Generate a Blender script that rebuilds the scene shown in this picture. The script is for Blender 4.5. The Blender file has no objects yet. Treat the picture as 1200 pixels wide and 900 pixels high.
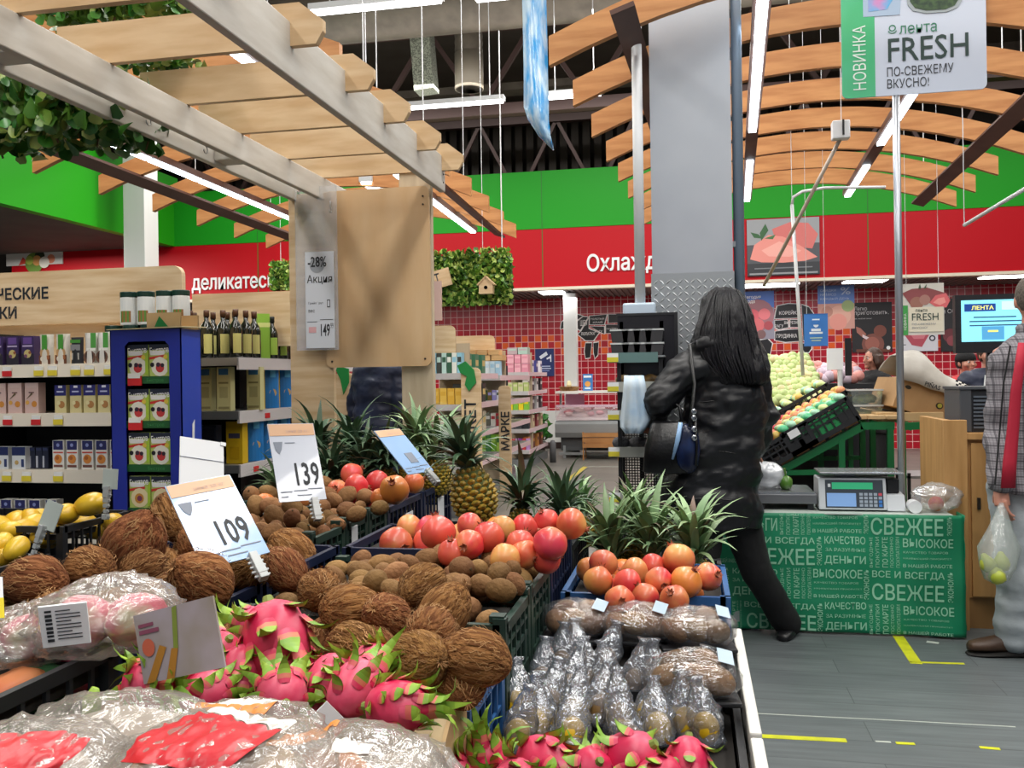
import bpy, bmesh, math, random
from mathutils import Vector, Matrix, noise, Euler

# ------------------------------------------------------------------ camera, world, lights, exposure
SC = bpy.context.scene
COL = SC.collection
PI = math.pi
F = 1050.0            # focal length in pixels of a 1200 px wide frame
CX, CY = 600.0, 443.0  # principal point
YAW = math.atan(0.2); ROLL = 0.015
CAM = Vector((0, 0, 1.33))
FW = Vector((-math.sin(YAW), math.cos(YAW), 0)); RT = Vector((math.cos(YAW), math.sin(YAW), 0)); UP = Vector((0, 0, 1))
CR = RT * math.cos(ROLL) - UP * math.sin(ROLL)
CU = RT * math.sin(ROLL) + UP * math.cos(ROLL)

def ray(px, py):
    return FW + CR * ((px - CX) / F) + CU * ((CY - py) / F)

def P(px, py, Y=None, z=None, v=None, u=None):
    """pixel -> point: at depth Y, or where the ray meets the plane z=, v= (world y) or u= (world x)"""
    d = ray(px, py)
    if Y is not None: t = Y
    elif z is not None: t = (z - CAM.z) / d.z
    elif v is not None: t = v / d.y
    else: t = u / d.x
    return CAM + d * t

def proj(p):
    q = Vector(p) - CAM; y = q.dot(FW)
    return CX + F * q.dot(CR) / y, CY - F * q.dot(CU) / y, y

cam = bpy.data.cameras.new('camera'); camo = bpy.data.objects.new('camera', cam); COL.objects.link(camo)
cam.sensor_width = 36; cam.lens = 36 * F / 1200.0; cam.shift_y = -(450 - CY) / 1200.0; cam.clip_start = .05; cam.clip_end = 120
camo.matrix_world = Matrix(((CR.x, CU.x, -FW.x, CAM.x), (CR.y, CU.y, -FW.y, CAM.y), (CR.z, CU.z, -FW.z, CAM.z), (0, 0, 0, 1)))
SC.camera = camo

W = bpy.data.worlds.new('world'); SC.world = W; W.use_nodes = True
W.node_tree.nodes['Background'].inputs[0].default_value = (.80, .86, 1, 1)
W.node_tree.nodes['Background'].inputs[1].default_value = .24

def area(name, loc, sx, sy, power, rot=(0, 0, 0), col=(1, .97, .92)):
    l = bpy.data.lights.new(name, 'AREA'); l.shape = 'RECTANGLE'; l.size = sx; l.size_y = sy; l.energy = power; l.color = col
    o = bpy.data.objects.new(name, l); COL.objects.link(o); o.location = loc; o.rotation_euler = rot
    return o
# rows of ceiling tubes over the shop floor, overhead and behind the photographer
area('ceiling_rows_and_fill', (-3.5, 1.0, 5.6), .5, 8, 230)
area('ceiling_rows_and_fill', (.4, .6, 5.6), .5, 8, 260)
area('ceiling_rows_and_fill', (4.0, 1.0, 5.6), .5, 8, 210)
area('ceiling_rows_and_fill', (-5.5, 7.5, 5.6), .5, 7, 260)
area('ceiling_rows_and_fill', (-1.0, 7.5, 5.6), .5, 7, 260)
area('ceiling_rows_and_fill', (3.5, 7.5, 5.6), .5, 7, 260)
area('ceiling_rows_and_fill', (-4.0, 12, 5.4), 8, .5, 190)
area('ceiling_rows_and_fill', (4.0, 12, 5.4), 8, .5, 120)
area('ceiling_rows_and_fill', (-1, 16.6, 6.9), 16, .6, 260)  # fill light added behind the fascia to brighten the dark far panels
area('soffit_light_row', (-2.5, 15.3, 2.7), 8, .5, 60)
area('soffit_light_row', (4.5, 15.3, 2.7), 8, .5, 60)
area('ceiling_void_fill', (-3, 9, 4.9), 10, 8, 300, (PI, 0, 0))  # added upward fill, no fixture there, lightens the dark ceiling void
area('ceiling_void_fill', (2, 2, 4.9), 8, 5, 160, (PI, 0, 0))  # second added upward fill, nearer the camera
area('ceiling_rows_and_fill', (-10.5, 12.2, 3.6), 2.5, 1.5, 260)  # fill light added under the left soffit to brighten the red band

vs = SC.view_settings
vs.view_transform = 'Standard'; vs.look = 'None'; vs.gamma = 1; vs.use_curve_mapping = False; vs.exposure = 0.22
SC.cycles.max_bounces = 6; SC.cycles.transparent_max_bounces = 16; SC.cycles.caustics_reflective = False; SC.cycles.caustics_refractive = False
SC.cycles.sample_clamp_indirect = 4

# ------------------------------------------------------------------ materials
def lin(h):
    if not isinstance(h, str): return tuple(h[:3])
    h = h.lstrip('#'); r = []
    for i in (0, 2, 4):
        c = int(h[i:i + 2], 16) / 255
        r.append(c / 12.92 if c <= .04045 else ((c + .055) / 1.055) ** 2.4)
    return tuple(r)

MATS = {}
def mat(name, col='888888', rough=.5, metal=0, col2=None, scale=8, stretch=(1, 1, 1), detail=3, lo=.35, hi=.65,
        bump=0, bscale=None, bstretch=None, rnd=0, spec=.5, coat=0, emis=0, sheen=0, alpha=1, trans=0, sss=0, hue=0):
    if name in MATS: return MATS[name]
    m = bpy.data.materials.new(name); m.use_nodes = True; nt = m.node_tree; N = nt.nodes; L = nt.links
    b = N['Principled BSDF']; c1 = (*lin(col), 1)
    b.inputs['Base Color'].default_value = c1; b.inputs['Roughness'].default_value = rough; b.inputs['Metallic'].default_value = metal
    b.inputs['Specular IOR Level'].default_value = spec; b.inputs['Coat Weight'].default_value = coat
    b.inputs['Sheen Weight'].default_value = sheen; b.inputs['Alpha'].default_value = alpha; b.inputs['Transmission Weight'].default_value = trans
    if sss: b.inputs['Subsurface Weight'].default_value = sss; b.inputs['Subsurface Radius'].default_value = (.02, .008, .005)
    m.diffuse_color = c1
    tc = None
    def coords(st):
        nonlocal tc
        if tc is None: tc = N.new('ShaderNodeTexCoord')
        mp = N.new('ShaderNodeMapping'); L.new(tc.outputs['Object'], mp.inputs[0]); mp.inputs['Scale'].default_value = st
        return mp.outputs[0]
    out = None
    if col2 is not None:
        nz = N.new('ShaderNodeTexNoise'); nz.inputs['Scale'].default_value = scale; nz.inputs['Detail'].default_value = detail
        src = coords(stretch)
        if rnd:
            oi = N.new('ShaderNodeObjectInfo'); va = N.new('ShaderNodeVectorMath'); va.operation = 'MULTIPLY_ADD'
            L.new(src, va.inputs[0]); va.inputs[1].default_value = (1, 1, 1)
            cb = N.new('ShaderNodeCombineXYZ'); mm = N.new('ShaderNodeMath'); mm.operation = 'MULTIPLY'; mm.inputs[1].default_value = 37
            L.new(oi.outputs['Random'], mm.inputs[0]); L.new(mm.outputs[0], cb.inputs[0]); L.new(mm.outputs[0], cb.inputs[1]); L.new(cb.outputs[0], va.inputs[2]); src = va.outputs[0]
        L.new(src, nz.inputs['Vector'])
        r = N.new('ShaderNodeValToRGB'); r.color_ramp.elements[0].position = lo; r.color_ramp.elements[1].position = hi
        r.color_ramp.elements[0].color = c1; r.color_ramp.elements[1].color = (*lin(col2), 1)
        L.new(nz.outputs['Fac'], r.inputs['Fac']); out = r.outputs['Color']
    if rnd:
        oi = N.new('ShaderNodeObjectInfo'); hs = N.new('ShaderNodeHueSaturation')
        mr = N.new('ShaderNodeMapRange'); mr.inputs['To Min'].default_value = 1 - rnd; mr.inputs['To Max'].default_value = 1 + rnd
        L.new(oi.outputs['Random'], mr.inputs['Value']); L.new(mr.outputs[0], hs.inputs['Value'])
        if hue:
            mh = N.new('ShaderNodeMapRange'); mh.inputs['To Min'].default_value = .5 - hue; mh.inputs['To Max'].default_value = .5 + hue
            wn = N.new('ShaderNodeTexWhiteNoise'); wn.noise_dimensions = '1D'; L.new(oi.outputs['Random'], wn.inputs['W'])
            L.new(wn.outputs['Value'], mh.inputs['Value']); L.new(mh.outputs[0], hs.inputs['Hue'])
        if out: L.new(out, hs.inputs['Color'])
        else: hs.inputs['Color'].default_value = c1
        out = hs.outputs['Color']
    if out: L.new(out, b.inputs['Base Color'])
    if emis:
        b.inputs['Emission Strength'].default_value = emis
        if out: L.new(out, b.inputs['Emission Color'])
        else: b.inputs['Emission Color'].default_value = c1
    if bump:
        nz = N.new('ShaderNodeTexNoise'); nz.inputs['Scale'].default_value = bscale or scale; nz.inputs['Detail'].default_value = 4
        L.new(coords(bstretch or stretch), nz.inputs['Vector'])
        bp = N.new('ShaderNodeBump'); bp.inputs['Strength'].default_value = min(1, bump); bp.inputs['Distance'].default_value = .01 * max(1, bump)
        L.new(nz.outputs['Fac'], bp.inputs['Height']); L.new(bp.outputs['Normal'], b.inputs['Normal'])
    MATS[name] = m
    return m

def film(name, tint='ffffff', op=.12, rough=.12, bump=.6, bscale=40, shine=.5, bstretch=(1, 1, 1)):
    """thin clear plastic: mostly transparent, glossy, finely crumpled"""
    if name in MATS: return MATS[name]
    m = bpy.data.materials.new(name); m.use_nodes = True; nt = m.node_tree; N = nt.nodes; L = nt.links
    N.remove(N['Principled BSDF']); out = N['Material Output']
    tr = N.new('ShaderNodeBsdfTransparent'); gl = N.new('ShaderNodeBsdfGlossy'); df = N.new('ShaderNodeBsdfDiffuse')
    df.inputs['Color'].default_value = (*lin(tint), 1); gl.inputs['Roughness'].default_value = rough
    tc = N.new('ShaderNodeTexCoord'); mp = N.new('ShaderNodeMapping'); mp.inputs['Scale'].default_value = bstretch; L.new(tc.outputs['Object'], mp.inputs[0])
    nz = N.new('ShaderNodeTexNoise'); nz.inputs['Scale'].default_value = bscale; nz.inputs['Detail'].default_value = 3; nz.inputs['Distortion'].default_value = 1.2
    L.new(mp.outputs[0], nz.inputs['Vector']); bp = N.new('ShaderNodeBump'); bp.inputs['Strength'].default_value = bump; bp.inputs['Distance'].default_value = .01
    L.new(nz.outputs['Fac'], bp.inputs['Height']); L.new(bp.outputs['Normal'], gl.inputs['Normal'])
    m1 = N.new('ShaderNodeMixShader'); m1.inputs[0].default_value = op; L.new(tr.outputs[0], m1.inputs[1]); L.new(df.outputs[0], m1.inputs[2])
    lw = N.new('ShaderNodeLayerWeight'); lw.inputs['Blend'].default_value = .35; L.new(bp.outputs['Normal'], lw.inputs['Normal'])
    mr = N.new('ShaderNodeMapRange'); mr.inputs['To Min'].default_value = shine * .35; mr.inputs['To Max'].default_value = min(1, shine * 1.4); L.new(lw.outputs['Facing'], mr.inputs['Value'])
    m2 = N.new('ShaderNodeMixShader'); L.new(mr.outputs[0], m2.inputs[0]); L.new(m1.outputs[0], m2.inputs[1]); L.new(gl.outputs[0], m2.inputs[2])
    L.new(m2.outputs[0], out.inputs['Surface']); m.diffuse_color = (*lin(tint), .4)
    MATS[name] = m
    return m

# ------------------------------------------------------------------ mesh builder
class MB:
    def __init__(s, M=None): s.v = []; s.f = []; s.mi = []; s.m = 0; s.M = M
    def add(s, vs, fs, m=None):
        k = len(s.v); M = s.M
        s.v += [tuple(M @ Vector(q)) for q in vs] if M is not None else [tuple(q) for q in vs]
        s.f += [tuple(i + k for i in f) for f in fs]; s.mi += [s.m if m is None else m] * len(fs)
        return s
    def box(s, a, b, m=None):
        x0, y0, z0 = a; x1, y1, z1 = b
        return s.add([(x0, y0, z0), (x1, y0, z0), (x1, y1, z0), (x0, y1, z0), (x0, y0, z1), (x1, y0, z1), (x1, y1, z1), (x0, y1, z1)],
                     [(0, 3, 2, 1), (4, 5, 6, 7), (0, 1, 5, 4), (1, 2, 6, 5), (2, 3, 7, 6), (3, 0, 4, 7)], m)
    def quad(s, a, b, c, d, m=None): return s.add([a, b, c, d], [(0, 1, 2, 3)], m)
    def bar(s, a, b, w, h=None, m=None, up=(0, 0, 1)):
        """rectangular bar from a to b, w across, h along up"""
        a = Vector(a); b = Vector(b); h = h or w; d = (b - a).normalized(); upv = Vector(up)
        x = d.cross(upv)
        if x.length < 1e-4: x = d.cross(Vector((0, 1, 0)))
        x.normalize(); y = x.cross(d); x *= w / 2; y *= h / 2
        q = [a - x - y, a + x - y, a + x + y, a - x + y, b - x - y, b + x - y, b + x + y, b - x + y]
        return s.add(q, [(0, 1, 2, 3), (7, 6, 5, 4), (0, 4, 5, 1), (1, 5, 6, 2), (2, 6, 7, 3), (3, 7, 4, 0)], m)
    def tube(s, pts, r, n=8, m=None, cap=True, flat=1):
        pts = [Vector(p) for p in pts]; R = r if isinstance(r, (list, tuple)) else [r] * len(pts)
        vs = []; fs = []; px = None
        for i, p in enumerate(pts):
            d = (pts[min(i + 1, len(pts) - 1)] - pts[max(i - 1, 0)]).normalized()
            x = (px - d * px.dot(d)) if px is not None else d.cross(Vector((0, 0, 1)) if abs(d.z) < .9 else Vector((0, 1, 0)))
            x.normalize(); px = x; y = d.cross(x)
            for j in range(n):
                a = 2 * PI * j / n; vs.append(p + x * math.cos(a) * R[i] + y * math.sin(a) * R[i] * flat)
        for i in range(len(pts) - 1):
            for j in range(n):
                k = (j + 1) % n; fs.append((i * n + j, i * n + k, (i + 1) * n + k, (i + 1) * n + j))
        if cap: fs.append(tuple(range(n))[::-1]); fs.append(tuple((len(pts) - 1) * n + j for j in range(n)))
        return s.add(vs, fs, m)
    def lathe(s, prof, n=16, c=(0, 0, 0), m=None, fn=None):
        vs = []; fs = []
        for i, (r, z) in enumerate(prof):
            for j in range(n):
                a = 2 * PI * j / n; q = Vector((r * math.cos(a), r * math.sin(a), z)) + Vector(c)
                vs.append(fn(q, a, i) if fn else q)
        for i in range(len(prof) - 1):
            for j in range(n):
                k = (j + 1) % n; fs.append((i * n + j, i * n + k, (i + 1) * n + k, (i + 1) * n + j))
        if prof[0][0] > 1e-5: fs.append(tuple(range(n))[::-1])
        if prof[-1][0] > 1e-5: fs.append(tuple((len(prof) - 1) * n + j for j in range(n)))
        return s.add(vs, fs, m)
    def ball(s, c, r, n=16, k=10, m=None, fn=None):
        rx, ry, rz = r if isinstance(r, (list, tuple)) else (r, r, r); c = Vector(c)
        vs = []; fs = []
        vs.append(Vector((0, 0, -1)))
        for i in range(1, k):
            t = -PI / 2 + PI * i / k
            for j in range(n): a = 2 * PI * j / n; vs.append(Vector((math.cos(t) * math.cos(a), math.cos(t) * math.sin(a), math.sin(t))))
        vs.append(Vector((0, 0, 1)))
        for j in range(n): fs.append((0, 1 + (j + 1) % n, 1 + j))
        for i in range(k - 2):
            for j in range(n):
                q = (j + 1) % n; fs.append((1 + i * n + j, 1 + i * n + q, 1 + (i + 1) * n + q, 1 + (i + 1) * n + j))
        e = len(vs) - 1
        for j in range(n): fs.append((e, 1 + (k - 2) * n + j, 1 + (k - 2) * n + (j + 1) % n))
        out = []
        for q in vs:
            g = fn(q.copy()) if fn else q
            out.append(Vector((g.x * rx, g.y * ry, g.z * rz)) + c)
        return s.add(out, fs, m)
    def prism(s, poly, y0, y1, m=None, ax='y'):
        """poly in (x,z) extruded along y (ax='y'); ax='x': poly in (y,z); ax='z': poly in (x,y)"""
        n = len(poly)
        def q(p, t): return {'y': (p[0], t, p[1]), 'x': (t, p[0], p[1]), 'z': (p[0], p[1], t)}[ax]
        vs = [q(p, y0) for p in poly] + [q(p, y1) for p in poly]
        fs = [tuple(range(n)), tuple(range(2 * n - 1, n - 1, -1))] + [(i, i + n, (i + 1) % n + n, (i + 1) % n) for i in range(n)]
        return s.add(vs, fs, m)
    def grid(s, fn, nx, ny, m=None, wrap=False):
        vs = [fn(i / nx, j / ny) for j in range(ny + 1) for i in range(nx + 1)]
        fs = [(j * (nx + 1) + i, j * (nx + 1) + i + 1, (j + 1) * (nx + 1) + i + 1, (j + 1) * (nx + 1) + i) for j in range(ny) for i in range(nx)]
        return s.add(vs, fs, m)
    def mesh(s, name, mats, smooth=False, fix=True):
        me = bpy.data.meshes.new(name); me.from_pydata(s.v, [], s.f)
        if not isinstance(mats, (list, tuple)): mats = [mats]
        for q in mats: me.materials.append(q)
        me.polygons.foreach_set('material_index', s.mi)
        if smooth: me.polygons.foreach_set('use_smooth', [True] * len(me.polygons))
        if fix:
            b = bmesh.new(); b.from_mesh(me); bmesh.ops.recalc_face_normals(b, faces=b.faces); b.to_mesh(me); b.free()
        me.update(); return me
    def build(s, name, mats, parent=None, smooth=False, bevel=0, loc=None, rot=None, origin=None, auto=None, solid=0, fix=True):
        if origin is not None:
            o_ = Vector(origin); s.v = [tuple(Vector(q) - o_) for q in s.v]; loc = o_
        o = bpy.data.objects.new(name, s.mesh(name, mats, smooth or auto is not None, fix)); COL.objects.link(o)
        if auto is not None: smooth_by(o, auto)
        if parent: o.parent = parent
        if loc is not None: o.location = loc
        if rot is not None: o.rotation_euler = rot
        if solid: md = o.modifiers.new('s', 'SOLIDIFY'); md.thickness = solid; md.offset = 0
        if bevel: md = o.modifiers.new('b', 'BEVEL'); md.width = bevel; md.segments = 2; md.limit_method = 'ANGLE'
        return o

def smooth_by(o, ang):
    me = o.data; b = bmesh.new(); b.from_mesh(me)
    for e in b.edges:
        if len(e.link_faces) == 2 and e.calc_face_angle(0) > ang: e.smooth = False
    b.to_mesh(me); b.free()

def tag(o, label=None, cat=None, group=None, kind=None):
    if label: o['label'] = label
    if cat: o['category'] = cat
    if group: o['group'] = group
    if kind: o['kind'] = kind
    return o
def struct(o): o['kind'] = 'structure'; return o
def thing(name, label, cat, loc=(0, 0, 0), rot=0, group=None):
    o = bpy.data.objects.new(name, None); COL.objects.link(o); o.location = loc; o.empty_display_size = .05
    o.rotation_euler = rot if isinstance(rot, (tuple, list, Euler)) else (0, 0, rot)
    return tag(o, label, cat, group)
KIDS = {}
def copy_tree(o, label=None, loc=None, rot=None, scale=None, group=None):
    """copy a thing with its parts and their sub-parts (mesh data shared)"""
    def rec(s, par):
        c = s.copy(); COL.objects.link(c); c.parent = par
        for ch in s.children: rec(ch, c)
        return c
    r = rec(o, None)
    if label: r['label'] = label
    if group: r['group'] = group
    if loc is not None: r.location = loc
    if rot is not None: r.rotation_euler = rot if not isinstance(rot, (int, float)) else (0, 0, rot)
    if scale is not None: r.scale = scale if not isinstance(scale, (int, float)) else (scale,) * 3
    return r
def put(me, name, parent=None, loc=(0, 0, 0), rot=(0, 0, 0), scale=1):
    o = bpy.data.objects.new(name, me); COL.objects.link(o); o.parent = parent; o.location = loc; o.rotation_euler = rot
    o.scale = scale if isinstance(scale, (tuple, list)) else (scale,) * 3
    return o

TMP = bpy.data.scenes.new('workshop')   # empty side scene, only to bake modifiers and lettering quickly; removed at the end
def baked(o):
    TMP.collection.objects.link(o); vl = TMP.view_layers[0]; vl.update(); dg = vl.depsgraph
    me = bpy.data.meshes.new_from_object(o.evaluated_get(dg)); bpy.data.objects.remove(o); return me
TXT = {}
def text_mesh(body, size, ext=0, align='LEFT', bold=0, sx=1, space=1, shear=0):
    """lettering in the xz plane facing -y, starting at the origin, cap height about .7*size"""
    c = bpy.data.curves.new('t', 'FONT'); c.body = body; c.size = size; c.extrude = ext; c.align_x = align; c.offset = bold; c.space_character = space; c.resolution_u = 2; c.shear = shear
    o = bpy.data.objects.new('t', c); me = baked(o); bpy.data.curves.remove(c)
    me.transform(Matrix(((sx, 0, 0, 0), (0, 0, -1, 0), (0, 1, 0, 0), (0, 0, 0, 1))))
    return me
def text(body, size, material, parent=None, loc=(0, 0, 0), rot=(0, 0, 0), name='lettering', **k):
    key = (body, size, tuple(sorted(k.items())), material.name)
    if key not in TXT:
        me = text_mesh(body, size, **k); me.materials.clear(); me.materials.append(material); TXT[key] = me
    return put(TXT[key], name, parent, loc, rot)

NTH = ['first', 'second', 'third', 'fourth', 'fifth', 'sixth', 'seventh', 'eighth', 'ninth', 'tenth', 'eleventh', 'twelfth', 'thirteenth', 'fourteenth', 'fifteenth', 'sixteenth', 'seventeenth', 'eighteenth', 'nineteenth', 'twentieth', 'twenty-first', 'twenty-second', 'twenty-third', 'twenty-fourth', 'twenty-fifth']
def nth(i, n, end='left'):
    if i == 0: return end + 'most'
    if i == n - 1 and n > 2: return ('right' if end == 'left' else 'left') + 'most'
    return NTH[i] + ' from ' + end
def label_row(objs, desc, where):
    objs = sorted(objs, key=lambda o: proj(o.matrix_basis.translation)[0])
    n = len(objs)
    for i, o in enumerate(objs):
        o['label'] = (desc + ' ' + where) if n == 1 else '%s %s, %s' % (desc, where, nth(i, n))
def label_pile(objs, desc, where, rows, rowword=None):
    """name each thing of a heap by its row (from the front) and its place from the left, as seen in the photo"""
    bpy.context.view_layer.update()
    objs = sorted(objs, key=lambda o: -proj(o.matrix_basis.translation)[1])
    n = len(objs); rows = max(rows, math.ceil(n / 24)); per = math.ceil(n / rows)
    for r in range(rows):
        row = sorted(objs[r * per:(r + 1) * per], key=lambda o: proj(o.matrix_basis.translation)[0])
        rw = 'front row' if r == 0 else ('back row' if (r + 1) * per >= n else NTH[r] + ' row')
        for i, o in enumerate(row):
            o['label'] = '%s %s, %s, %s' % (desc, where, rw, nth(i, len(row)))
def U(a, b): return random.uniform(a, b)
random.seed(7)
# ------------------------------------------------------------------ shared materials
BLK = mat('black_plastic', '15161a', .45, bump=.1, bscale=60)
WHT = mat('white_plastic', 'dfe1e2', .4)
PAPER = mat('white_paper', 'eceef1', .6)
INK = mat('dark_ink', '20242a', .6)
GRYM = mat('grey_steel', '9a9da0', .35, metal=.7)
WHTM = mat('white_painted_metal', 'd4d6d8', .4)
PLY = mat('birch_plywood', 'd9bc94', .6, col2='c6a377', scale=3, stretch=(1.2, 1.2, 7), detail=5, bump=.05)
PLYG = mat('pale_grey_plywood', 'c9c5bd', .6, col2='b9b3a9', scale=4, stretch=(1, 1, 6), detail=5)
PLYH = mat('birch_board_level_grain', 'dcc39e', .6, col2='c9a97f', scale=3, stretch=(1, 1, 9), detail=5)
ARCHM = mat('orange_brown_timber', 'c48a52', .55, col2='ad713c', scale=3, stretch=(1, 5, 8), detail=5)
RAILM = mat('brown_rail', '5c3c30', .6, col2='4c2f25', scale=4)
RED = mat('red_fascia', 'b00c1a', .5, spec=.2); GREEN = mat('green_fascia', '1c8f1e', .5, spec=.2)
DARK = mat('dark_grey_paint', '46433f', .8, col2='3d3a37', scale=2)
LED = mat('led_light', 'ffffff', emis=7)
LEDC = mat('cool_led_light', 'e6f4ff', emis=7)
CEIL = mat('ceiling_void', '5a524b', .9, col2='4c453f', scale=1)

def floor_mat():
    m = bpy.data.materials.new('vinyl_plank_floor'); m.use_nodes = True; nt = m.node_tree; N = nt.nodes; L = nt.links; b = N['Principled BSDF']
    tc = N.new('ShaderNodeTexCoord'); br = N.new('ShaderNodeTexBrick'); L.new(tc.outputs['Object'], br.inputs['Vector'])
    br.inputs['Scale'].default_value = 1; br.inputs['Brick Width'].default_value = 1.25; br.inputs['Row Height'].default_value = .19; br.inputs['Mortar Size'].default_value = .0018
    br.inputs['Color1'].default_value = (*lin('62696b'), 1); br.inputs['Color2'].default_value = (*lin('595f62'), 1); br.inputs['Mortar'].default_value = (*lin('404445'), 1)
    nz = N.new('ShaderNodeTexNoise'); mp = N.new('ShaderNodeMapping'); mp.inputs['Scale'].default_value = (2, 26, 1); L.new(tc.outputs['Object'], mp.inputs[0]); L.new(mp.outputs[0], nz.inputs['Vector']); nz.inputs['Scale'].default_value = 1.5; nz.inputs['Detail'].default_value = 5
    r = N.new('ShaderNodeValToRGB'); r.color_ramp.elements[0].color = (.78, .78, .78, 1); r.color_ramp.elements[1].color = (1.15, 1.14, 1.12, 1); r.color_ramp.elements[0].position = .3; r.color_ramp.elements[1].position = .7
    L.new(nz.outputs['Fac'], r.inputs['Fac']); mx = N.new('ShaderNodeMix'); mx.data_type = 'RGBA'; mx.blend_type = 'MULTIPLY'; mx.inputs['Factor'].default_value = 1
    L.new(br.outputs['Color'], mx.inputs[6]); L.new(r.outputs['Color'], mx.inputs[7])
    # the planks beyond the scales are brown
    sx = N.new('ShaderNodeSeparateXYZ'); L.new(tc.outputs['Object'], sx.inputs[0]); gt = N.new('ShaderNodeMath'); gt.operation = 'GREATER_THAN'; gt.inputs[1].default_value = 5.9; L.new(sx.outputs['Y'], gt.inputs[0])
    m2 = N.new('ShaderNodeMix'); m2.data_type = 'RGBA'; m2.blend_type = 'MULTIPLY'; L.new(gt.outputs[0], m2.inputs['Factor']); L.new(mx.outputs[2], m2.inputs[6]); m2.inputs[7].default_value = (1.25, 1.02, .86, 1)
    L.new(m2.outputs[2], b.inputs['Base Color']); b.inputs['Roughness'].default_value = .42; b.inputs['Specular IOR Level'].default_value = .4
    bp = N.new('ShaderNodeBump'); bp.inputs['Strength'].default_value = .15; bp.inputs['Distance'].default_value = .004; L.new(nz.outputs['Fac'], bp.inputs['Height']); L.new(bp.outputs[0], b.inputs['Normal'])
    return m
def tile_mat():
    """glazed square tiles: joints, tone per tile and the orange check band"""
    m = bpy.data.materials.new('red_glazed_tiles'); m.use_nodes = True; nt = m.node_tree; N = nt.nodes; L = nt.links; b = N['Principled BSDF']
    tc = N.new('ShaderNodeTexCoord'); mp = N.new('ShaderNodeMapping'); mp.inputs['Scale'].default_value = (1 / .125, 1, 1 / .125); L.new(tc.outputs['Object'], mp.inputs[0])
    sp = N.new('ShaderNodeSeparateXYZ'); L.new(mp.outputs[0], sp.inputs[0])
    def M(op, a, c=None, d=None):
        n = N.new('ShaderNodeMath'); n.operation = op
        for i, q in enumerate((a, c, d)):
            if q is None: continue
            if isinstance(q, (int, float)): n.inputs[i].default_value = q
            else: L.new(q, n.inputs[i])
        return n.outputs[0]
    fx = M('FRACT', sp.outputs['X']); fz = M('FRACT', sp.outputs['Z']); ix = M('FLOOR', sp.outputs['X']); iz = M('FLOOR', sp.outputs['Z'])
    dx = M('ABSOLUTE', M('SUBTRACT', fx, .5)); dz = M('ABSOLUTE', M('SUBTRACT', fz, .5)); joint = M('GREATER_THAN', M('MAXIMUM', dx, dz), .458)
    cb = N.new('ShaderNodeCombineXYZ'); L.new(ix, cb.inputs[0]); L.new(iz, cb.inputs[1]); wn = N.new('ShaderNodeTexWhiteNoise'); wn.noise_dimensions = '2D'; L.new(cb.outputs[0], wn.inputs['Vector'])
    r = N.new('ShaderNodeValToRGB'); r.color_ramp.elements[0].color = (*lin('9c0d22'), 1); r.color_ramp.elements[1].color = (*lin('b81428'), 1); L.new(wn.outputs['Value'], r.inputs['Fac'])
    band = M('MULTIPLY', M('GREATER_THAN', iz, 13.5), M('LESS_THAN', iz, 16.5)); chk = M('PINGPONG', M('ADD', ix, iz), 1)
    rr = M('LESS_THAN', wn.outputs['Value'], .93); msk = M('MULTIPLY', M('MULTIPLY', band, chk), rr)
    m1 = N.new('ShaderNodeMix'); m1.data_type = 'RGBA'; L.new(msk, m1.inputs['Factor']); L.new(r.outputs['Color'], m1.inputs[6]); m1.inputs[7].default_value = (*lin('dc5a1c'), 1)
    m2 = N.new('ShaderNodeMix'); m2.data_type = 'RGBA'; L.new(joint, m2.inputs['Factor']); L.new(m1.outputs[2], m2.inputs[6]); m2.inputs[7].default_value = (*lin('e0b8b4'), 1)
    L.new(m2.outputs[2], b.inputs['Base Color']); b.inputs['Roughness'].default_value = .3
    bp = N.new('ShaderNodeBump'); bp.inputs['Strength'].default_value = .5; bp.inputs['Distance'].default_value = .004; L.new(M('SUBTRACT', 1, joint), bp.inputs['Height']); L.new(bp.outputs[0], b.inputs['Normal'])
    return m
def diamond_mat():
    m = mat('diamond_plate', 'b4b8ba', .35, metal=.75); nt = m.node_tree; N = nt.nodes; L = nt.links; b = N['Principled BSDF']
    return m
VW = 16.6    # back wall
VF = 14.1    # fascia plane
struct(MB().quad((-16, -4, 0), (12, -4, 0), (12, 20, 0), (-16, 20, 0)).build('floor', floor_mat()))
struct(MB().box((-16, -4, 7.2), (12, 20, 7.3)).build('ceiling', CEIL))
w = struct(MB().box((-9.0, VW, 0), (12, VW + .1, 3.0)).build('wall_back', tile_mat()))
# white plinth zone with lettering, behind the meat counter
sk = struct(MB().box((-2.98, VW - .03, .12), (-.4, VW, .71)).build('baseboard_back', mat('white_panel', 'd2d2ce', .5)))
text('ПОПРО', .17, INK, sk, (-2.45, VW - .034, .5)); text('ВО-КУ', .17, INK, sk, (-2.45, VW - .034, .34)); text('ВКУ', .17, INK, sk, (-2.3, VW - .034, .18))
struct(MB().box((-3.0, VW - .035, 0), (-.4, VW + .01, .12)).build('baseboard_dark', mat('dark_skirting', '2b1a16', .5)))
struct(MB().box((-12, VF, 2.76), (12, VF + .12, 3.7)).build('trim_1', RED))
struct(MB().box((-12, VF - .03, 2.72), (12, VF + .14, 2.765)).build('trim_2', mat('cream_trim', 'd8cdb9', .5)))
struct(MB().box((-8.75, VF - .01, 3.7), (12, VF + .12, 4.62)).build('trim_3', GREEN))
struct(MB().box((-8.9, -2, 3.7), (-8.75, VF + .12, 4.9)).build('trim_4', mat('green_fascia_side', '2aa01a', .5, spec=.2)))
struct(MB().box((-16, -2, 3.7), (-8.9, VF, 3.78)).build('trim_5', DARK))
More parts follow.
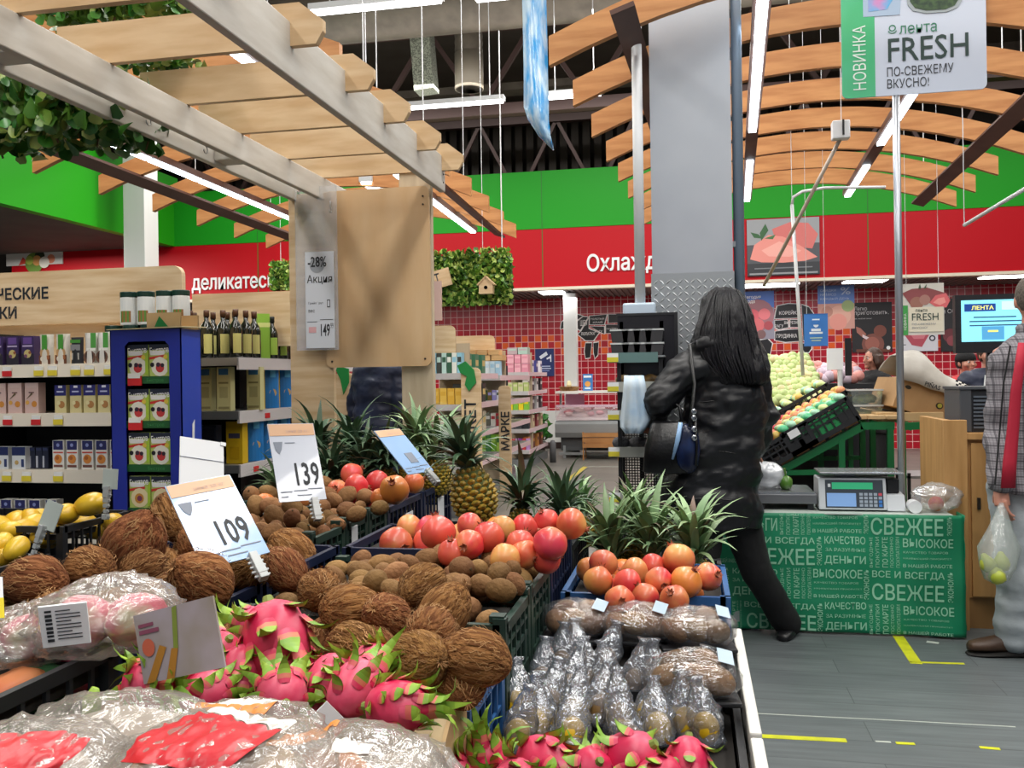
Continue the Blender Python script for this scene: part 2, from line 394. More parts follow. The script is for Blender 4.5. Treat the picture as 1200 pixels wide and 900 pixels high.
def soffit():
    q = MB()
    q.box((-12, VF + .12, 2.82), (12, VW, 2.9))
    for i in range(int(24 / .1)):
        x = -12 + i * .1; q.box((x, VF + .12, 2.8), (x + .055, VW, 2.82))
    return q
struct(soffit().build('trim_6', mat('slatted_soffit', '6a605c', .7)))
struct(MB().box((-16, 19.9, 0), (12, 20, 7.2)).build('wall_far', mat('void_wall', '35302c', .9)))
struct(MB().box((-16, -4, 0), (-15.9, 20, 7.2)).build('wall_left', mat('void_wall_side', '3a3531', .9)))
struct(MB().box((11.9, -4, 0), (12, 20, 7.2)).build('wall_right', mat('void_wall_side2', '4a4541', .9)))
# vertical panel joints of the fascias
j = MB()
for x in (-7.2, -4.75, -2.3, .15, 2.6, 5.05): j.box((x, VF - .014, 3.7), (x + .012, VF - .008, 4.62)); j.box((x, VF - .004, 2.78), (x + .012, VF + .001, 3.7))
struct(j.build('trim_7', mat('fascia_joint', '1d6a18', .6)))
# fascia lettering
struct(text('деликатесы', .36, WHT, None, P(225, 340, v=VF - .01), name='trim_8', ext=.012, bold=.004, sx=.77))
struct(text('Охлажденн', .36, WHT, None, P(687, 318, v=VF - .01), name='trim_9', ext=.012, bold=.006, sx=.8))

# ------------------------------------------------------------------ yellow floor tape, white line
TAPE = mat('yellow_tape', 'cfd316', .5, col2='b7bb20', scale=14)
def tape(name, pts, w, label, mt=TAPE, z=.0015):
    q = MB()
    for a, b in zip(pts[:-1], pts[1:]):
        a = P(*a, z=0); b = P(*b, z=0); d = (b - a).normalized(); n = Vector((-d.y, d.x, 0)) * w / 2
        q.add([a - n + UP * z, b - n + UP * z, b + n + UP * z, a + n + UP * z, a - n + UP * .0002, b - n + UP * .0002, b + n + UP * .0002, a + n + UP * .0002], [(0, 1, 2, 3), (0, 4, 5, 1), (1, 5, 6, 2), (2, 6, 7, 3), (3, 7, 4, 0)])
    c = P(*pts[0], z=0)
    return tag(q.build(name, mt, origin=c), label, 'floor tape', 'yellow tape strips on the grey floor')
tape('floor_tape', [(1052, 745), (1074, 778)], .052, 'diagonal yellow tape strip on floor in front of green clothed table')
tape('floor_tape', [(1066, 776), (1098, 777), (1130, 778)], .02, 'thin worn yellow tape strip joining the diagonal one near brown shoes')
tape('floor_tape', [(876, 862), (992, 868)], .034, 'long yellow tape strip on grey floor beside the right crates')
tape('floor_tape', [(1050, 871), (1072, 872)], .02, 'short yellow tape scrap right of the long strip')
tape('floor_tape', [(1148, 876), (1172, 878)], .02, 'faded yellow tape scrap at lower right of the floor')
tape('floor_tape', [(1026, 869), (1044, 870)], .012, 'pale narrow tape remnant beside the long yellow strip', mat('pale_tape', 'b9bfb6', .5))
tape('floor_tape', [(1086, 752), (1100, 754)], .03, 'small pale scrap stuck on floor below green table', mat('pale_tape', 'b9bfb6', .5))
tape('floor_tape', [(650, 574), (686, 547)], .07, 'yellow tape strip on brown floor before the meat counter', mat('far_yellow_tape', 'b9a53a', .5))
tape('floor_tape', [(686, 547), (726, 547)], .035, 'pale tape line crossing the brown floor by meat counter', mat('pale_tape', 'b9bfb6', .5))
tape('floor_tape', [(880, 836), (1060, 845), (1190, 852)], .006, 'thin white scratched line across the grey floor', mat('pale_tape', 'b9bfb6', .5))

# ------------------------------------------------------------------ structural column with diamond plate foot
def column():
    a = P(765, 300, Y=4.75); b = P(857, 300, Y=4.75)
    w = (b - a).length; y = a.y
    t = thing('column', 'square pale grey column with diamond plate casing behind woman in black', 'column', ((a.x + b.x) / 2, y + w / 2, 0))
    h = w / 2
    MB().box((-h, -h, 1.87), (h, h, 7.2)).build('shaft', mat('column_paint', 'a9aeb6', .5, col2='a2a7b0', scale=3), t)
    q = MB().box((-h - .006, -h - .006, 0), (h + .006, h + .006, 1.87))
    k = 0
    # raised lozenges on the two faces that can be seen
    def loz(cx, cz, s, face):
        L_, W_ = .02, .006
        ca, sa = math.cos(PI / 4 * s), math.sin(PI / 4 * s)
        pts = [(L_ * ca, L_ * sa), (-W_ * sa, W_ * ca), (-L_ * ca, -L_ * sa), (W_ * sa, -W_ * ca)]
        if face == 0: base = [(cx + p, -h - .006, cz + r) for p, r in pts]; top = (cx, -h - .0095, cz)
        else: base = [(-h - .006, cx + p, cz + r) for p, r in pts]; top = (-h - .0095, cx, cz)
        q.add(base + [top], [(0, 1, 4), (1, 2, 4), (2, 3, 4), (3, 0, 4)])
    for face in (0, 1):
        for i in range(int(w / .032)):
            for jz in range(20, int(1.86 / .032)):
                loz(-h + .018 + i * .032, jz * .032, 1 if (i + jz) % 2 else -1, face)
    q.build('diamond_plate', diamond_mat(), t)
    MB().tube([(h + .035, -h + .05, .0), (h + .035, -h + .05, 7.2)], .028, 10).build('pipe', mat('grey_pipe', '7f8fa0', .4, metal=.3), t, smooth=True)
    MB().box((h + .0, -h + .03, 2.0), (h + .02, -h + .07, 2.03)).build('pipe_clip', GRYM, t)
column()
# slim white columns far back
for (px0, px1, v, top, lab) in ((145, 170, 12.0, 6.5, 'slim white column in front of the left green fascia'), (659, 674, 15.3, 2.78, 'slim pale column between the meat counter and tiled wall')):
    a = P(px0, 300, v=v); b = P(px1, 300, v=v); w = b.x - a.x
    t = thing('column', lab, 'column', ((a.x + b.x) / 2, v + w / 2, 0))
    MB().box((-w / 2, -w / 2, 0), (w / 2, w / 2, top)).build('shaft', mat('white_column', 'd3d4d2', .5), t, bevel=.01)
    MB().box((-w / 2 - .01, -w / 2 - .01, 0), (w / 2 + .01, w / 2 + .01, .12)).build('base', mat('grey_base', '8b8b88', .5), t)
# ------------------------------------------------------------------ pergola over the fruit table
def hexboard(q, y, u0, u1, z0, z1, th, m=None, cut=.05):
    h = z1 - z0
    q.prism([(u0, z0), (u1 - cut * .45, z0), (u1, z0 + h * .28), (u1, z0 + h * .55), (u1 - cut * 1.5, z1), (u0, z1)], y, y + th, m)
def pergola():
    t = thing('pergola', 'birch plywood pergola with slatted top over the fruit display', 'pergola', (-1.5, 4.25, 0))
    ox, oy = -1.5, 4.25
    def bx(a, b, nm, m, bev=.004): MB().box((a[0] - ox, a[1] - oy, a[2]), (b[0] - ox, b[1] - oy, b[2])).build(nm, m, t, bevel=bev)
    bx((-1.815, .4, 2.235), (-1.785, 4.58, 2.345), 'beam', PLYG)
    bx((-1.955, .4, 2.235), (-1.925, 4.2, 2.325), 'beam', PLYG)
    bx((-1.205, .4, 2.25), (-1.175, 4.27, 2.42), 'beam', PLYG)
    for y in (.9, 2.15, 3.4): bx((-1.925, y, 2.25), (-1.815, y + .1, 2.32), 'spacer_block', PLYG)
    # posts, with the sign board fixed across them
    bx((-1.975, 4.2, 0), (-1.745, 4.235, 2.27), 'post', PLYH)
    bx((-1.4, 4.225, 0), (-1.235, 4.26, 2.45), 'post', mat('birch_post_upright_grain', 'd3c3a8', .6, col2='c3b093', scale=3, stretch=(9, 1, 1), detail=5))
    q = MB(); r = .03; zb, zt = 1.395, 2.27; xa, xb = -1.775, -1.235
    pts = []
    for cx, cz, a0 in ((xb - r, zb + r, -90), (xb - r, zt - r, 0), (xa + r, zt - r, 90), (xa + r, zb + r, 180)):
        for k in range(4): a = math.radians(a0 + k * 30); pts.append((cx + r * math.cos(a) - ox, cz + r * math.sin(a)))
    q.prism(pts, 4.185 - oy, 4.2 - oy)
    b = q.build('sign_board', mat('birch_sheet', 'd6b78e', .55, col2='cba67a', scale=2.2, stretch=(4, 1, .9), detail=6, lo=.35, hi=.7), t)
    for x, z in ((xa + .03, zb + .03), (xb - .03, zb + .035), (xb - .03, zt - .05), (xb - .03, zt - .09)):
        MB().tube([(x - ox, 4.181 - oy, z), (x - ox, 4.186 - oy, z)], .005, 8).build('screw', mat('screw', '4a4038', .4, metal=.6), b)
    # top slats
    for k in range(9):
        y = .85 + .42 * k + (.02 if k % 2 else 0); q = MB(); hexboard(q, y - oy, (-3.1 if k < 4 else -1.975) - ox, -1.07 - ox, 2.345, 2.475, .024)
        q.build('slat', PLY, t)
    # light bracket screws on beam end
    for z in (2.29, 2.33, 2.37): MB().tube([(-1.174 - ox, 4.23 - oy, z), (-1.171 - ox, 4.23 - oy, z)], .004, 6).build('screw', mat('screw', '4a4038', .4, metal=.6), t)
pergola()
# hooks under the beams, and what hangs from them
def hook(p, lab):
    q = MB(); q.tube([p + Vector((0, 0, .03))] + [p + Vector((0, math.sin(a) * .014, -.012 + math.cos(a) * .014)) for a in [i * PI / 6 for i in range(0, 10)]], .0022, 6)
    tag(q.build('hook', mat('zinc_hook', 'a8a8a8', .3, metal=.8), smooth=True, origin=p), lab, 'hook', 'hooks along the pergola beam')
for px, py, lab in ((174, 138, 'open metal hook under the double beam, near the hanging leaves'), (241, 172, 'open metal hook midway along the double pergola beam'), (350, 221, 'left metal hook holding the clear pocket at pergola post'), (387, 243, 'right metal hook holding the clear pocket at pergola post')):
    hook(P(px, py, u=-1.81 if px < 300 else None, v=None if px < 300 else 4.1), lab)
# ------------------------------------------------------------------ leaves
def leaf_mesh(name, mats, s=1, lobes=True):
    out = [(0, 0), (.35, .1), (.5, .38), (.33, .62), (0, 1), (-.33, .62), (-.5, .38), (-.35, .1)]
    vs = [(x * s, y * s, (abs(x) * .35 - y * y * .25) * s) for x, y in out] + [(0, .4 * s, -.05 * s)]
    fs = [(i, (i + 1) % 8, 8) for i in range(8)]
    me = bpy.data.meshes.new(name); me.from_pydata(vs, [], fs); me.materials.append(mats); me.polygons.foreach_set('use_smooth', [True] * 8); return me
LEAFD = mat('ivy_leaf_dark', '3d6f28', .35, rnd=.35, hue=.03); LEAFM = mat('ivy_leaf', '4f7d2b', .35, rnd=.4, hue=.03); LEAFL = mat('ivy_leaf_pale', '93a852', .4, rnd=.3)
LV = [leaf_mesh('leaf', m, 1) for m in (LEAFD, LEAFM, LEAFD, LEAFM, LEAFL)]
def foliage_join(n, fn, size, mats, seed=1):
    """leaves past the countable ones, one mesh; fn(i) -> centre"""
    rs = random.Random(seed); q = MB()
    out = [(0, 0), (.35, .1), (.5, .38), (.33, .62), (0, 1), (-.33, .62), (-.5, .38), (-.35, .1)]
    for i in range(n):
        c = fn(rs); s = size * rs.uniform(.7, 1.2)
        R = Euler((rs.uniform(.4, 2.6), rs.uniform(-.6, .6), rs.uniform(0, 6.28))).to_matrix()
        vs = [R @ Vector((x * s, y * s, (abs(x) * .35 - y * y * .25) * s)) + c for x, y in out]
        q.add(vs, [(0, 1, 2, 3), (0, 3, 4), (0, 4, 5), (0, 5, 6, 7)], rs.randrange(len(mats)))
    return q
def vine(name, label, c, sx, sy, sz, nleaf, njoin, size, seed, stems=7):
    rs = random.Random(seed)
    t = thing(name, label, 'artificial plant', c)
    def pos(r):
        return Vector((r.uniform(-1, 1) * sx, r.uniform(-1, 1) * sy, (r.random() ** .8 * 2 - 1) * sz * (1 - .25 * abs(math.sin(r.uniform(0, 9))))))
    st = MB()
    for k in range(stems):
        p = Vector((rs.uniform(-sx * .8, sx * .8), rs.uniform(-sy, sy) * .6, sz * .8)); pts = [p.copy()]
        for _ in range(6): p = p + Vector((rs.uniform(-.03, .03), rs.uniform(-.03, .03), -sz * .25)); pts.append(p.copy())
        st.tube(pts, .004, 5)
    st.build('stem', mat('ivy_stem', '5b4a2c', .7), t)
    j = foliage_join(njoin, pos, size, [0, 1, 2], seed).build('foliage', [LEAFD, LEAFM, LEAFL], t, smooth=True, fix=False); j['kind'] = 'stuff'
    for i in range(nleaf):
        p = pos(rs); p.y = -sy * rs.uniform(.6, 1.1)
        put(LV[rs.randrange(5)], 'leaf', t, p, (rs.uniform(.9, 2.2), rs.uniform(-.7, .7), rs.uniform(-1.2, 1.2)), size * rs.uniform(.7, 1.25))
    return t
c = P(82, 140, Y=3.3); vine('hanging_ivy', 'big clump of artificial ivy hanging below pergola beam, upper left', c, .32, .2, .15, 190, 560, .064, 3)
c = P(-20, 150, Y=3.3); vine('hanging_ivy', 'smaller artificial ivy trail cut by left picture edge', c, .14, .15, .13, 60, 200, .058, 4)
c = P(140, 18, Y=3.12); vine('hanging_ivy', 'ivy lying over the pergola slats at the very top left', c, .26, .09, .06, 80, 260, .05, 5, 2)
c = P(192, 78, Y=3.5); vine('hanging_ivy', 'thin ivy sprig seen between two pergola slats', c, .13, .07, .03, 40, 120, .045, 6, 2)
# green leaf wall with bird house and name board
def leafwall():
    a = P(492, 300, v=8.6); b = P(598, 296, v=8.6); c = P(598, 356, v=8.6)
    w = b.x - a.x; h = b.z - c.z
    t = thing('hanging_greenery', 'hanging panel of green artificial leaves with wooden bird house', 'greenery', (a.x, a.y, c.z))
    MB().box((0, .02, 0), (w, .1, h)).build('backing', mat('moss_backing', '31471d', .9), t)
    q = foliage_join(1500, lambda r: Vector((r.uniform(-.01, w + .01), r.uniform(-.03, .02), r.uniform(-.02, h + .03))), .05, [0, 1, 2], 9)
    j = q.build('foliage', [mat('bright_leaf', '6d9a35', .4), mat('pale_leaf', 'a9bd5c', .4), mat('deep_leaf', '3f6b22', .4)], t, fix=False); j['kind'] = 'stuff'
    MB().tube([(w * .9, .05, h), (w * .9, .05, h + 2.2)], .006, 6).build('hanging_cable', WHTM, t)
    MB().tube([(w * .7, .0, h), (w * .7, .0, h + 3)], .003, 5).build('hanging_cable', WHTM, t)
    p = P(570, 336, v=8.5)
    hse = thing('bird_house', 'small plain wooden bird house on the leaf panel', 'bird house', (p.x, p.y - .03, p.z - .07))
    MB().prism([(-.068, 0), (.068, 0), (.068, .1), (0, .16), (-.068, .1)], 0, .08).build('box', PLY, hse)
    for s in (-1, 1): MB().bar((s * .085, .04, .085), (0, .04, .168), .1, .012, up=(-s * .6, 0, .8)).build('roof_board', PLY, hse)
    MB().lathe([(0, 0), (.018, 0)], 14).build('entrance_hole', BLK, hse, loc=(0, -.002, .06), rot=(PI / 2, 0, 0))
    p = P(518, 326, v=8.52)
    bd = thing('name_board', 'small tilted wooden board with dark letters on leaf panel', 'sign', p, (0, math.radians(-14), 0))
    MB().box((-.2, -.02, -.09), (.09, 0, .085)).build('board', PLY, bd); text('МАРКЕТ', .13, INK, bd, (-.42 + .03, -.022, -.04), align='LEFT', sx=.7, bold=.002)
leafwall()
c = P(327, 325, v=11.5); t = thing('hanging_greenery', 'narrow strip of artificial leaves beside the red fascia lettering', 'greenery', c)
foliage_join(260, lambda r: Vector((r.uniform(-.12, .14), r.uniform(-.05, .05), r.uniform(-.19, .2))), .06, [0, 1, 2], 11).build('foliage', [mat('bright_leaf'), mat('pale_leaf'), mat('deep_leaf')], t, fix=False)['kind'] = 'stuff'
MB().box((-.1, .05, -.18), (.12, .08, .18)).build('backing', mat('moss_backing'), t); MB().tube([(0, .06, .15), (0, .06, 7.2 - c.z)], .004, 5).build('hanging_cable', WHTM, t)

# ------------------------------------------------------------------ arched timber canopies
def canopy(label, uc, v0, step, n, rot, tracks, rails, z0=2.84, chord=2.86, rise=.31, nlamp=4, gap=()):
    vc = v0 + step * (n - 1) / 2
    t = thing('slatted_canopy', label, 'canopy', (uc, vc, 0), rot)
    q = MB(); h = .15; th = .045; K = 16
    for i in range(K + 1):
        s = i / K * 2 - 1; x = s * chord / 2; z = z0 + rise * (1 - s * s)
        q.v += [(x, -th / 2, z), (x, th / 2, z), (x, th / 2, z + h), (x, -th / 2, z + h)]
    for i in range(K):
        a = i * 4; b = a + 4
        for k in range(4): q.f.append((a + k, a + (k + 1) % 4, b + (k + 1) % 4, b + k)); q.mi.append(0)
    q.f += [(3, 2, 1, 0), tuple(K * 4 + k for k in range(4))]; q.mi += [0, 0]
    me = q.mesh('slat', ARCHM)
    for k in range(n): put(me, 'slat', t, (0, v0 + step * k - vc, 0))
    L = step * (n - 1) / 2 + .3
    for x in rails:
        s = x / (chord / 2); z = z0 + rise * (1 - s * s); sl = -2 * rise * s / (chord / 2)
        M = Matrix.Translation((x, 0, z - .012)) @ Matrix.Rotation(-math.atan(sl), 4, 'Y')
        MB(M).box((-.06, -L, -.012), (.06, L, .012)).build('rail', RAILM, t)
    for x, y0_ in tracks:
        s = x / (chord / 2); z = z0 + rise * (1 - s * s)
        tr = MB().box((x - .045, -L + .3 + y0_, z - .05), (x + .045, L, z + .0)).build('light_track', RAILM, t)
        m = nlamp * 2; ln = (2 * L - .3 - y0_) / m
        for k in range(m):
            if k in gap: continue
            y = -L + .3 + y0_ + ln * k; MB().box((x - .028, y + .02, z - .068), (x + .028, y + ln - .02, z - .0505)).build('led_tube', LEDC, tr)
    for x in (-chord * .36, chord * .36):
        for k in range(0, n, 2):
            y = v0 + step * k - vc; s = x / (chord / 2); z = z0 + rise * (1 - s * s) + h
            MB().tube([(x, y, z), (x, y, 7.2)], .004, 4).build('suspension_wire', WHTM, t)
    return t
canopy('arched slatted timber canopy hanging right of the square column', .93, 4.5, .71, 8, -.045, ((-.45, -.3), (.55, 1.0)), (-1.1, 1.22), z0=2.93, chord=3.02, rise=.32, nlamp=3, gap=(3,))
canopy('arched slatted timber canopy hanging behind the pergola, at left', -3.18, 4.13, .76, 8, .03, ((-.78, -.3), (.9, -.3)), (-1.12, 1.2), nlamp=4)

# ------------------------------------------------------------------ tube lamps, ducts and trusses in the ceiling void
def lamp(a, b, z, lab, along='u'):
    pa = P(*a, z=z); pb = P(*b, z=z)
    if along == 'u': pb.y = pa.y
    d = pb - pa; L = d.length; ang = math.atan2(d.y, d.x)
    t = thing('tube_lamp', lab, 'ceiling lamp', (pa.x, pa.y, z), ang, 'tube lamps hanging in the ceiling void')
    MB().box((0, -.06, .02), (L, .06, .075)).build('housing', mat('lamp_housing', 'b9bcbd', .4), t)
    MB().box((.02, -.045, 0), (L - .02, .045, .02)).build('tube', LED, t)
    for x in (.15 * L, .85 * L): MB().tube([(x, 0, .07), (x, 0, 7.2 - z)], .006, 5).build('suspension_wire', WHTM, t)
lamp((364, 17), (521, 5), 4.6, 'long tube lamp top centre, left of the blue streamer')
lamp((555, 1), (712, -10), 4.6, 'tube lamp cut by top picture edge behind blue streamer')
lamp((479, 128), (591, 119), 4.6, 'tube lamp above the green fascia, left of blue streamer')
lamp((641, 116), (706, 111), 4.6, 'tube lamp just right of the blue streamer tip')
lamp((1154, 76), (1290, 68), 4.4, 'tube lamp at right edge beside the tall pole sign')
lamp((1174, 14), (1192, -12), 4.6, 'short slanting tube lamp above the tall pole sign, top right', 'v')
lamp((757, 2), (757, -40), 4.0, 'tube lamp end seen left of the column top', 'v')
lamp((428, 215), (446, 228), 3.15, 'tiny lamp seen through gap below pergola slats', 'v')
def lying(a, b, z, lab, v):   # lamps on the soffit over the meat wall
    pa = P(*a, v=v); pb = P(*b, v=v)
    t = thing('soffit_lamp', lab, 'ceiling lamp', (pa.x, v, 2.8), 0, 'flat lamps under the slatted soffit')
    MB().box((0, -.25, -.03), (pb.x - pa.x, .25, 0)).build('diffuser', LED, t); MB().box((-.02, -.27, -.012), (pb.x - pa.x + .02, .27, .0)).build('frame', WHTM, t)
lying((634, 350), (661, 350), 2.8, 'flat lamp under soffit left of the slim pale column', 15.2)
lying((990, 328), (1038, 325), 2.8, 'flat lamp under soffit above the percent poster', 15.0)
lying((862, 340), (935, 336), 2.8, 'long flat lamp under soffit above the pig chart', 15.2)
lying((1152, 324), (1212, 320), 2.8, 'flat lamp under soffit above the screen', 15.0)
DU = mat('galvanised_duct', '6f675c', .5, metal=.3, col2='5c554c', scale=4)
t = thing('air_duct', 'round ribbed air duct dropping from ceiling behind the tube lamps', 'duct', P(550, 105, Y=12.5))
MB().lathe([(.19, 0), (.19, .02)] + [(.19 + (.008 if i % 2 else 0), .5 + i * .05) for i in range(60)], 20).build('ribbed_pipe', DU, t, smooth=True)
MB().lathe([(.2, .0), (.2, .5), (.185, .5), (.185, 0)], 20).build('end_collar', mat('duct_collar', '8a8274', .5), t, smooth=True)
t = thing('air_duct', 'pale perforated air duct left of the ribbed one', 'duct', P(500, 108, Y=12.5))
MB().box((-.14, -.14, 0), (.14, .14, 3.6)).build('perforated_box', mat('perforated_duct', '8f9585', .6, col2='5d6156', scale=60, lo=.48, hi=.52), t, rot=(0, -.07, 0))
t = thing('roof_truss', 'dark horizontal roof truss crossing above the green fascia', 'truss', (0, 13, 4.6))
TR = mat('dark_red_steel', '43302d', .6)
MB().box((-12, -.09, .62), (12, .09, .78)).build('bottom_chord', TR, t); MB().box((-12, -.08, 1.9), (12, .08, 2.05)).build('top_chord', TR, t)
for k in range(14):
    x = -11 + k * 1.6; MB().bar((x, 0, .75), (x + .8, 0, 1.95), .07).build('web_member', TR, t); MB().bar((x + .8, 0, 1.95), (x + 1.6, 0, .75), .07).build('web_member', TR, t)
t = thing('roof_truss', 'second roof truss farther back behind the ducts', 'truss', (0, 18, 4.6))
MB().box((-12, -.09, .3), (12, .09, .45)).build('bottom_chord', TR, t); MB().box((-12, -.08, 1.9), (12, .08, 2.05)).build('top_chord', TR, t)
for k in range(14):
    x = -11.4 + k * 1.6; MB().bar((x, 0, .4), (x + .8, 0, 1.95), .07).build('web_member', TR, t); MB().bar((x + .8, 0, 1.95), (x + 1.6, 0, .4), .07).build('web_member', TR, t)
t = thing('air_duct', 'large dark horizontal air duct high under the roof', 'duct', (-1, 11.5, 6.3))
MB().tube([(-9, 0, 0), (9, 0, 0)], .38, 20).build('ribbed_pipe', DU, t, smooth=True)
t = thing('cable_tray', 'long perforated cable tray behind the tube lamps', 'cable tray', (0, 13.8, 5.85))
MB().box((-9, 0, 0), (9, .3, .02)).build('tray_floor', DU, t)
for y in (0, .3): MB().box((-9, y - .01, 0), (9, y + .01, .12)).build('tray_side', DU, t)
t = thing('roller_shutter', 'dark corrugated wall panels above the far left fascia', 'wall panel', (-6, 19.5, 4.6))
q = MB()
for k in range(60): q.box((-6 + k * .25, 0, 0), (-6 + k * .25 + .16, .05, 2.6))
q.build('ribs', mat('corrugated_dark', '3f3934', .7), t)['kind'] = 'stuff'

# ------------------------------------------------------------------ blue streamer
def streamer():
    t = P(630, 100, Y=4.2); q = MB()
    prof = [(-40, 610, 640), (0, 612, 640), (40, 613, 641), (90, 614, 642), (125, 614, 643), (140, 619, 643), (160, 632, 645), (176, 648, 649)]
    rows = []
    for k, (y, a, b) in enumerate(prof):
        A = P(a, y, Y=4.2); B = P(b, y, Y=4.2 + .05 * math.sin(k)); C = (A + B) / 2 + Vector((0, -.035, 0)); rows.append([A, C, B])
    q.grid(lambda i, j: rows[min(int(round(j * 7)), 7)][int(round(i * 2))], 2, 7)
    o = q.build('hanging_streamer', mat('blue_foil', '2f9be0', .25, col2='c9e2f2', scale=5, stretch=(6, 6, 1.5), coat=.5, bump=.5, bscale=6), origin=t, smooth=True, solid=.004)
    tag(o, 'blue and white glossy pointed streamer hanging at top centre', 'streamer')
streamer()
# ------------------------------------------------------------------ flat prints and packages
def pm(h): return mat('print_' + h, h, .5)
def disc(q, cx, cz, r, y, m, n=14, sx=1):
    q.add([(cx + r * sx * math.cos(2 * PI * i / n), y, cz + r * math.sin(2 * PI * i / n)) for i in range(n)], [tuple(range(n))], m)
def rect(q, x0, z0, x1, z1, y, m): q.add([(x0, y, z0), (x1, y, z0), (x1, y, z1), (x0, y, z1)], [(0, 1, 2, 3)], m)
def pack_mesh(w, h, d, base, prints, pouch=False):
    """carton or pouch standing on z=0, front at y=0 facing -y, centred in x; prints = (kind, coordinates in fractions, colour)"""
    cols = [base]; q = MB()
    if pouch:
        n = 6
        def fn(i, j):
            th = d / 2 * (math.sin(PI * min(1, max(0, i))) ** .6) * (1 - j ** 3 * .85)
            return Vector(((i - .5) * w * (1 - .06 * math.sin(PI * j)), d / 2 - th, j * h))
        q.grid(fn, n, n); q.grid(lambda i, j: Vector((fn(i, j).x, d - fn(i, j).y, fn(i, j).z)), n, n)
    else: q.box((-w / 2, 0, 0), (w / 2, d, h))
    y = -.0006
    for k, p in enumerate(prints):
        c = p[-1]
        if c not in cols: cols.append(c)
        m = cols.index(c); yy = (y - .0003 * k) + (0 if not pouch else .004)
        if p[0] == 'r': rect(q, (p[1] - .5) * w, p[2] * h, (p[3] - .5) * w, p[4] * h, yy, m)
        elif p[0] == 'd': disc(q, (p[1] - .5) * w, p[2] * h, p[3] * w, yy, m, 12)
        elif p[0] == 'p': q.add([((a - .5) * w, yy, b * h) for a, b in p[1]], [tuple(range(len(p[1])))], m)
    return q.mesh('pack', [pm(c) for c in cols], fix=False)
def item(me, name, cat, x, y, z, label='', group=None, rz=0, s=1):
    o = put(me, name, None, (x, y, z), (0, 0, rz), s); return tag(o, label or name, cat, group)
def on_shelf(me, name, cat, pxs, z, v, group, desc, where, rz=0, jit=.01):
    L = []
    for k, px in enumerate(pxs):
        Y = v / (math.cos(YAW) + math.sin(YAW) * (px - 600) / F)
        x = P(px, 443, v=v).x
        L.append(item(me if not isinstance(me, list) else me[k % len(me)], name, cat, x, v + random.uniform(0, jit), z, group=group, rz=rz + random.uniform(-.04, .04)))
    label_row(L, desc, where); return L

# ------------------------------------------------------------------ long shelf unit at left
SHM = mat('cream_shelf', 'd8cfbf', .5); SHD = mat('black_shelf_back', '0d0d10', .7)
def left_unit():
    x0, x1, v0, v1 = -4.6, P(219, 400, v=4.22).x, 3.85, 4.28
    t = thing('shelf_unit', 'long shelf unit of cereals and mixes at left with wooden header board', 'shelving', (x0, v0, 0)); W_ = x1 - x0; D = v1 - v0
    MB().box((0, D - .02, 0), (W_, D, 1.43)).build('back_panel', SHD, t)
    MB().box((0, D - .03, 1.43), (W_, D, 1.66)).build('upper_back_panel', PLYH, t)
    r = .05; pts = [(0, 1.652), (W_, 1.652)] + [(W_ - r + r * math.cos(a), 1.935 - r + r * math.sin(a)) for a in [i * PI / 12 for i in range(7)]] + [(0, 1.935)]
    h = MB().prism(pts, D - .1, D - .065).build('header_board', PLYH, t)
    text('ЧЕСКИЕ', .083, INK, h, (P(1, 335, v=v0 + D - .1).x - x0 - .035, D - .102, 1.79), bold=.0022, sx=.98)
    text('ВКИ', .083, INK, h, (P(1, 358, v=v0 + D - .1).x - x0 - .065, D - .102, 1.69), bold=.0022, sx=.98)
    MB().box((0, 0.0, 0), (W_, D, .12)).build('plinth', SHD, t)
    for x in (0, W_ / 2, W_ - .03): MB().box((x, .02, 0), (x + .03, D, 1.6)).build('upright', SHD, t)
    yel = pm('e8d23a'); red = pm('d4272b'); wh = pm('f0f0ec')
    for z, labs in ((1.43, ((3, 'r'), (40, 'y'), (56, 'y'), (83, 'y'), (99, 'y'), (122, 'y'))), (1.19, ((3, 'r'), (36, 'r'), (62, 'y'))), (.913, ((1, 'y'), (24, 'y'), (61, 'y'))), (.62, ())):
        b = MB().box((0, .012, z - .02), (W_, D, z)).build('shelf', SHM, t)
        s = MB(); s.add([(0, 0, z - .062), (W_, 0, z - .062), (W_, .012, z + .002), (0, .012, z + .002), (0, .018, z - .062), (W_, .018, z - .062), (W_, .02, z + .002), (0, .02, z + .002)], [(0, 1, 2, 3), (4, 7, 6, 5), (3, 2, 6, 7), (0, 4, 5, 1), (1, 5, 6, 2), (0, 3, 7, 4)])
        s.build('price_strip', PLYH if False else SHM, b)
        for px, c in labs:
            x = P(px, 440, v=v0).x - x0
            MB().box((x, -.004, z - .055), (x + .052, -.001, z - .028)).build('price_tag', yel if c == 'y' else red, b)
            MB().box((x + .004, -.003, z - .03), (x + .05, 0.003, z - .008)).build('price_tag', wh, b)
left_unit()
V0 = 3.87
oat = pack_mesh(.07, .142, .05, '3c2a5a', [('r', .0, 0, 1, .38, '2a2430'), ('r', .15, .72, .85, .95, '6a4a94'), ('d', .5, .38, .3, 'cdbb7a'), ('d', .35, .3, .13, '7a4a6a'), ('d', .68, .42, .11, '9a5a3a'), ('r', .1, .62, .9, .68, 'b8a6cc')])
on_shelf(oat, 'carton', 'carton', [-4, 14, 32], 1.432, V0, 'purple cartons on top shelf', 'purple and black cereal carton', 'on top left shelf')
nut = pack_mesh(.08, .148, .045, 'd9d2c4', [('r', .1, .0, .9, .3, '6b3f26'), ('d', .5, .38, .33, 'c59a6a'), ('r', .32, .48, .68, .98, '4c9a38'), ('d', .36, .18, .16, 'e8dccb'), ('d', .7, .22, .14, 'a8643a')], True)
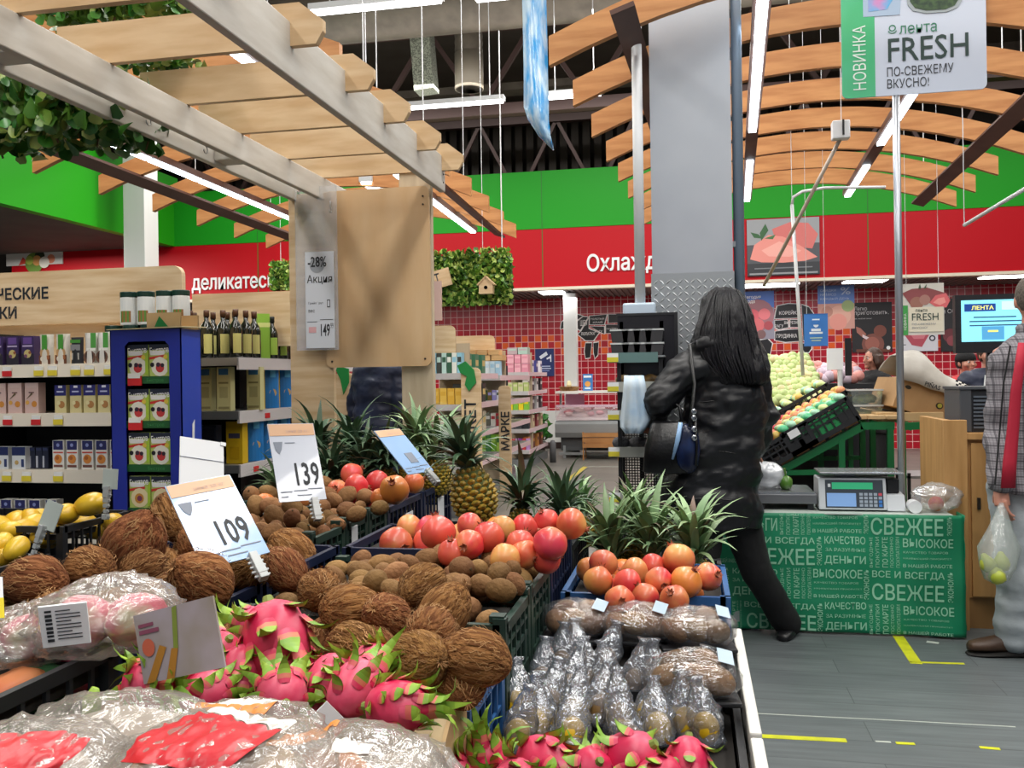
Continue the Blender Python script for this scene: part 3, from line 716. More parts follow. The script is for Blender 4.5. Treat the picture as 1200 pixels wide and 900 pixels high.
blk = pack_mesh(.072, .13, .04, '26262a', [('r', .1, .78, .9, .9, '4f9a3a'), ('r', .12, .5, .88, .72, '8a8a8c'), ('r', .2, .15, .8, .4, 'b9b4aa')], True)
chia = pack_mesh(.075, .15, .05, 'd8d4cc', [('d', .5, .2, .45, '6b4a38'), ('d', .5, .24, .3, '3a2a24'), ('r', .6, .5, .98, .99, '52a045'), ('r', .3, .42, .95, .5, 'f4f2ea')], True)
on_shelf([nut, nut], 'pouch', 'pouch', [52, 71], 1.432, V0, 'nut pouches on top shelf', 'white pouch with green stripe and nuts', 'on top left shelf')
on_shelf(blk, 'pouch', 'pouch', [88], 1.432, V0, None, 'small black pouch with grey print standing', 'on top left shelf')
on_shelf(chia, 'pouch', 'pouch', [104, 119], 1.432, V0, 'brown and white pouches on top shelf', 'white and brown pouch with green corner', 'on top left shelf')
def jar_mesh(h, r, lab):
    q = MB(); q.lathe([(r * .96, 0), (r, .005), (r, h * .8), (r * .92, h * .86)], 18, m=0); q.lathe([(r * 1.0, h * .84), (r * 1.02, h * .86), (r * 1.02, h * .98), (r * .97, h)], 18, m=1)
    if lab:
        for k in range(6):
            a = -PI / 2 + (k - 2.5) * .22; b = a + .22
            q.add([(math.cos(a) * r * 1.01, math.sin(a) * r * 1.01, h * .08), (math.cos(b) * r * 1.01, math.sin(b) * r * 1.01, h * .08), (math.cos(b) * r * 1.01, math.sin(b) * r * 1.01, h * .42), (math.cos(a) * r * 1.01, math.sin(a) * r * 1.01, h * .42)], [(0, 1, 2, 3)], 2 if k % 2 else 3)
    return q.mesh('jar', [pm('e6e8e6'), mat('dark_green_lid', '10352a', .4), pm('9a6a3a'), pm('5a8a3a')], smooth=False)
j1 = jar_mesh(.19, .043, 0); j2 = jar_mesh(.165, .042, 1)
L = [item(j1, 'jar', 'jar', P(px, 400, v=4.02).x, 4.02, 1.432, group='jars on the top shelf') for px in (134, 155, 176, 197)]; label_row(L, 'white jar with dark green lid standing', 'in lower layer')
L = [item(j2, 'jar', 'jar', P(px, 400, v=4.02).x, 4.02, 1.622, group='jars on the top shelf') for px in (152, 172, 194, 213)]; label_row(L, 'white jar with dark green lid stacked', 'in upper layer')
MB().box((0, 0, 0), (0, 0, 0))
rye = pack_mesh(.078, .15, .05, 'd8b8b0', [('r', .08, .84, .9, .98, 'e0c4bc'), ('d', .7, .3, .2, 'd08a3a'), ('d', .2, .35, .14, 'e0a850'), ('r', .3, .66, .7, .7, '6a4a50'), ('p', [(.1, .45), (.6, .62), (.55, .7)], '6a5a40')])
on_shelf(rye, 'carton', 'carton', [-3, 16, 35], 1.192, V0, 'pink cartons on second shelf', 'dusty pink flour carton with wheat ears', 'on second shelf')
ble = pack_mesh(.064, .136, .05, 'dccf96', [('r', 0, .62, 1, 1, '2b2a72'), ('d', .6, .3, .28, 'b8824a'), ('d', .35, .36, .16, 'e8dca8'), ('r', .2, .74, .8, .79, 'c8cce8'), ('r', .35, .9, .7, .98, 'e8e8f0')])
on_shelf(ble, 'carton', 'carton', [69, 88, 104, 121, 139], 1.192, V0, 'blue topped cream cartons on second shelf', 'cream carton with blue top', 'on second left shelf')
alm = pack_mesh(.064, .142, .05, 'e9e6df', [('r', .06, .68, .94, .99, '24265e'), ('r', .06, .56, .94, .61, 'c84a3a'), ('d', .5, .36, .36, 'd98a3c'), ('d', .42, .4, .16, 'b0602a'), ('r', .1, .08, .9, .16, '7a4a40'), ('d', .5, .84, .14, '8a94c8')])
on_shelf(alm, 'carton', 'carton', [66, 83, 100, 117, 134], .915, V0, 'white almond cartons on third shelf', 'white carton with orange almonds', 'on third left shelf')
blw = pack_mesh(.075, .11, .05, 'dfe2e4', [('r', 0, .62, 1, 1, '1f2a5c'), ('d', .35, .3, .15, 'c8a868'), ('r', .7, .1, .9, .45, '2a3a6c')])
on_shelf(blw, 'carton', 'carton', [-1, 20], .915, V0, 'white and navy boxes on third shelf', 'white box with navy top', 'on third left shelf')
dk = pack_mesh(.035, .105, .05, '1b2036', [('r', .0, .05, .35, .6, 'b8bcc8'), ('r', .1, .85, .9, .98, '2c3458')])
on_shelf(dk, 'carton', 'carton', [35, 43, 50], .915, V0 + .03, 'narrow navy boxes on third shelf', 'narrow dark navy box', 'on third left shelf')
on_shelf(alm, 'carton', 'carton', [4, 21, 38, 56], .622, V0, 'white cartons on the lowest visible shelf', 'white carton with blue top', 'on lowest visible shelf')

# ------------------------------------------------------------------ blue cardboard cereal display
def blue_display():
    a = P(130, 480, v=3.5); b = P(213, 480, v=3.5); w = b.x - a.x; D = .16; H = 1.565
    t = thing('cardboard_display', 'tall blue cardboard stand with window full of cereal boxes', 'display stand', (a.x, 3.5, 0))
    BL = mat('blue_cardboard', '1f2f9e', .5, col2='1b2a90', scale=5)
    x0 = P(147, 480, v=3.5).x - a.x; x1 = P(199, 480, v=3.5).x - a.x; zt = P(170, 400, v=3.5).z; r = .02
    q = MB(); q.box((0, 0, 0), (x0, .006, H)); q.box((x1, 0, 0), (w, .006, H)); q.box((x0, 0, zt), (x1, .006, H)); q.box((x0, 0, 0), (x1, .006, .3))
    q.add([(x0, 0, zt), (x0 + r, 0, zt), (x0, 0, zt - r)], [(0, 1, 2)]); q.add([(x1, 0, zt), (x1 - r, 0, zt), (x1, 0, zt - r)], [(0, 1, 2)])
    q.build('front_panel', BL, t)
    sp = MB().box((w - .004, 0, 0), (w, D, H)).build('side_panel', mat('blue_cardboard_side', '2444b4', .35), t); MB().box((0, 0, 0), (.004, D, H)).build('side_panel', BL, t); MB().box((0, D - .004, 0), (w, D, H)).build('back_panel', mat('inside_dark', '1a1c28', .7), t)
    MB().add([(w + .0015, .08, 1.15), (w + .0015, .1, 1.17), (w + .0015, .09, 1.0), (w + .0015, .075, 1.02)], [(0, 1, 2, 3)]).build('torn_patch', pm('e8ecf2'), sp)
    MB().add([(-.01, -.01, H), (w + .02, -.02, H + .004), (w + .03, D, H + .01), (0, D, H + .012), (-.01, -.01, H + .004), (w + .02, -.02, H + .008), (w + .03, D, H + .014), (0, D, H + .016)], [(0, 1, 2, 3), (4, 5, 6, 7), (0, 1, 5, 4), (1, 2, 6, 5), (2, 3, 7, 6), (3, 0, 4, 7)]).build('top_flap', mat('raw_cardboard_cream', 'd9cba0', .7), t)
    gs = mat('green_tray_edge', '1d5a2c', .5)
    bh = (P(160, 404, v=3.52).z - P(160, 441, v=3.52).z); ww = (x1 - x0)
    cols = [('r', 0, .82, 1, 1, '1c2436'), ('r', .05, .66, .72, .8, 'f2f2f0'), ('p', [(0, .52), (.75, .6), (.75, .68), (0, .6)], 'c8342c'), ('d', .5, .3, .42, 'e8e6d8'), ('d', .5, .26, .2, 'c23a3a'), ('d', .42, .36, .1, '3a2438'), ('d', .62, .34, .09, '2c2030'), ('d', .14, .36, .1, '1c1a22'), ('r', .86, .05, 1, .8, 'a8c83c'), ('d', .78, .6, .1, 'e0c84a')]
    fr = pack_mesh(ww * .475, bh, .1, 'b9cc6a', cols)
    ob = pack_mesh(ww * .475, bh, .1, 'b9cc6a', cols[:3] + [('d', .5, .32, .42, 'e6d6a8'), ('d', .48, .3, .22, 'c88a3a'), ('d', .5, .3, .12, '7a3a5a'), ('r', .88, .05, 1, .8, 'a8c83c')])
    tm = text_mesh('Быстров', bh * .26, sx=.62, bold=.0004); tm.materials.clear(); tm.materials.append(pm('f6f6f4'))
    rows = [441, 493, 544, 595]; L = []
    for k, y in enumerate(rows):
        z = P(170, y, v=3.52).z
        sh = MB().box((x0 - .005, .012, z - .032), (x1 + .005, D - .01, z - .001)).build('tray', gs, t)
        text('Быстров', .02, mat('green_print', '3c8a4a', .5), sh, (x0 + ww * .45, .0112, z - .024))
        if k < 2: MB().box((x0 + .01, .004, z - .04), (x0 + .075, .0105, z + .002)).build('price_tag', pm('d4272b'), sh); MB().box((x0 + .012, .003, z - .008), (x0 + .07, .0105, z + .014)).build('price_tag', pm('f0f0ec'), sh)
        for c in range(2):
            o = thing('cereal_box', '', 'cereal box', (a.x + x0 + ww * (.25 + .5 * c), 3.516, z), 0, 'cereal boxes in the blue stand')
            put(fr if k < 3 else ob, 'carton', o); put(tm, 'lettering', o, (-ww * .22, -.0035, bh * .7), (0, -.07, 0))
            o['label'] = 'instant porridge box in blue stand, %s row, %s' % (('top', 'second', 'third', 'bottom')[k], ('left', 'right')[c])
blue_display()
# small cardboard box with green triangle on top shelf corner
a = P(172, 380, v=3.75); t = thing('cardboard_box', 'small open cardboard box with green triangle above the blue stand', 'box', (a.x, a.y, 1.582))
KRAFT = mat('kraft_cardboard', 'b08a5e', .75, col2='a37d52', scale=6); KRL = mat('pale_kraft', 'c9ab7e', .75, col2='bf9f70', scale=6)
MB().box((0, 0, 0), (.17, .012, .075)).build('front_wall', KRL, t); MB().box((0, .15, 0), (.17, .162, .07)).build('back_wall', KRL, t); MB().box((0, 0, 0), (.17, .16, .004)).build('bottom', KRL, t)
MB().add([(.04, -.001, .01), (.11, -.001, .01), (.065, -.001, .06)], [(0, 1, 2)]).build('triangle_print', mat('leaf_green_print', '16803a', .5), t)

# ------------------------------------------------------------------ oil and pasta gondola behind
def bottle_mesh(h, r, body, cap, lab):
    q = MB(); q.lathe([(r * .9, 0), (r, .006), (r, h * .58), (r * .8, h * .68), (r * .34, h * .78), (r * .34, h * .9)], 14, m=0); q.lathe([(r * .42, h * .86), (r * .42, h * .995), (r * .38, h)], 14, m=1)
    for k in range(4):
        a = -PI / 2 + .1 + (k - 1.6) * .32; b = a + .32
        q.add([(math.cos(a) * r * 1.02, math.sin(a) * r * 1.02, h * .1), (math.cos(b) * r * 1.02, math.sin(b) * r * 1.02, h * .1), (math.cos(b) * r * 1.02, math.sin(b) * r * 1.02, h * .5), (math.cos(a) * r * 1.02, math.sin(a) * r * 1.02, h * .5)], [(0, 1, 2, 3)], 2)
    me = q.mesh('bottle', [mat('glass_' + body, body, .12, coat=.6), mat('cap_' + cap, cap, .4), pm(lab)]); me.polygons.foreach_set('use_smooth', [True] * len(me.polygons)); return me
def oil_unit():
    xr = -2.46; v0 = 4.59; v1 = 7.2; xl = -3.3
    t = thing('shelf_unit', 'shelf unit of oil bottles and pasta between blue stand and pergola post', 'shelving', (xr, v0, 0)); D = v1 - v0; w = xl - xr
    MB().box((w, 0, 0), (w + .03, D, 1.75)).build('back_panel', SHD, t)
    MB().box((w, .55, 0), (-.3, .6, 1.45)).build('back_panel', SHD, t)
    a = P(225, 345, v=5.15); b = P(346, 340, v=5.15)
    MB().box((a.x - xr, .56, 1.55), (b.x - xr + .1, .6, a.z)).build('header_board', PLYH, t)
    yl = pm('e8d23a'); rd = pm('d4272b')
    for z, labs in ((1.465, ()), (1.165, ((.3, .0), (.75, .0))), (.865, ((.15, 0), (.5, 0))), (.56, ())):
        s = MB().box((w + .02, .02, z - .03), (-.02, D, z)).build('shelf', GRYM, t)
        MB().bar((w + .1, .0, z - .02), (-.01, .0, z - .02), .012, .045).build('front_lip', GRYM, s)
        p = MB().box((-.02, 0, z - .065), (-.005, D, z + .004)).build('price_strip', mat('pale_strip', 'd3cfd0', .4), s)
        for y, _ in labs: MB().box((-.006, y, z - .05), (-.002, y + .06, z - .02)).build('price_tag', rd, s)
    MB().box((w, 0, 0), (0, D, .12)).build('plinth', SHD, t)
oil_unit()
def row_at(me, name, cat, items, z, group, desc, where, rz=0):
    L = [item(me, name, cat, x, y, z, group=group, rz=rz) for x, y in items]; label_row(L, desc, where); return L
ob_ = bottle_mesh(.275, .038, '16190f', '5b3a26', 'cfc87a')
row_at(ob_, 'bottle', 'bottle', [(-2.80, 4.66), (-2.70, 4.66), (-2.62, 4.70), (-2.52, 4.66), (-2.51, 4.76), (-2.51, 4.86), (-2.60, 4.80), (-2.86, 4.8), (-2.75, 4.82), (-2.67, 4.84)], 1.467, 'tall olive oil bottles', 'dark olive oil bottle with brown cap', 'on oil shelf', .5)
item(pack_mesh(.07, .27, .06, '8ab83a', [('r', 0, .7, 1, .8, 'd8e08a')]), 'carton', 'carton', -2.5, 4.96, 1.467, 'tall lime green carton between the oil bottles', rz=.6)
row_at(bottle_mesh(.26, .035, '1a1c14', '101214', 'a0c050'), 'bottle', 'bottle', [(-2.51, 5.09), (-2.51, 5.22)], 1.467, 'green labelled bottles', 'dark bottle with lime green label', 'on oil shelf', .6)
row_at(bottle_mesh(.2, .03, '3c2c1c', '6b4a34', 'b8b0a0'), 'bottle', 'bottle', [(-2.51, 5.36), (-2.51, 5.47), (-2.51, 5.58), (-2.51, 5.69), (-2.51, 5.8)], 1.467, 'small sauce bottles', 'small brown sauce bottle', 'on oil shelf near post', .6)
pas = pack_mesh(.085, .25, .05, 'd8d49a', [('r', .15, .82, .85, .96, '3a7ab0'), ('r', .2, .3, .8, .55, 'b8b480'), ('r', .15, .62, .85, .66, '8a865a'), ('r', .1, .05, .9, .1, 'a09a6a')])
row_at(pas, 'carton', 'carton', [(-2.74, 4.70), (-2.60, 4.66), (-2.5, 4.82)], 1.167, 'cream grain cartons', 'tall cream carton with blue badge', 'under the oil bottles')
blp = pack_mesh(.12, .27, .06, '1f7ac4', [('r', 0, 0, .12, 1, 'e8c43a'), ('d', .55, .35, .2, 'd8b070'), ('r', .4, .7, .7, .95, '5ab0e0')], True)
row_at(blp, 'pouch', 'pouch', [(-2.51, 5.08), (-2.51, 5.28), (-2.51, 5.48), (-2.51, 5.68)], 1.167, 'blue pasta pouches', 'blue pasta pouch with window', 'on pasta shelf', .9)
yel_ = pack_mesh(.1, .24, .06, 'd9b41e', [('r', .15, .6, .85, .72, '4a4a6a'), ('r', .2, .1, .8, .4, 'c8a010')])
row_at(yel_, 'carton', 'carton', [(-2.55, 4.68)], .867, None, 'yellow carton standing', 'on shelf below the pasta')
row_at(blp, 'pouch', 'pouch', [(-2.5, 4.84), (-2.5, 5.02), (-2.5, 5.2)], .867, 'lower blue pasta pouches', 'blue pasta pouch', 'on the lower pasta shelf', .8)
row_at(pack_mesh(.1, .22, .06, '2c3040', [('r', .1, .6, .9, .9, '1a1c2c'), ('r', .2, .2, .8, .5, '8a8c5a')]), 'carton', 'carton', [(-2.82, 4.66), (-2.7, 4.66)], .867, 'dark cartons', 'dark carton', 'on shelf below the cream cartons')

# wooden end boards with green leaf marks and rotated lettering
def leafboard(px0, px1, ytop, v, word, label, lx=.5):
    a = P(px0, ytop, v=v); b = P(px1, ytop, v=v); w = b.x - a.x; H = a.z; r = w * .3
    t = thing('aisle_end_board', label, 'sign board', (a.x, v, 0))
    pts = [(0, 0), (w, 0)] + [(w - r + r * math.cos(x), H - r + r * math.sin(x)) for x in [i * PI / 10 for i in range(6)]] + [(r * math.cos(x) + r, H - r + r * math.sin(x)) for x in [PI / 2 + i * PI / 10 for i in range(6)]]
    MB().prism(pts, 0, .03).build('board', PLYH, t)
    return t, w, H
LG = mat('leaf_green_print')
t, w, H = leafboard(376, 421, 438, 5.6, '', 'wooden end board with two green leaves seen under pergola sign board')
q = MB(); s = .23; ox = .0; oz = H + .02
q.prism([(ox, oz), (ox + .06, oz + .02), (ox + .1, oz - .06), (ox + .1, oz - .13), (ox + .07, oz - .2), (ox + .02, oz - .16), (ox - .02, oz - .08)], -.008, -.001)
q.prism([(ox + .12, oz + .03), (ox + .2, oz + .01), (ox + .2, oz - .08), (ox + .16, oz - .16), (ox + .14, oz - .06), (ox + .11, oz)], -.008, -.001)
q.build('leaf_mark', LG, t); text('ОВО', .1, INK, t, (.09, -.003, .98), (0, -PI / 2, 0), bold=.002)
t, w, H = leafboard(540, 563, 431, 8.15, '', 'narrow wooden end board with green leaf and lettering МАРКЕТ beside pineapple crown')
q = MB(); q.prism([(-.03, H + .02), (.05, H + .06), (.13, H - .02), (.15, H - .14), (.08, H - .22), (.04, H - .16), (.06, H - .08), (0, H - .05)], -.02, -.004); q.build('leaf_mark', LG, t)
text('МАРКЕТ', .15, INK, t, (.14, -.004, .52), (0, -PI / 2, 0), bold=.003)
t, w, H = leafboard(584, 598, 452, 10.0, '', 'farther narrow wooden end board lettered МАРКЕ between gondolas')
text('МАРКЕ', .13, INK, t, (.12, -.004, .5), (0, -PI / 2, 0), bold=.003)

# ------------------------------------------------------------------ gondolas in the middle distance
def gondola(label, px0, px1, v, D, levels, header=None):
    a = P(px0, 443, v=v); b = P(px1, 443, v=v); w = b.x - a.x
    t = thing('gondola', label, 'shelving', (a.x, v, 0))
    MB().box((0, .3, 0), (w, .34, levels[0] + .3)).build('back_panel', mat('beige_back', 'b9a58a', .6), t)
    MB().box((.02, .34, .1), (w - .3, D, 1.5)).build('centre_panel', SHD, t); MB().box((0, 0, 0), (w, D, .12)).build('plinth', GRYM, t)
    for z in levels:
        s = MB().box((0, .01, z - .03), (w, D, z)).build('shelf', GRYM, t)
        MB().box((0, 0, z - .055), (w, .01, z + .005)).build('price_strip', mat('silver_strip', 'b6b2b2', .4), s)
        MB().box((w, 0, z - .055), (w + .01, D, z + .005)).build('price_strip', mat('rosy_strip', 'd8bcc0', .4), s)
    if header:
        hx0, hx1, hy = header; c = P(hx0, hy, v=v + .3); d = P(hx1, hy, v=v + .3); r = .06; W_ = d.x - c.x
        x = c.x - a.x
        MB().prism([(x, 1.5), (x + W_, 1.5)] + [(x + W_ - r + r * math.cos(q), c.z - r + r * math.sin(q)) for q in [i * PI / 10 for i in range(6)]] + [(x, c.z)], .28, .3).build('header_board', PLYH, t)
    return a.x, w
def fill(x, w, v, z, h, cols, name, cat, desc, where, n, d=.1, pr=(), gap=.9, y=.02):
    mes = [pack_mesh(w / n * gap, h, d, c, [('r', .1, .55, .9, .8, cols[(k + 1) % len(cols)])] + list(pr)) for k, c in enumerate(cols)]
    L = [item(mes[k % len(mes)], name, cat, x + w * (k + .5) / n, v + y, z + .001, group='%ss %s' % (name, where)) for k in range(n)]
    label_row(L, desc, where)
x, w = gondola('gondola of books and yellow packs just right of the pergola post', 505, 541, 8.3, 1.6, [1.38, 1.08, .78, .48], (505, 534, 382))
fill(x, w, 8.3, 1.38, .2, ['8fc4d8', '3a3f3a', 'b7d4cc', '2f5a44', 'e0e4dc'], 'packet', 'packet', 'blue and green upright packet', 'on top of the nearest gondola', 6)
fill(x, w, 8.3, 1.08, .16, ['d8a83a', 'e0b850'], 'box', 'box', 'ochre yellow box', 'on second shelf of the nearest gondola', 4)
fill(x, w, 8.3, .78, .14, ['a8c0c8', 'c8c4b4'], 'box', 'box', 'pale box', 'on third shelf of the nearest gondola', 4)
x, w = gondola('middle gondola with light wood boxes on top beside МАРКЕТ board', 555, 586, 10.2, 1.9, [1.36, 1.06, .77, .47], (534, 580, 394))
fill(x, w, 10.2, 1.36, .17, ['cfe2ee', 'a8cfe6', 'e8eef2'], 'packet', 'packet', 'light blue and white packet', 'on top shelf of middle gondola', 5)
fill(x - .12, w + .15, 10.25, 1.54, .06, ['cda06a', 'd6ab76'], 'wooden_box', 'box', 'flat light wooden box', 'in lower layer above middle gondola', 3, .2)
fill(x - .12, w + .1, 10.25, 1.605, .06, ['d6ab76', 'cda06a'], 'wooden_box', 'box', 'flat light wooden box', 'in upper layer above middle gondola', 3, .2)
fill(x, w, 10.2, 1.06, .13, ['8f88c4', 'c8c8e0', '2c4a2c', '6a5a2c'], 'jar', 'jar', 'small purple or green jar', 'on second shelf of middle gondola', 6)
fill(x, w, 10.2, .77, .15, ['d8d6d0', 'b03a44', '6a6a60'], 'packet', 'packet', 'white and red packet', 'on third shelf of middle gondola', 5)
fill(x, w, 10.2, .47, .2, ['7ab83c', 'a4cc50', '4a8a4a'], 'packet', 'packet', 'bright green packet', 'on low shelf of middle gondola', 5)
x, w = gondola('farthest gondola with pink packs, left of the camera sign', 594, 619, 13.0, 1.7, [1.41, 1.13, .85, .57, .26])
fill(x, w, 13.0, 1.41, .13, ['d88a9c', 'e6a8b4'], 'packet', 'packet', 'pink roll packet', 'in lower layer on farthest gondola', 3, .2)
fill(x, w, 13.0, 1.545, .13, ['e6a8b4', 'd88a9c'], 'packet', 'packet', 'pink roll packet', 'in upper layer on farthest gondola', 3, .2)
fill(x, w, 13.0, 1.68, .1, ['b8a0a4', 'a8c0b4'], 'packet', 'packet', 'small grey and mint packet', 'on top of farthest gondola', 2, .2)
fill(x, w, 13.0, 1.13, .13, ['c8c49a', 'a8b86a'], 'packet', 'packet', 'cream and green packet', 'on second shelf of farthest gondola', 4)
fill(x, w, 13.0, .85, .17, ['e8cc1e', '7ab83a'], 'box', 'box', 'yellow or green box', 'on middle shelf of farthest gondola', 4)
fill(x, w, 13.0, .57, .17, ['22242a', '3a3c42'], 'box', 'box', 'black box', 'on fourth shelf of farthest gondola', 3)
fill(x, w, 13.0, .26, .17, ['8a3a8c', 'c83a44', 'b88ac4'], 'packet', 'packet', 'purple and red packet', 'on lowest shelf of farthest gondola', 6)
for z, cs, lab in ((1.41, ('3a3a7c', 'd8d0d4'), 'top'), (1.13, ('d8d0d0', '3a2c34'), 'second'), (.85, ('c8c4c4', '4a3c40'), 'middle'), (.57, ('8a3a3c', 'c8b08a'), 'fourth'), (.26, ('b87a3c', '6a3a2c'), 'lowest')):
    L = []
    for k in range(4): L.append(item(pack_mesh(.16, .19, .08, cs[k % 2], [('r', .1, .5, .9, .75, cs[(k + 1) % 2])]), 'packet', 'packet', x + w - .02, 13.15 + k * .38, z + .001, group='side packets ' + lab, rz=PI / 2))
    label_row(L, 'side facing packet', 'on %s shelf, right flank of farthest gondola' % lab)
for z, c, lab in ((1.38, '3f7a5c', 'top'), (1.08, '2c3434', 'second'), (.78, 'c8c0a8', 'third')):
    L = [item(pack_mesh(.15, .2, .08, c, [('r', .1, .4, .9, .7, 'c8b070')]), 'packet', 'packet', P(541, 443, v=8.3).x - .02, 8.42 + k * .3, z + .001, group='flank packets ' + lab, rz=PI / 2) for k in range(4)]
    label_row(L, 'green and tan packet', 'on %s shelf, flank of nearest gondola' % lab)
# ------------------------------------------------------------------ fruit prototypes (built far below view order, placed by copy)
mat('shade_floor_dark', '1a1612', .9)  # dark colour stands for the shade in gaps between fruit
def nz(p, s, k=0): return noise.noise(Vector(p) * s + Vector((k * 7.1, k * 3.3, k)))
def hide_proto(o): return o
COCO = mat('coconut_fibre', '96683f', .9, col2='6a4226', scale=14, stretch=(7, 7, .8), detail=6, bump=1.5, bscale=22, bstretch=(7, 7, .7), rnd=.22, hue=.012, spec=.15, lo=.38, hi=.62)
COCF = mat('coconut_loose_fibre', 'a37a4e', .9, rnd=.2)
def coconut(label, seed, L=.072, r=.056):
    t = thing('coconut', label, 'coconut', (0, 0, 0)); rs = random.Random(seed)
    def fn(q):
        d = 1 + .07 * nz(q, 1.6, seed) + .02 * nz(q, 7, seed); q = q * d
        if q.z > 0: q.x *= 1 - .22 * q.z ** 2; q.y *= 1 - .22 * q.z ** 2
        return q
    MB().ball((0, 0, 0), (r, r, L), 28, 18, fn=fn).build('shell', COCO, t, smooth=True)
    q = MB()
    for k in range(150):
        a = rs.uniform(0, 6.28); z = rs.uniform(-.85, .8); w = .0011
        pts = []
        for j in range(4):
            zz = z + j * .07; aa = a + (j * rs.uniform(-.06, .06)); rr = math.sqrt(max(0, 1 - min(1, zz * zz))) * (1 - (.22 * zz * zz if zz > 0 else 0)) * (1.04 + .03 * j)
            pts.append(Vector((math.cos(aa) * rr * r, math.sin(aa) * rr * r, zz * L)))
        tn = Vector((-math.sin(a), math.cos(a), 0)) * w
        for j in range(3): q.quad(pts[j] - tn, pts[j] + tn, pts[j + 1] + tn * .6, pts[j + 1] - tn * .6)
    for k in range(14):
        a = rs.uniform(0, 6.28); q.tube([(0, 0, L * .93), (math.cos(a) * .006, math.sin(a) * .006, L * 1.08), (math.cos(a) * .014, math.sin(a) * .014, L * 1.16)], [.002, .0015, .0004], 4, cap=False)
    q.build('loose_fibres', COCF, t, fix=False)
    return t
KIWI = mat('kiwi_skin', '906c46', .8, col2='6b4a2d', scale=9, detail=5, bump=.5, bscale=90, rnd=.24, hue=.012, spec=.2)
def kiwi(label, seed):
    t = thing('kiwi', label, 'kiwi', (0, 0, 0))
    MB().ball((0, 0, 0), (.026, .0255, .034), 16, 11, fn=lambda q: q * (1 + .04 * nz(q, 1.8, seed))).build('flesh', KIWI, t, smooth=True)
    MB().tube([(0, 0, .0325), (0, 0, .0355)], [.004, .0022], 8).build('stem_scar', mat('kiwi_scar', '4a3820', .9), t)
    return t
POM = mat('pomegranate_skin', 'd4483c', .38, col2='e0a05c', scale=9, detail=3, lo=.36, hi=.68, rnd=.16, hue=.018, coat=.15, bump=.06, bscale=30)
POMC = mat('pomegranate_crown', 'a8583a', .6, col2='6b3a22', scale=40)
def pomegranate(label, seed, mt=POM):
    t = thing('pomegranate', label, 'pomegranate', (0, 0, 0))
    def fn(q):
        a = math.atan2(q.y, q.x); q = q * (1 + .025 * math.cos(5 * a + seed) * (1 - q.z * q.z) + .02 * nz(q, 2, seed))
        if q.z > .8: q *= 1 + (q.z - .8) * .5
        return q
    MB().ball((0, 0, 0), (.046, .046, .042), 24, 16, fn=fn).build('fruit', mt, t, smooth=True)
    q = MB(); q.lathe([(.013, .040), (.0085, .047), (.009, .051), (.006, .049), (.003, .046)], 12)
    for k in range(6):
        a = k * PI / 3; c = math.cos(a); s = math.sin(a); c2 = math.cos(a + .42); s2 = math.sin(a + .42); c3 = math.cos(a - .42); s3 = math.sin(a - .42)
        q.add([(c3 * .009, s3 * .009, .050), (c2 * .009, s2 * .009, .050), (c * .0145, s * .0145, .059), (c * .0075, s * .0075, .0505)], [(0, 1, 2), (0, 2, 3), (1, 3, 2)])
    q.build('crown', POMC, t)
    return t
DFP = mat('dragon_fruit_skin', 'c81f4c', .42, col2='e0607c', scale=11, lo=.4, hi=.7, rnd=.12, bump=.2, bscale=18)
DFG = mat('dragon_scale_green', '97b83c', .45, col2='6f9a30', scale=20, rnd=.15); DFM = mat('dragon_scale_mid', 'c97a5a', .45, col2='d8505c', scale=16, rnd=.1)
def scale_mesh(L, w, curl, seed):
    q = MB(); n = 6; pts = []
    for i in range(n + 1):
        s = i / n; a = curl * s * s * 1.4; x = w * (1 - s ** 1.8) * (.55 + .45 * math.sin(min(1, s * 2.2) * PI / 2)) if s < 1 else .0004
        z = L * s * math.cos(a * .6); y = -L * s * math.sin(a * .6) * 1.1 - .002
        pts.append((x / 2, y, z))
    for i in range(n):
        (x0, y0, z0), (x1, y1, z1) = pts[i], pts[i + 1]; m = 0 if i < 1 else (1 if i < 2 else 2)
        q.add([(-x0, y0, z0), (0, y0 - x0 * .35, z0), (x0, y0, z0), (-x1, y1, z1), (0, y1 - x1 * .35, z1), (x1, y1, z1)], [(0, 1, 4, 3), (1, 2, 5, 4)], m)
        th = .0022
        q.add([(-x0, y0 + th, z0), (0, y0 + th + .001, z0), (x0, y0 + th, z0), (-x1, y1 + th * (i < n - 1), z1), (0, y1 + th * (i < n - 1), z1), (x1, y1 + th * (i < n - 1), z1)], [(0, 3, 4, 1), (1, 4, 5, 2)], m)
    me = q.mesh('scale', [DFP, DFM, DFG], fix=False); me.polygons.foreach_set('use_smooth', [True] * len(me.polygons)); return me
SCL = [scale_mesh(.055, .034, .7, 1), scale_mesh(.07, .03, 1.1, 2), scale_mesh(.045, .036, .4, 3), scale_mesh(.085, .026, .9, 4)]
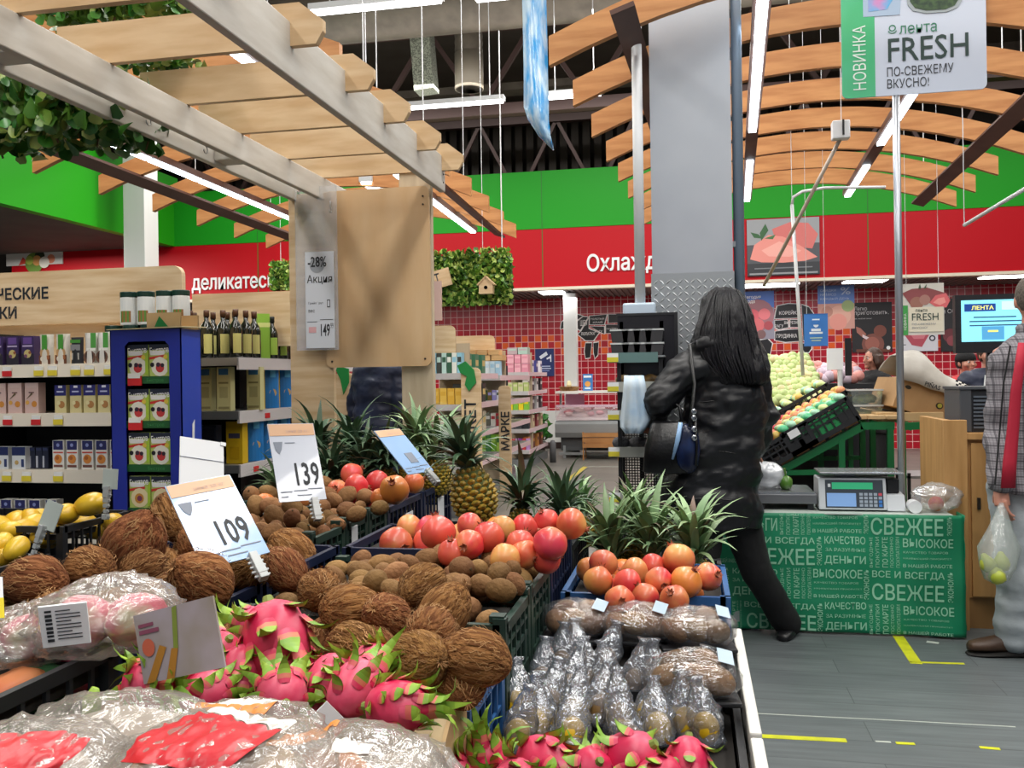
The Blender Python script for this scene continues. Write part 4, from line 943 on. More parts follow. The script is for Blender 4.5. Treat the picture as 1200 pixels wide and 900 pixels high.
def dragonfruit(label, seed, r=.048, L=.062):
    t = thing('dragon_fruit', label, 'dragon fruit', (0, 0, 0)); rs = random.Random(seed)
    MB().ball((0, 0, 0), (r, r, L), 22, 14, fn=lambda q: q * (1 + .06 * nz(q, 2.2, seed))).build('fruit', DFP, t, smooth=True)
    k = 0
    for ring, (zf, n) in enumerate(((-.72, 4), (-.35, 5), (0, 6), (.35, 6), (.66, 6), (.9, 6))):
        for j in range(n):
            a = 2 * PI * (j + .5 * (ring % 2)) / n + rs.uniform(-.15, .15); rr = math.sqrt(1 - zf * zf) * r * .96
            tilt = -math.asin(zf) + (.12 if ring < 3 else (.3 if ring < 5 else .7))
            me = SCL[rs.choice((0, 2) if ring < 2 else ((0, 1, 2) if ring < 5 else (1, 3)))]
            o = put(me, 'scale', t, (math.cos(a) * rr, math.sin(a) * rr, zf * L * .95), (0, 0, 0), rs.uniform(.7, 1.05))
            o.rotation_euler = (Matrix.Rotation(a + PI / 2, 3, 'Z') @ Matrix.Rotation(tilt, 3, 'X')).to_euler(); k += 1
    MB().tube([(0, 0, -L * .95), (0, 0, -L * 1.12)], [.01, .007], 8).build('stem', mat('dragon_stem', '7a8a3c', .6), t)
    return t
PINL = mat('pineapple_leaf', '55714f', .5, col2='3e5a44', scale=12, stretch=(1, 1, .3), rnd=.32, hue=.02); PINL2 = mat('pineapple_leaf_pale', '93ad7c', .5, col2='6c8d62', scale=10, stretch=(1, 1, .3), rnd=.25, hue=.015)
PINR = mat('pineapple_leaf_reddish', '6d4a3c', .5, col2='4f5a3c', scale=10, rnd=.2)
def pl_mesh(L, w, curl, mt, twist=0):
    q = MB(); n = 7
    for i in range(n + 1):
        s = i / n; a = curl * s * s; wd = w * (1 - s ** 2.2) * (.7 + .3 * math.sin(s * PI)) + .0006
        y = -L * s * math.sin(a); z = L * s * math.cos(a * .8); tw = twist * s
        cx, sx_ = math.cos(tw), math.sin(tw)
        q.v += [(-wd / 2 * cx, y - wd / 2 * sx_ - .0, z), (0, y + wd * .22, z), (wd / 2 * cx, y + wd / 2 * sx_, z)]
    for i in range(n): a = i * 3; q.f += [(a, a + 1, a + 4, a + 3), (a + 1, a + 2, a + 5, a + 4)]; q.mi += [0, 0]
    me = q.mesh('leaf', mt, fix=False); me.polygons.foreach_set('use_smooth', [True] * len(me.polygons)); return me
PL = {k: [pl_mesh(.15, .034, .5, m), pl_mesh(.19, .03, .8, m, .4), pl_mesh(.12, .036, 1.0, m, -.3), pl_mesh(.2, .028, .35, m, .2)] for k, m in (('d', PINL), ('p', PINL2), ('r', PINR))}
PINE = mat('pineapple_eye', 'b08f2c', .5, col2='8a7a28', scale=30, rnd=.1); PINE2 = mat('pineapple_eye_rim', '4f5a22', .7)
def pineapple(label, loc, tilt=(0, 0), rz=0, body=True, size=1, tone='d', nleaf=54, spread=1.0, bh=.19, br=.064, seed=1):
    rs = random.Random(seed); t = thing('pineapple', label, 'pineapple', loc, (tilt[0], tilt[1], rz)); t.scale = (size,) * 3
    if body:
        q = MB(); q.m = 0; prof = []
        def R(s): return br * (max(0.0, math.sin(PI * (.1 + .83 * s))) ** .55) * (1.04 - .12 * s)
        q.lathe([(R(i / 10) * .94, bh * i / 10) for i in range(11)], 20, m=1)
        rows = 11
        for i in range(rows):
            s = (i + .5) / rows; n = 12; r = R(s)
            for j in range(n):
                a = 2 * PI * (j + .5 * (i % 2)) / n; da = PI / n * .9; dz = bh / rows * .62; z = bh * s
                def pt(aa, zz, rr): return (math.cos(aa) * rr, math.sin(aa) * rr, zz)
                ring = [pt(a + da * math.cos(u), z + dz * math.sin(u), r * .97) for u in [PI * k / 3 for k in range(6)]]
                top = [pt(a + da * .45 * math.cos(u), z + dz * .45 * math.sin(u) + .001, r * 1.07) for u in [PI * k / 3 for k in range(6)]]
                q.add(ring + top, [(k, (k + 1) % 6, (k + 1) % 6 + 6, k + 6) for k in range(6)] + [tuple(range(6, 12))], 0)
                q.add([top[k] for k in (3, 4, 5, 0)] + [pt(a, z + dz * .2, r * 1.14)], [(0, 1, 4), (1, 2, 4), (2, 3, 4), (3, 0, 4)], 2)
        q.build('fruit', [PINE, PINE2, mat('pineapple_bract', '8a7a3c', .6)], t)
    c = MB().lathe([(.018, 0), (.015, .05), (.004, .09)], 10).build('crown', PL[tone][0].materials[0], t, loc=(0, 0, bh * .97))
    for k in range(nleaf):
        s = k / nleaf; a = k * 2.39996 + rs.uniform(-.2, .2); tl = (1.25 - 1.1 * s) * spread + rs.uniform(-.12, .12)
        tn = tone if rs.random() > .07 else 'r'
        o = put(PL[tn][rs.randrange(4)], 'leaf', c, (math.cos(a) * .012, math.sin(a) * .012, .002 + .06 * s), (0, 0, 0), rs.uniform(.75, 1.05) * (.8 + .25 * s))
        o.rotation_euler = (Matrix.Rotation(a + PI / 2, 3, 'Z') @ Matrix.Rotation(tl, 3, 'X')).to_euler()
    return t

# ------------------------------------------------------------------ crates
CRG = mat('dark_green_crate', '1f3a2e', .5, col2='19302a', scale=12); CRB = mat('navy_crate', '14213f', .45, col2='101a34', scale=12); CRK = mat('black_crate', '15171b', .5, col2='1c1e22', scale=12)
CRBL = mat('blue_crate', '2f5f96', .45, col2='27548a', scale=12)
def crate(label, u0, u1, v0, v1, z0, h, mt, post=.0, nb=8, group=None, shade_floor=None, rot=None, name='plastic_crate'):
    w, d = u1 - u0, v1 - v0; t = thing(name, label, 'crate', ((u0 + u1) / 2, (v0 + v1) / 2, z0), rot or 0, group); x, y = w / 2, d / 2
    MB().box((-x + .01, -y + .01, 0), (x - .01, y - .01, .008)).build('floor_panel', mt, t)
    for (ax, s) in (('x', -1), ('x', 1), ('y', -1), ('y', 1)):
        q = MB(); L = (y if ax == 'x' else x) - .012
        def bx(a0, a1, z0_, z1_, th, o=0):
            if ax == 'x': q.box((s * x - s * o - (th if s > 0 else 0), a0, z0_), (s * x - s * o + (0 if s > 0 else th), a1, z1_))
            else: q.box((a0, s * y - s * o - (th if s > 0 else 0), z0_), (a1, s * y - s * o + (0 if s > 0 else th), z1_))
        bx(-L, L, h - .022, h, .014); bx(-L, L, 0, .03, .012); bx(-L, L, h * .48, h * .48 + .012, .007, .002); bx(-L, L, h * .7, h * .7 + .008, .006, .002)
        n = max(3, int(2 * L / .045))
        for k in range(n + 1): a = -L + 2 * L * k / n; bx(a - .004, a + .004, .03, h - .02, .007, .001)
        bx(-L * .95, -L * .55, .03, h * .48, .004, .003); bx(L * .55, L * .95, .03, h * .48, .004, .003)
        q.build('side_panel', mt, t)
    for sx in (-1, 1):
        for sy in (-1, 1):
            c = MB(); c.box((sx * x - (.026 if sx > 0 else 0), sy * y - (.026 if sy > 0 else 0), 0), (sx * x + (0 if sx > 0 else .026), sy * y + (0 if sy > 0 else .026), h + post))
            if post: c.box((sx * x - (.034 if sx > 0 else -.004), sy * y - (.034 if sy > 0 else -.004), h + post - .008), (sx * x + (-.004 if sx > 0 else .034), sy * y + (-.004 if sy > 0 else .034), h + post + .004))
            c.build('corner_post', mt, t)
    if shade_floor: MB().box((-x + .018, -y + .018, h + shade_floor - .02), (x - .018, y - .018, h + shade_floor)).build('shade_floor', mat('shade_floor_dark', '1a1612', .9), t)  # added false bottom, its dark colour stands for shade between the fruit
    return t
def card_on(t, x, y, z, w, h, face='x'):
    q = MB()
    if face == 'x': q.box((x, y, z), (x + .002, y + w, z + h))
    else: q.box((x, y, z), (x + w, y + .002, z + h))
    return q.build('label_card', PAPER, t)
TBL = mat('dark_table', '1b1c20', .7)
def table(label, u0, u1, v0, v1, h):
    t = thing('display_table', label, 'table', ((u0 + u1) / 2, (v0 + v1) / 2, 0)); x, y = (u1 - u0) / 2, (v1 - v0) / 2
    MB().box((-x, -y, h - .04), (x, y, h)).build('table_top', TBL, t)
    for sx in (-1, 1):
        for sy in (-1, 0, 1): MB().box((sx * (x - .05) - .03, sy * (y - .05) - .03, 0), (sx * (x - .05) + .03, sy * (y - .05) + .03, h - .04)).build('leg', TBL, t)
    MB().box((-x + .02, -y + .02, .1), (x - .02, y - .02, .12)).build('lower_shelf', TBL, t)
    MB().box((-x + .01, -y + .03, .12), (-x + .02, y - .03, h - .04)).build('side_board', TBL, t); MB().box((x - .02, -y + .03, .12), (x - .01, y - .03, h - .04)).build('side_board', TBL, t)
table('dark low table under the right crates of kiwis and dragon fruit', -.34, .09, .95, 3.3, .5)
table('dark table under the middle crates of coconuts and pomegranates', -.92, -.4, .55, 3.2, .5)
table('dark table under the left crates of coconuts and kiwis', -1.6, -1.0, .6, 4.0, .5)
table('dark low table under the yellow mango crates', -2.75, -2.12, 2.2, 3.2, .46)
UA0, UA1 = -.93, -.36
# middle row, from the picture's foreground backwards
crate('black crate in foreground under the wrapped fruit bags', UA0, UA1, .55, .97, .5, .28, CRK, shade_floor=.0)
bx = thing('cardboard_box', 'open cardboard box holding the dragon fruits, front centre', 'box', ((UA0 + UA1) / 2, 1.2, .5))
hw, hd, H = (UA1 - UA0) / 2, .19, .35
bxo = MB(); bxo.prism([(-hd, 0), (hd, 0), (hd, H), (hd - .06, H - .004), (hd - .16, H - .075), (-hd, H - .085)], hw - .006, hw, ax='x'); bxo.build('side_wall', KRL, bx)
MB().prism([(-hd, 0), (hd, 0), (hd, H), (hd - .04, H - .004), (hd - .1, H - .07), (-hd, H - .075)], hw - .07, hw - .064, ax='x').build('inner_flap', KRL, bx)
MB().add([(hw - .07, hd - .05, H - .004), (hw, hd - .05, H - .004), (hw, hd, H), (hw - .07, hd, H), (hw - .07, hd - .16, H - .075), (hw, hd - .16, H - .078), (hw - .07, -hd, H - .08), (hw, -hd, H - .088)], [(0, 1, 2, 3), (4, 5, 1, 0), (6, 7, 5, 4)]).build('top_flap', mat('pale_box_top', 'd8c39c', .7, col2='cbb48a', scale=8), bx)
MB().box((-hw, -hd, 0), (-hw + .006, hd, H - .03)).build('side_wall', KRL, bx); MB().box((-hw, hd - .006, 0), (hw - .07, hd, H - .06)).build('back_wall', KRL, bx)
MB().box((-hw, -hd, 0), (hw, -hd + .006, H - .09)).build('front_wall', KRL, bx); MB().box((-hw, -hd, 0), (hw, hd, .01)).build('floor_panel', KRL, bx); MB().box((-hw + .01, -hd + .01, .22), (hw - .07, hd - .01, .225)).build('shade_floor', mat('shade_floor_dark'), bx)  # last part: added dark sheet standing for shade under the dragon fruits
card_on(bx, hw + .001, -.0, .17, .09, .1)
crate('blue crate heaped with coconuts beside the cardboard box', UA0, UA1, 1.41, 1.685, .5, .29, CRBL, shade_floor=-.02)
for k, (a, b) in enumerate(((1.70, 1.97), (1.985, 2.255))):
    for lv in range(2):
        c = crate('dark green crate of kiwis, %s stack behind the coconuts, %s crate' % (('near', 'far')[k], ('lower', 'upper')[lv]), UA0, UA1, a, b, .5 + lv * .185, .165, CRG, .012, shade_floor=(-.03 if lv else None))
c = crate('navy crate of pomegranates in the middle row beside right kiwi crates', UA0, UA1, 2.275, 2.68, .5, .38, CRB, shade_floor=-.03)
crate('black crate of pineapples at the far end of middle row', UA0, UA1, 2.70, 3.12, .5, .32, CRK, shade_floor=-.02)
# left row
UB0, UB1 = -1.55, -.97
c = crate('black crate of bagged dragon fruit at lower left', UB0, UB1 + .03, .95, 1.33, .5, .4, CRK, shade_floor=-.03)
crate('navy crate of coconuts behind the bagged dragon fruit', UB0, UB1, 1.37, 1.9, .5, .37, CRB, shade_floor=-.02)
crate('navy crate of coconuts nearest the green kiwi crates', UB0, UB1, 1.92, 2.36, .5, .37, CRB, shade_floor=-.02)
for k, (a, b) in enumerate(((2.41, 2.66), (2.67, 2.865), (2.875, 3.055))):
    for lv in range(2):
        c = crate('green crate in left row, %s kiwi stack, %s crate' % (('nearest', 'middle', 'farthest')[k], ('lower', 'upper')[lv]), -1.62, -1.075, a, b, .5 + lv * .2, .175, CRG, .015, shade_floor=(-.03 if lv else None))
        if k == 1: card_on(c, .275, -.06, .05 if lv else .04, .05 if lv else .035, .11 if lv else .05)
for k, (a, b) in enumerate(((3.065, 3.49), (3.51, 3.93))):
    c = crate('navy crate in left row holding %s' % ('pomegranates', 'pineapples')[k], -1.62, -1.075, a, b, .5, .37, CRB, shade_floor=-.03); card_on(c, .275, -.02, .22, .09, .1)
# right row
c = crate('black crate of dragon fruit at the bottom edge, right row', -.345, .085, 1.08, 1.44, .5, .17, CRK, shade_floor=-.03)
crate('white edged crate of twisted packets in the right row', -.345, .085, 1.46, 1.9, .5, .17, CRK, shade_floor=-.03)
crate('white edged crate of wrapped kiwi trays in the right row', -.345, .085, 1.92, 2.3, .5, .19, CRK, shade_floor=-.03)
crate('light blue crate of pomegranates in the right row', -.345, .09, 2.33, 2.74, .5, .265, CRBL, shade_floor=-.03)
crate('black crate of pineapples behind right pomegranates', -.345, .09, 2.76, 3.15, .5, .2, CRK, shade_floor=-.03)
for k, (a, b) in enumerate(((1.1, 1.62), (1.64, 2.31))):
    tag(MB().box((.092, a, .5), (.114, b, .695)).build('edge_board', mat('white_board', 'd8d6d0', .5), bevel=.004, origin=(.1, a, .5)), 'white board along the outer side of right row, %s piece' % ('near', 'far')[k], 'board')
# mango crates
crate('black crate of yellow mangoes nearest, at left picture edge', -2.72, -2.13, 2.25, 2.66, .46, .3, CRK, .0, shade_floor=-.03)
crate('black crate of yellow mangoes behind, below the blue stand', -2.72, -2.13, 2.72, 3.12, .46, .38, CRK, .0, shade_floor=-.03)

# ------------------------------------------------------------------ heaps
def heap(protos, pts, z, diam, rect=None, nfill=0, mind=.05, zf=None, rs=None, free=True, smin=.8, smax=1.3, lie=False, jz=.012):
    """pts = (px, py, apparent diameter[, dz]); fills the rest of the crate with more of the same at zf"""
    rs = rs or random.Random(len(pts) * 7 + nfill); out = []; pos = []
    def add(p, s):
        o = copy_tree(rs.choice(protos), loc=p, rot=Euler((rs.uniform(0, 6.28), rs.uniform(0, 6.28), rs.uniform(0, 6.28)) if not lie else (rs.uniform(1.1, 1.9), rs.uniform(-.4, .4), rs.uniform(0, 6.28))), scale=s); out.append(o); pos.append(p)
    for q in pts:
        p = P(q[0], q[1], z=z + (q[3] if len(q) > 3 else 0)); Y = (p - CAM).dot(FW); add(p, min(smax, max(smin, q[2] * Y / F / diam)))
    tries = 0
    while nfill and tries < 4000:
        tries += 1; p = Vector((rs.uniform(rect[0], rect[1]), rs.uniform(rect[2], rect[3]), zf + rs.uniform(-jz, jz)))
        if all((p - o).length > mind for o in pos): add(p, rs.uniform(.88, 1.08)); nfill -= 1
    return out
def group(L, g):
    for o in L: o['group'] = g
PROT = []
def proto(f, n, *a):
    r = [f('', s + 1, *a) for s in range(n)]; PROT.extend(r); return r
CO = proto(coconut, 3); KI = proto(kiwi, 3); PO = proto(pomegranate, 2)
POR = mat('pomegranate_skin_red', 'cf3038', .38, col2='da6448', scale=8, lo=.36, hi=.68, rnd=.12, coat=.15); POY = mat('pomegranate_skin_orange', 'dd8a3c', .38, col2='d4643a', scale=8, lo=.4, hi=.7, rnd=.12, coat=.15)
PO += proto(pomegranate, 2, POR) + proto(pomegranate, 1, POY)
DF = proto(dragonfruit, 4)

L = heap(CO, [(495, 687, 54, .02), (374, 692, 46), (410, 712, 58, .015), (452, 724, 52), (520, 718, 62), (505, 742, 62), (491, 772, 54), (557, 770, 50), (415, 759, 46, -.02), (540, 796, 34, -.04), (440, 768, 40, -.05), (305, 662, 46), (334, 667, 50, .01), (470, 700, 40, -.05), (480, 800, 40, -.05)], .90, .115, (UA0 + .06, UA1 - .08, 1.45, 1.68), 5, .085, .82)
label_pile(L, 'hairy brown coconut', 'in the middle row heap', 4); group(L, 'coconuts in the blue crate')
L = heap(CO, [(40, 681, 62), (104, 668, 58), (157, 637, 74, .02), (203, 606, 54, .05), (167, 667, 48, -.02), (235, 680, 72, .01), (232, 637, 50, -.01), (272, 640, 46), (290, 668, 44, -.02), (255, 610, 42, .02)], .92, .115, (UB0 + .07, UB1 - .07, 1.42, 2.32), 12, .1, .86)
label_pile(L, 'hairy brown coconut', 'in the left row heap', 4); group(L, 'coconuts in the left row')
pts = [(500, 656, 28), (517, 650, 26, .01), (545, 652, 28), (464, 671, 26), (440, 683, 32), (460, 692, 26), (541, 666, 29, .01), (560, 667, 25), (575, 654, 24), (585, 673, 31, .015), (541, 686, 28), (564, 686, 28), (587, 692, 30), (522, 687, 20), (577, 661, 22), (600, 668, 24), (480, 662, 24), (604, 684, 22)]
L = heap(KI, pts, .885, .054, (UA0 + .04, UA1 - .04, 1.74, 2.23), 58, .048, .855)
label_pile(L, 'brown kiwi', 'in green crates of the middle row', 6); group(L, 'kiwis in the middle row')
pts = [(x / 4 + 270, y / 4 + 470, d) for x, y, d in ((100, 440, 26), (180, 435, 28), (190, 490, 24), (120, 490, 24), (290, 495, 24), (205, 540, 27), (290, 550, 24), (195, 615, 25), (455, 440, 22), (500, 405, 24), (545, 445, 24), (480, 465, 21), (430, 500, 24), (545, 510, 23), (630, 450, 24), (440, 385, 20), (700, 500, 18), (405, 555, 18), (590, 530, 16))]
L = heap(KI, pts, .905, .06, (-1.59, -1.1, 2.44, 3.03), 62, .048, .865, smin=1.0, smax=1.25)
label_pile(L, 'brown kiwi', 'in green crates of the left row', 6); group(L, 'kiwis in the left row')
L = heap(PO, [(514, 625, 43, .01), (550, 616, 30), (572, 630, 40, .01), (550, 638, 34), (589, 620, 28), (614, 618, 29), (610, 638, 36), (614, 650, 28, -.02), (640, 611, 28), (645, 637, 42, .01), (669, 614, 38), (592, 655, 24, -.02), (530, 648, 28, -.02), (640, 655, 28, -.03)], .925, .094, (UA0 + .06, UA1 - .06, 2.33, 2.63), 8, .075, .875)
label_pile(L, 'pomegranate', 'in the middle navy crate', 4); group(L, 'pomegranates in the middle row')
L = heap(PO, [(412, 556, 28, .01), (442, 566, 31), (417, 570, 30), (462, 574, 36, .01), (485, 566, 26), (446, 584, 22, -.02), (395, 575, 26, -.02)], .93, .094, (-1.58, -1.12, 3.1, 3.45), 8, .085, .875)
label_pile(L, 'pomegranate', 'in the left navy crate', 3); group(L, 'pomegranates in the left row')
L = heap(PO, [(707, 660, 35, .01), (701, 681, 36), (735, 683, 34), (744, 670, 34), (765, 664, 30), (772, 681, 33), (795, 656, 40, .02), (804, 682, 39), (830, 676, 34), (726, 704, 28, -.02), (790, 703, 29, -.02), (756, 700, 28, -.03), (690, 668, 26, -.02)], .80, .094, (-.3, .04, 2.38, 2.7), 6, .08, .745)
label_pile(L, 'pomegranate', 'in the light blue crate', 3); group(L, 'pomegranates in the right row')
# dragon fruits
L = heap(DF, [(325, 752, 86, .02), (418, 805, 66), (436, 782, 56), (466, 828, 54), (330, 812, 60, -.01), (210, 785, 64), (255, 768, 50), (300, 735, 50), (175, 802, 54), (385, 800, 44, -.02), (280, 790, 56, -.02), (352, 785, 44, -.03), (240, 815, 50, -.03)], .885, .105, None, 0, smin=.75, smax=1.2)
label_pile(L, 'pink dragon fruit', 'in the cardboard box', 3); group(L, 'dragon fruits in the cardboard box')
L = heap(DF, [(572, 900, 62), (640, 896, 68), (735, 892, 70, .01), (806, 899, 56), (690, 906, 52), (530, 912, 40), (600, 922, 50), (770, 918, 50)], .72, .105, None, 0, smin=.75, smax=1.15)
label_pile(L, 'pink dragon fruit', 'at the bottom edge, right row', 2); group(L, 'dragon fruits in the right row')
# mangoes
MG = mat('mango_skin', 'dcb62c', .35, col2='c89c20', scale=6, rnd=.1, coat=.2)
def mango(label, seed):
    t = thing('mango', label, 'mango', (0, 0, 0)); MB().ball((0, 0, 0), (.046, .04, .062), 20, 14, fn=lambda q: Vector((q.x + .12 * q.z * q.z, q.y, q.z)) * (1 + .05 * nz(q, 1.4, seed))).build('fruit', MG, t, smooth=True)
    MB().tube([(.01, 0, .058), (.012, 0, .067)], [.005, .003], 6).build('stem', mat('mango_stem', '6b5a2a', .8), t); return t
MA = proto(mango, 2)
L = heap(MA, [(107, 591, 34, .03), (78, 602, 30), (117, 621, 26, -.08), (134, 612, 24, -.05)], .87, .1, (-2.62, -2.2, 2.78, 3.06), 9, .08, .81, lie=True)
label_pile(L, 'yellow mango', 'in crate by blue stand', 3); group(L, 'mangoes in the far crate')
L = heap(MA, [(11, 622, 28, .02), (34, 620, 30), (20, 642, 30), (35, 607, 26, .03), (2, 636, 30), (3, 655, 30, -.04), (58, 633, 22, -.05)], .80, .1, (-2.62, -2.2, 2.32, 2.6), 8, .08, .73, lie=True)
label_pile(L, 'yellow mango', 'in crate at left picture edge', 3); group(L, 'mangoes in the near crate')

# ------------------------------------------------------------------ pineapples
def pine_px(label, px, py, z, **k):
    p = P(px, py, z=z); return pineapple(label, p, **k)
p = P(562, 612, z=.87)
pineapple('whole yellow pineapple standing upright with spread crown, centre of middle row', p, (.02, -.2), .3, size=.98, br=.074, bh=.185, seed=2, nleaf=60, spread=.85)
for k, (px, py, z, tx, ty, sz, sd, sp, lab) in enumerate((
    (608, 598, .88, .5, .1, .95, 3, 1.0, 'dark green pineapple crown just right of the whole pineapple'),
    (662, 603, .88, .45, .3, .85, 4, 1.0, 'pineapple crown leaning right behind the middle pomegranates'),
    (690, 600, .86, .3, .5, .8, 5, .9, 'pineapple crown with long leaf reaching right above black rack'),
    (505, 560, .87, .2, -.2, 1.0, 6, 1.0, 'pale pineapple crown left of the whole pineapple'))):
    t = pineapple(lab, P(px, py, z=z) - Vector((0, 0, .12)), (-tx * .4, ty * .4), k, size=sz, bh=.13, br=.055, seed=sd, spread=sp, tone='p' if k in (2, 3) else 'd')
for k, (px, py, tx, ty, sz, tone, lab) in enumerate((
    (330, 590, .1, -.2, 1.0, 'p', 'pineapple crown behind the sign reading 139'),
    (392, 575, .1, -.1, 1.1, 'd', 'tall spiky pineapple crown just right of the 139 sign'),
    (430, 568, .0, .1, 1.15, 'd', 'dark pineapple crown under the dark blue jacket'),
    (452, 560, .2, .1, 1.1, 'd', 'dark pineapple crown left of the small tilted blue card'),
    (352, 560, .0, -.1, 1.1, 'd', 'pineapple crown far back in front of pergola post'),
    (485, 545, .0, .15, 1.2, 'p', 'pale green pineapple crown right of the dark blue jacket'),
    (512, 552, .0, .1, 1.15, 'p', 'pale pineapple crown close left of the whole pineapple crown'),
    (372, 548, .0, -.1, 1.15, 'd', 'rear pineapple crown between post and dark blue jacket'),
    (415, 545, .0, .1, 1.2, 'd', 'rear dark pineapple crown right below dark blue jacket'))):
    pineapple(lab, P(px, py, v=3.72 if k not in (4, 7, 8) else 3.88) - Vector((0, 0, .1)), (-tx * .4, ty * .4), k * 1.3, size=sz, bh=.13, br=.055, seed=20 + k, tone=tone, spread=.95)
for k, (px, py, lab) in enumerate(((722, 690, 'left pale crown behind the right pomegranates'), (764, 688, 'middle pale crown behind the right pomegranates'), (818, 690, 'right pale crown in front of green cloth'), (745, 660, 'small pineapple crown at the back of right row'))):
    pineapple('pineapple with ' + lab if k < 3 else lab, P(px, py, v=2.86 + .12 * (k == 3)) + Vector((0, 0, -.03)), (0, (-.1, .0, .12, 0)[k]), k * 2.1, size=1.12 if k < 3 else 1, bh=.11, br=.058, seed=40 + k, tone='p', spread=.55, nleaf=56)
# ------------------------------------------------------------------ wrapped packs, bags and cards on the fruit tables
FILM = film('cling_film', 'cfd0d2', .07, .1, .9, 34, .3, (1, 3, 1)); FILMB = film('bag_film', 'b9b0a6', .30, .2, 1, 26, .26); FILMS = film('crinkled_cellophane', 'bcc6d6', .26, .1, 1, 55, .6)
def lump(q, c, r, seed, n=22, k=14, amp=.16, flat=0, m=None, ridge=0):
    def fn(p):
        d = 1 + amp * nz(p, 2.1, seed) + amp * .5 * abs(nz(p, 5, seed + 3)) + ridge * abs(nz((p.x * 9, p.y * 3, p.z * 9), 1, seed + 5))
        p = p * d
        if p.z < -flat and flat: p.z = -flat - (p.z + flat) * .1 * -1
        return p
    q.ball(c, r, n, k, m, fn); return q
# kiwi trays wrapped in film
kt = 0
for k, (px, py, lab) in enumerate(((676, 725, 'left'), (745, 728, 'middle'), (815, 735, 'right'), (812, 790, 'lower right'))):
    p = P(px, py, z=.74); rs = random.Random(60 + k)
    fr = []
    for i, (dx, dy, dz) in enumerate(((-.045, -.03, 0), (.0, -.035, .005), (.045, -.03, 0), (-.03, .03, .01), (.025, .03, .012))):
        fr.append(copy_tree(KI[i % 3], loc=p + Vector((dx, dy, dz)), rot=Euler((rs.uniform(1.2, 1.9), 0, rs.uniform(0, 6))), scale=1.08, group='kiwis wrapped in film trays'))
    label_row(fr, 'brown kiwi under film in %s wrapped tray' % lab, 'of the right row')
    t = thing('wrapped_tray', 'kiwi tray wrapped in shiny film, %s one of the four in right row' % lab, 'wrapped tray', (p.x, p.y, p.z - .035), rs.uniform(-.15, .15), 'film wrapped kiwi trays')
    MB().box((-.085, -.07, -.006), (.085, .07, .004)).build('tray', BLK, t, bevel=.003)
    q = MB(); lump(q, (0, 0, .034), (.092, .078, .046), 70 + k, 30, 18, .1, .75, ridge=.16); q.build('film_wrap', FILM, t, smooth=True)
    MB().add([(.045, -.04, .074), (.075, -.04, .066), (.078, .01, .078), (.048, .01, .086)], [(0, 1, 2, 3)]).build('label_sticker', pm('a8bccb'), t)
# twisted cellophane packets with small fruit
YF = mat('yellow_small_fruit', 'e0b41c', .4, rnd=.1); TF = mat('tan_small_fruit', '8a6a3c', .5, rnd=.1)
def packet_mesh(seed):
    q = MB(); rs = random.Random(seed); K = 14; n = 16
    def pr(i): s = i / K; return (.006 + .026 * math.sin(min(1, (1 - s) * 1.25) * PI * .62) ** 1.2 if s < .86 else .006 + .012 * (s - .86) / .14)
    def fn(qq, a, i): s = 1 + .3 * nz((math.cos(a) * 1.6, math.sin(a) * 1.6, i * .45), 1.5, seed); return Vector((qq.x * s, qq.y * s, qq.z))
    q.lathe([(.004, 0)] + [(pr(i), .004 + .125 * i / K) for i in range(K + 1)], n, fn=fn)
    me = q.mesh('film', FILMS); me.polygons.foreach_set('use_smooth', [True] * len(me.polygons)); return me
PK = [packet_mesh(s) for s in (1, 2, 3)]
L = []
rs = random.Random(5)
spots = [(632, 800), (655, 790), (680, 785), (705, 775), (756, 770), (782, 775), (640, 828), (662, 820), (690, 812), (715, 805), (740, 812), (765, 815), (790, 818), (812, 822), (608, 842), (636, 850), (668, 852), (698, 846), (726, 845), (752, 850), (780, 852), (806, 850), (830, 842), (832, 868), (600, 862), (628, 866), (668, 876), (744, 868), (774, 870)]
for k, (px, py) in enumerate(spots):
    p = P(px, py, z=.655 + .02 * (k % 3 == 0)); t = thing('twisted_packet', '', 'packet', (p.x, p.y, .642), (rs.uniform(-.5, -.15), rs.uniform(-.3, .3), rs.uniform(-.3, .3)))
    put(PK[k % 3], 'film', t); MB().ball((0, -.006, .036), (.025, .025, .03), 12, 8).build('fruit', YF if (k >= 12 and k % 5 != 2) else TF, t, smooth=True); L.append(t)
label_pile(L, 'twisted cellophane packet', 'of small fruit, right row', 4); group(L, 'twisted cellophane packets')
# bagged dragon fruits at lower left
def blob_bag(label, c, r, seed, inside, prints=(), rot=0, fm=None, ridge=.12, name='fruit_bag', cat='bag'):
    t = thing(name, label, cat, c, rot); rs = random.Random(seed)
    for k, (off, rr, m) in enumerate(inside):
        q = MB(); lump(q, (0, 0, 0), rr, seed + k, 16, 10, .12); q.build('contents', m, t, smooth=True, loc=off)
    q = MB(); lump(q, (0, 0, 0), r, seed + 50, 56, 30, .14, .7, ridge=ridge); q.build('film_wrap', fm or FILMB, t, smooth=True)
    for k, (pts, m) in enumerate(prints):
        q = MB(); vs = []
        def on(x, y):
            d = Vector((x, y, .8)).normalized(); e = 1 + .14 * nz(d, 2.1, seed + 50) + .07 * abs(nz(d, 5, seed + 53)) + ridge * abs(nz((d.x * 9, d.y * 3, d.z * 9), 1, seed + 55))
            d = d * e * 1.012; return Vector((d.x * r[0], d.y * r[1], d.z * r[2]))
        (x0, y0, x1, y1) = pts
        q.grid(lambda i, j: on(x0 + (x1 - x0) * i, y0 + (y1 - y0) * j), 22, 12); q.build('print', m, t, smooth=True, fix=False)
    return t
DFP2 = mat('dragon_fruit_in_film', 'd63a62', .4, col2='b8b08a', scale=12, lo=.5, hi=.66)
def at(px, py, z): return P(px, py, z=z)
c = at(128, 722, .945)
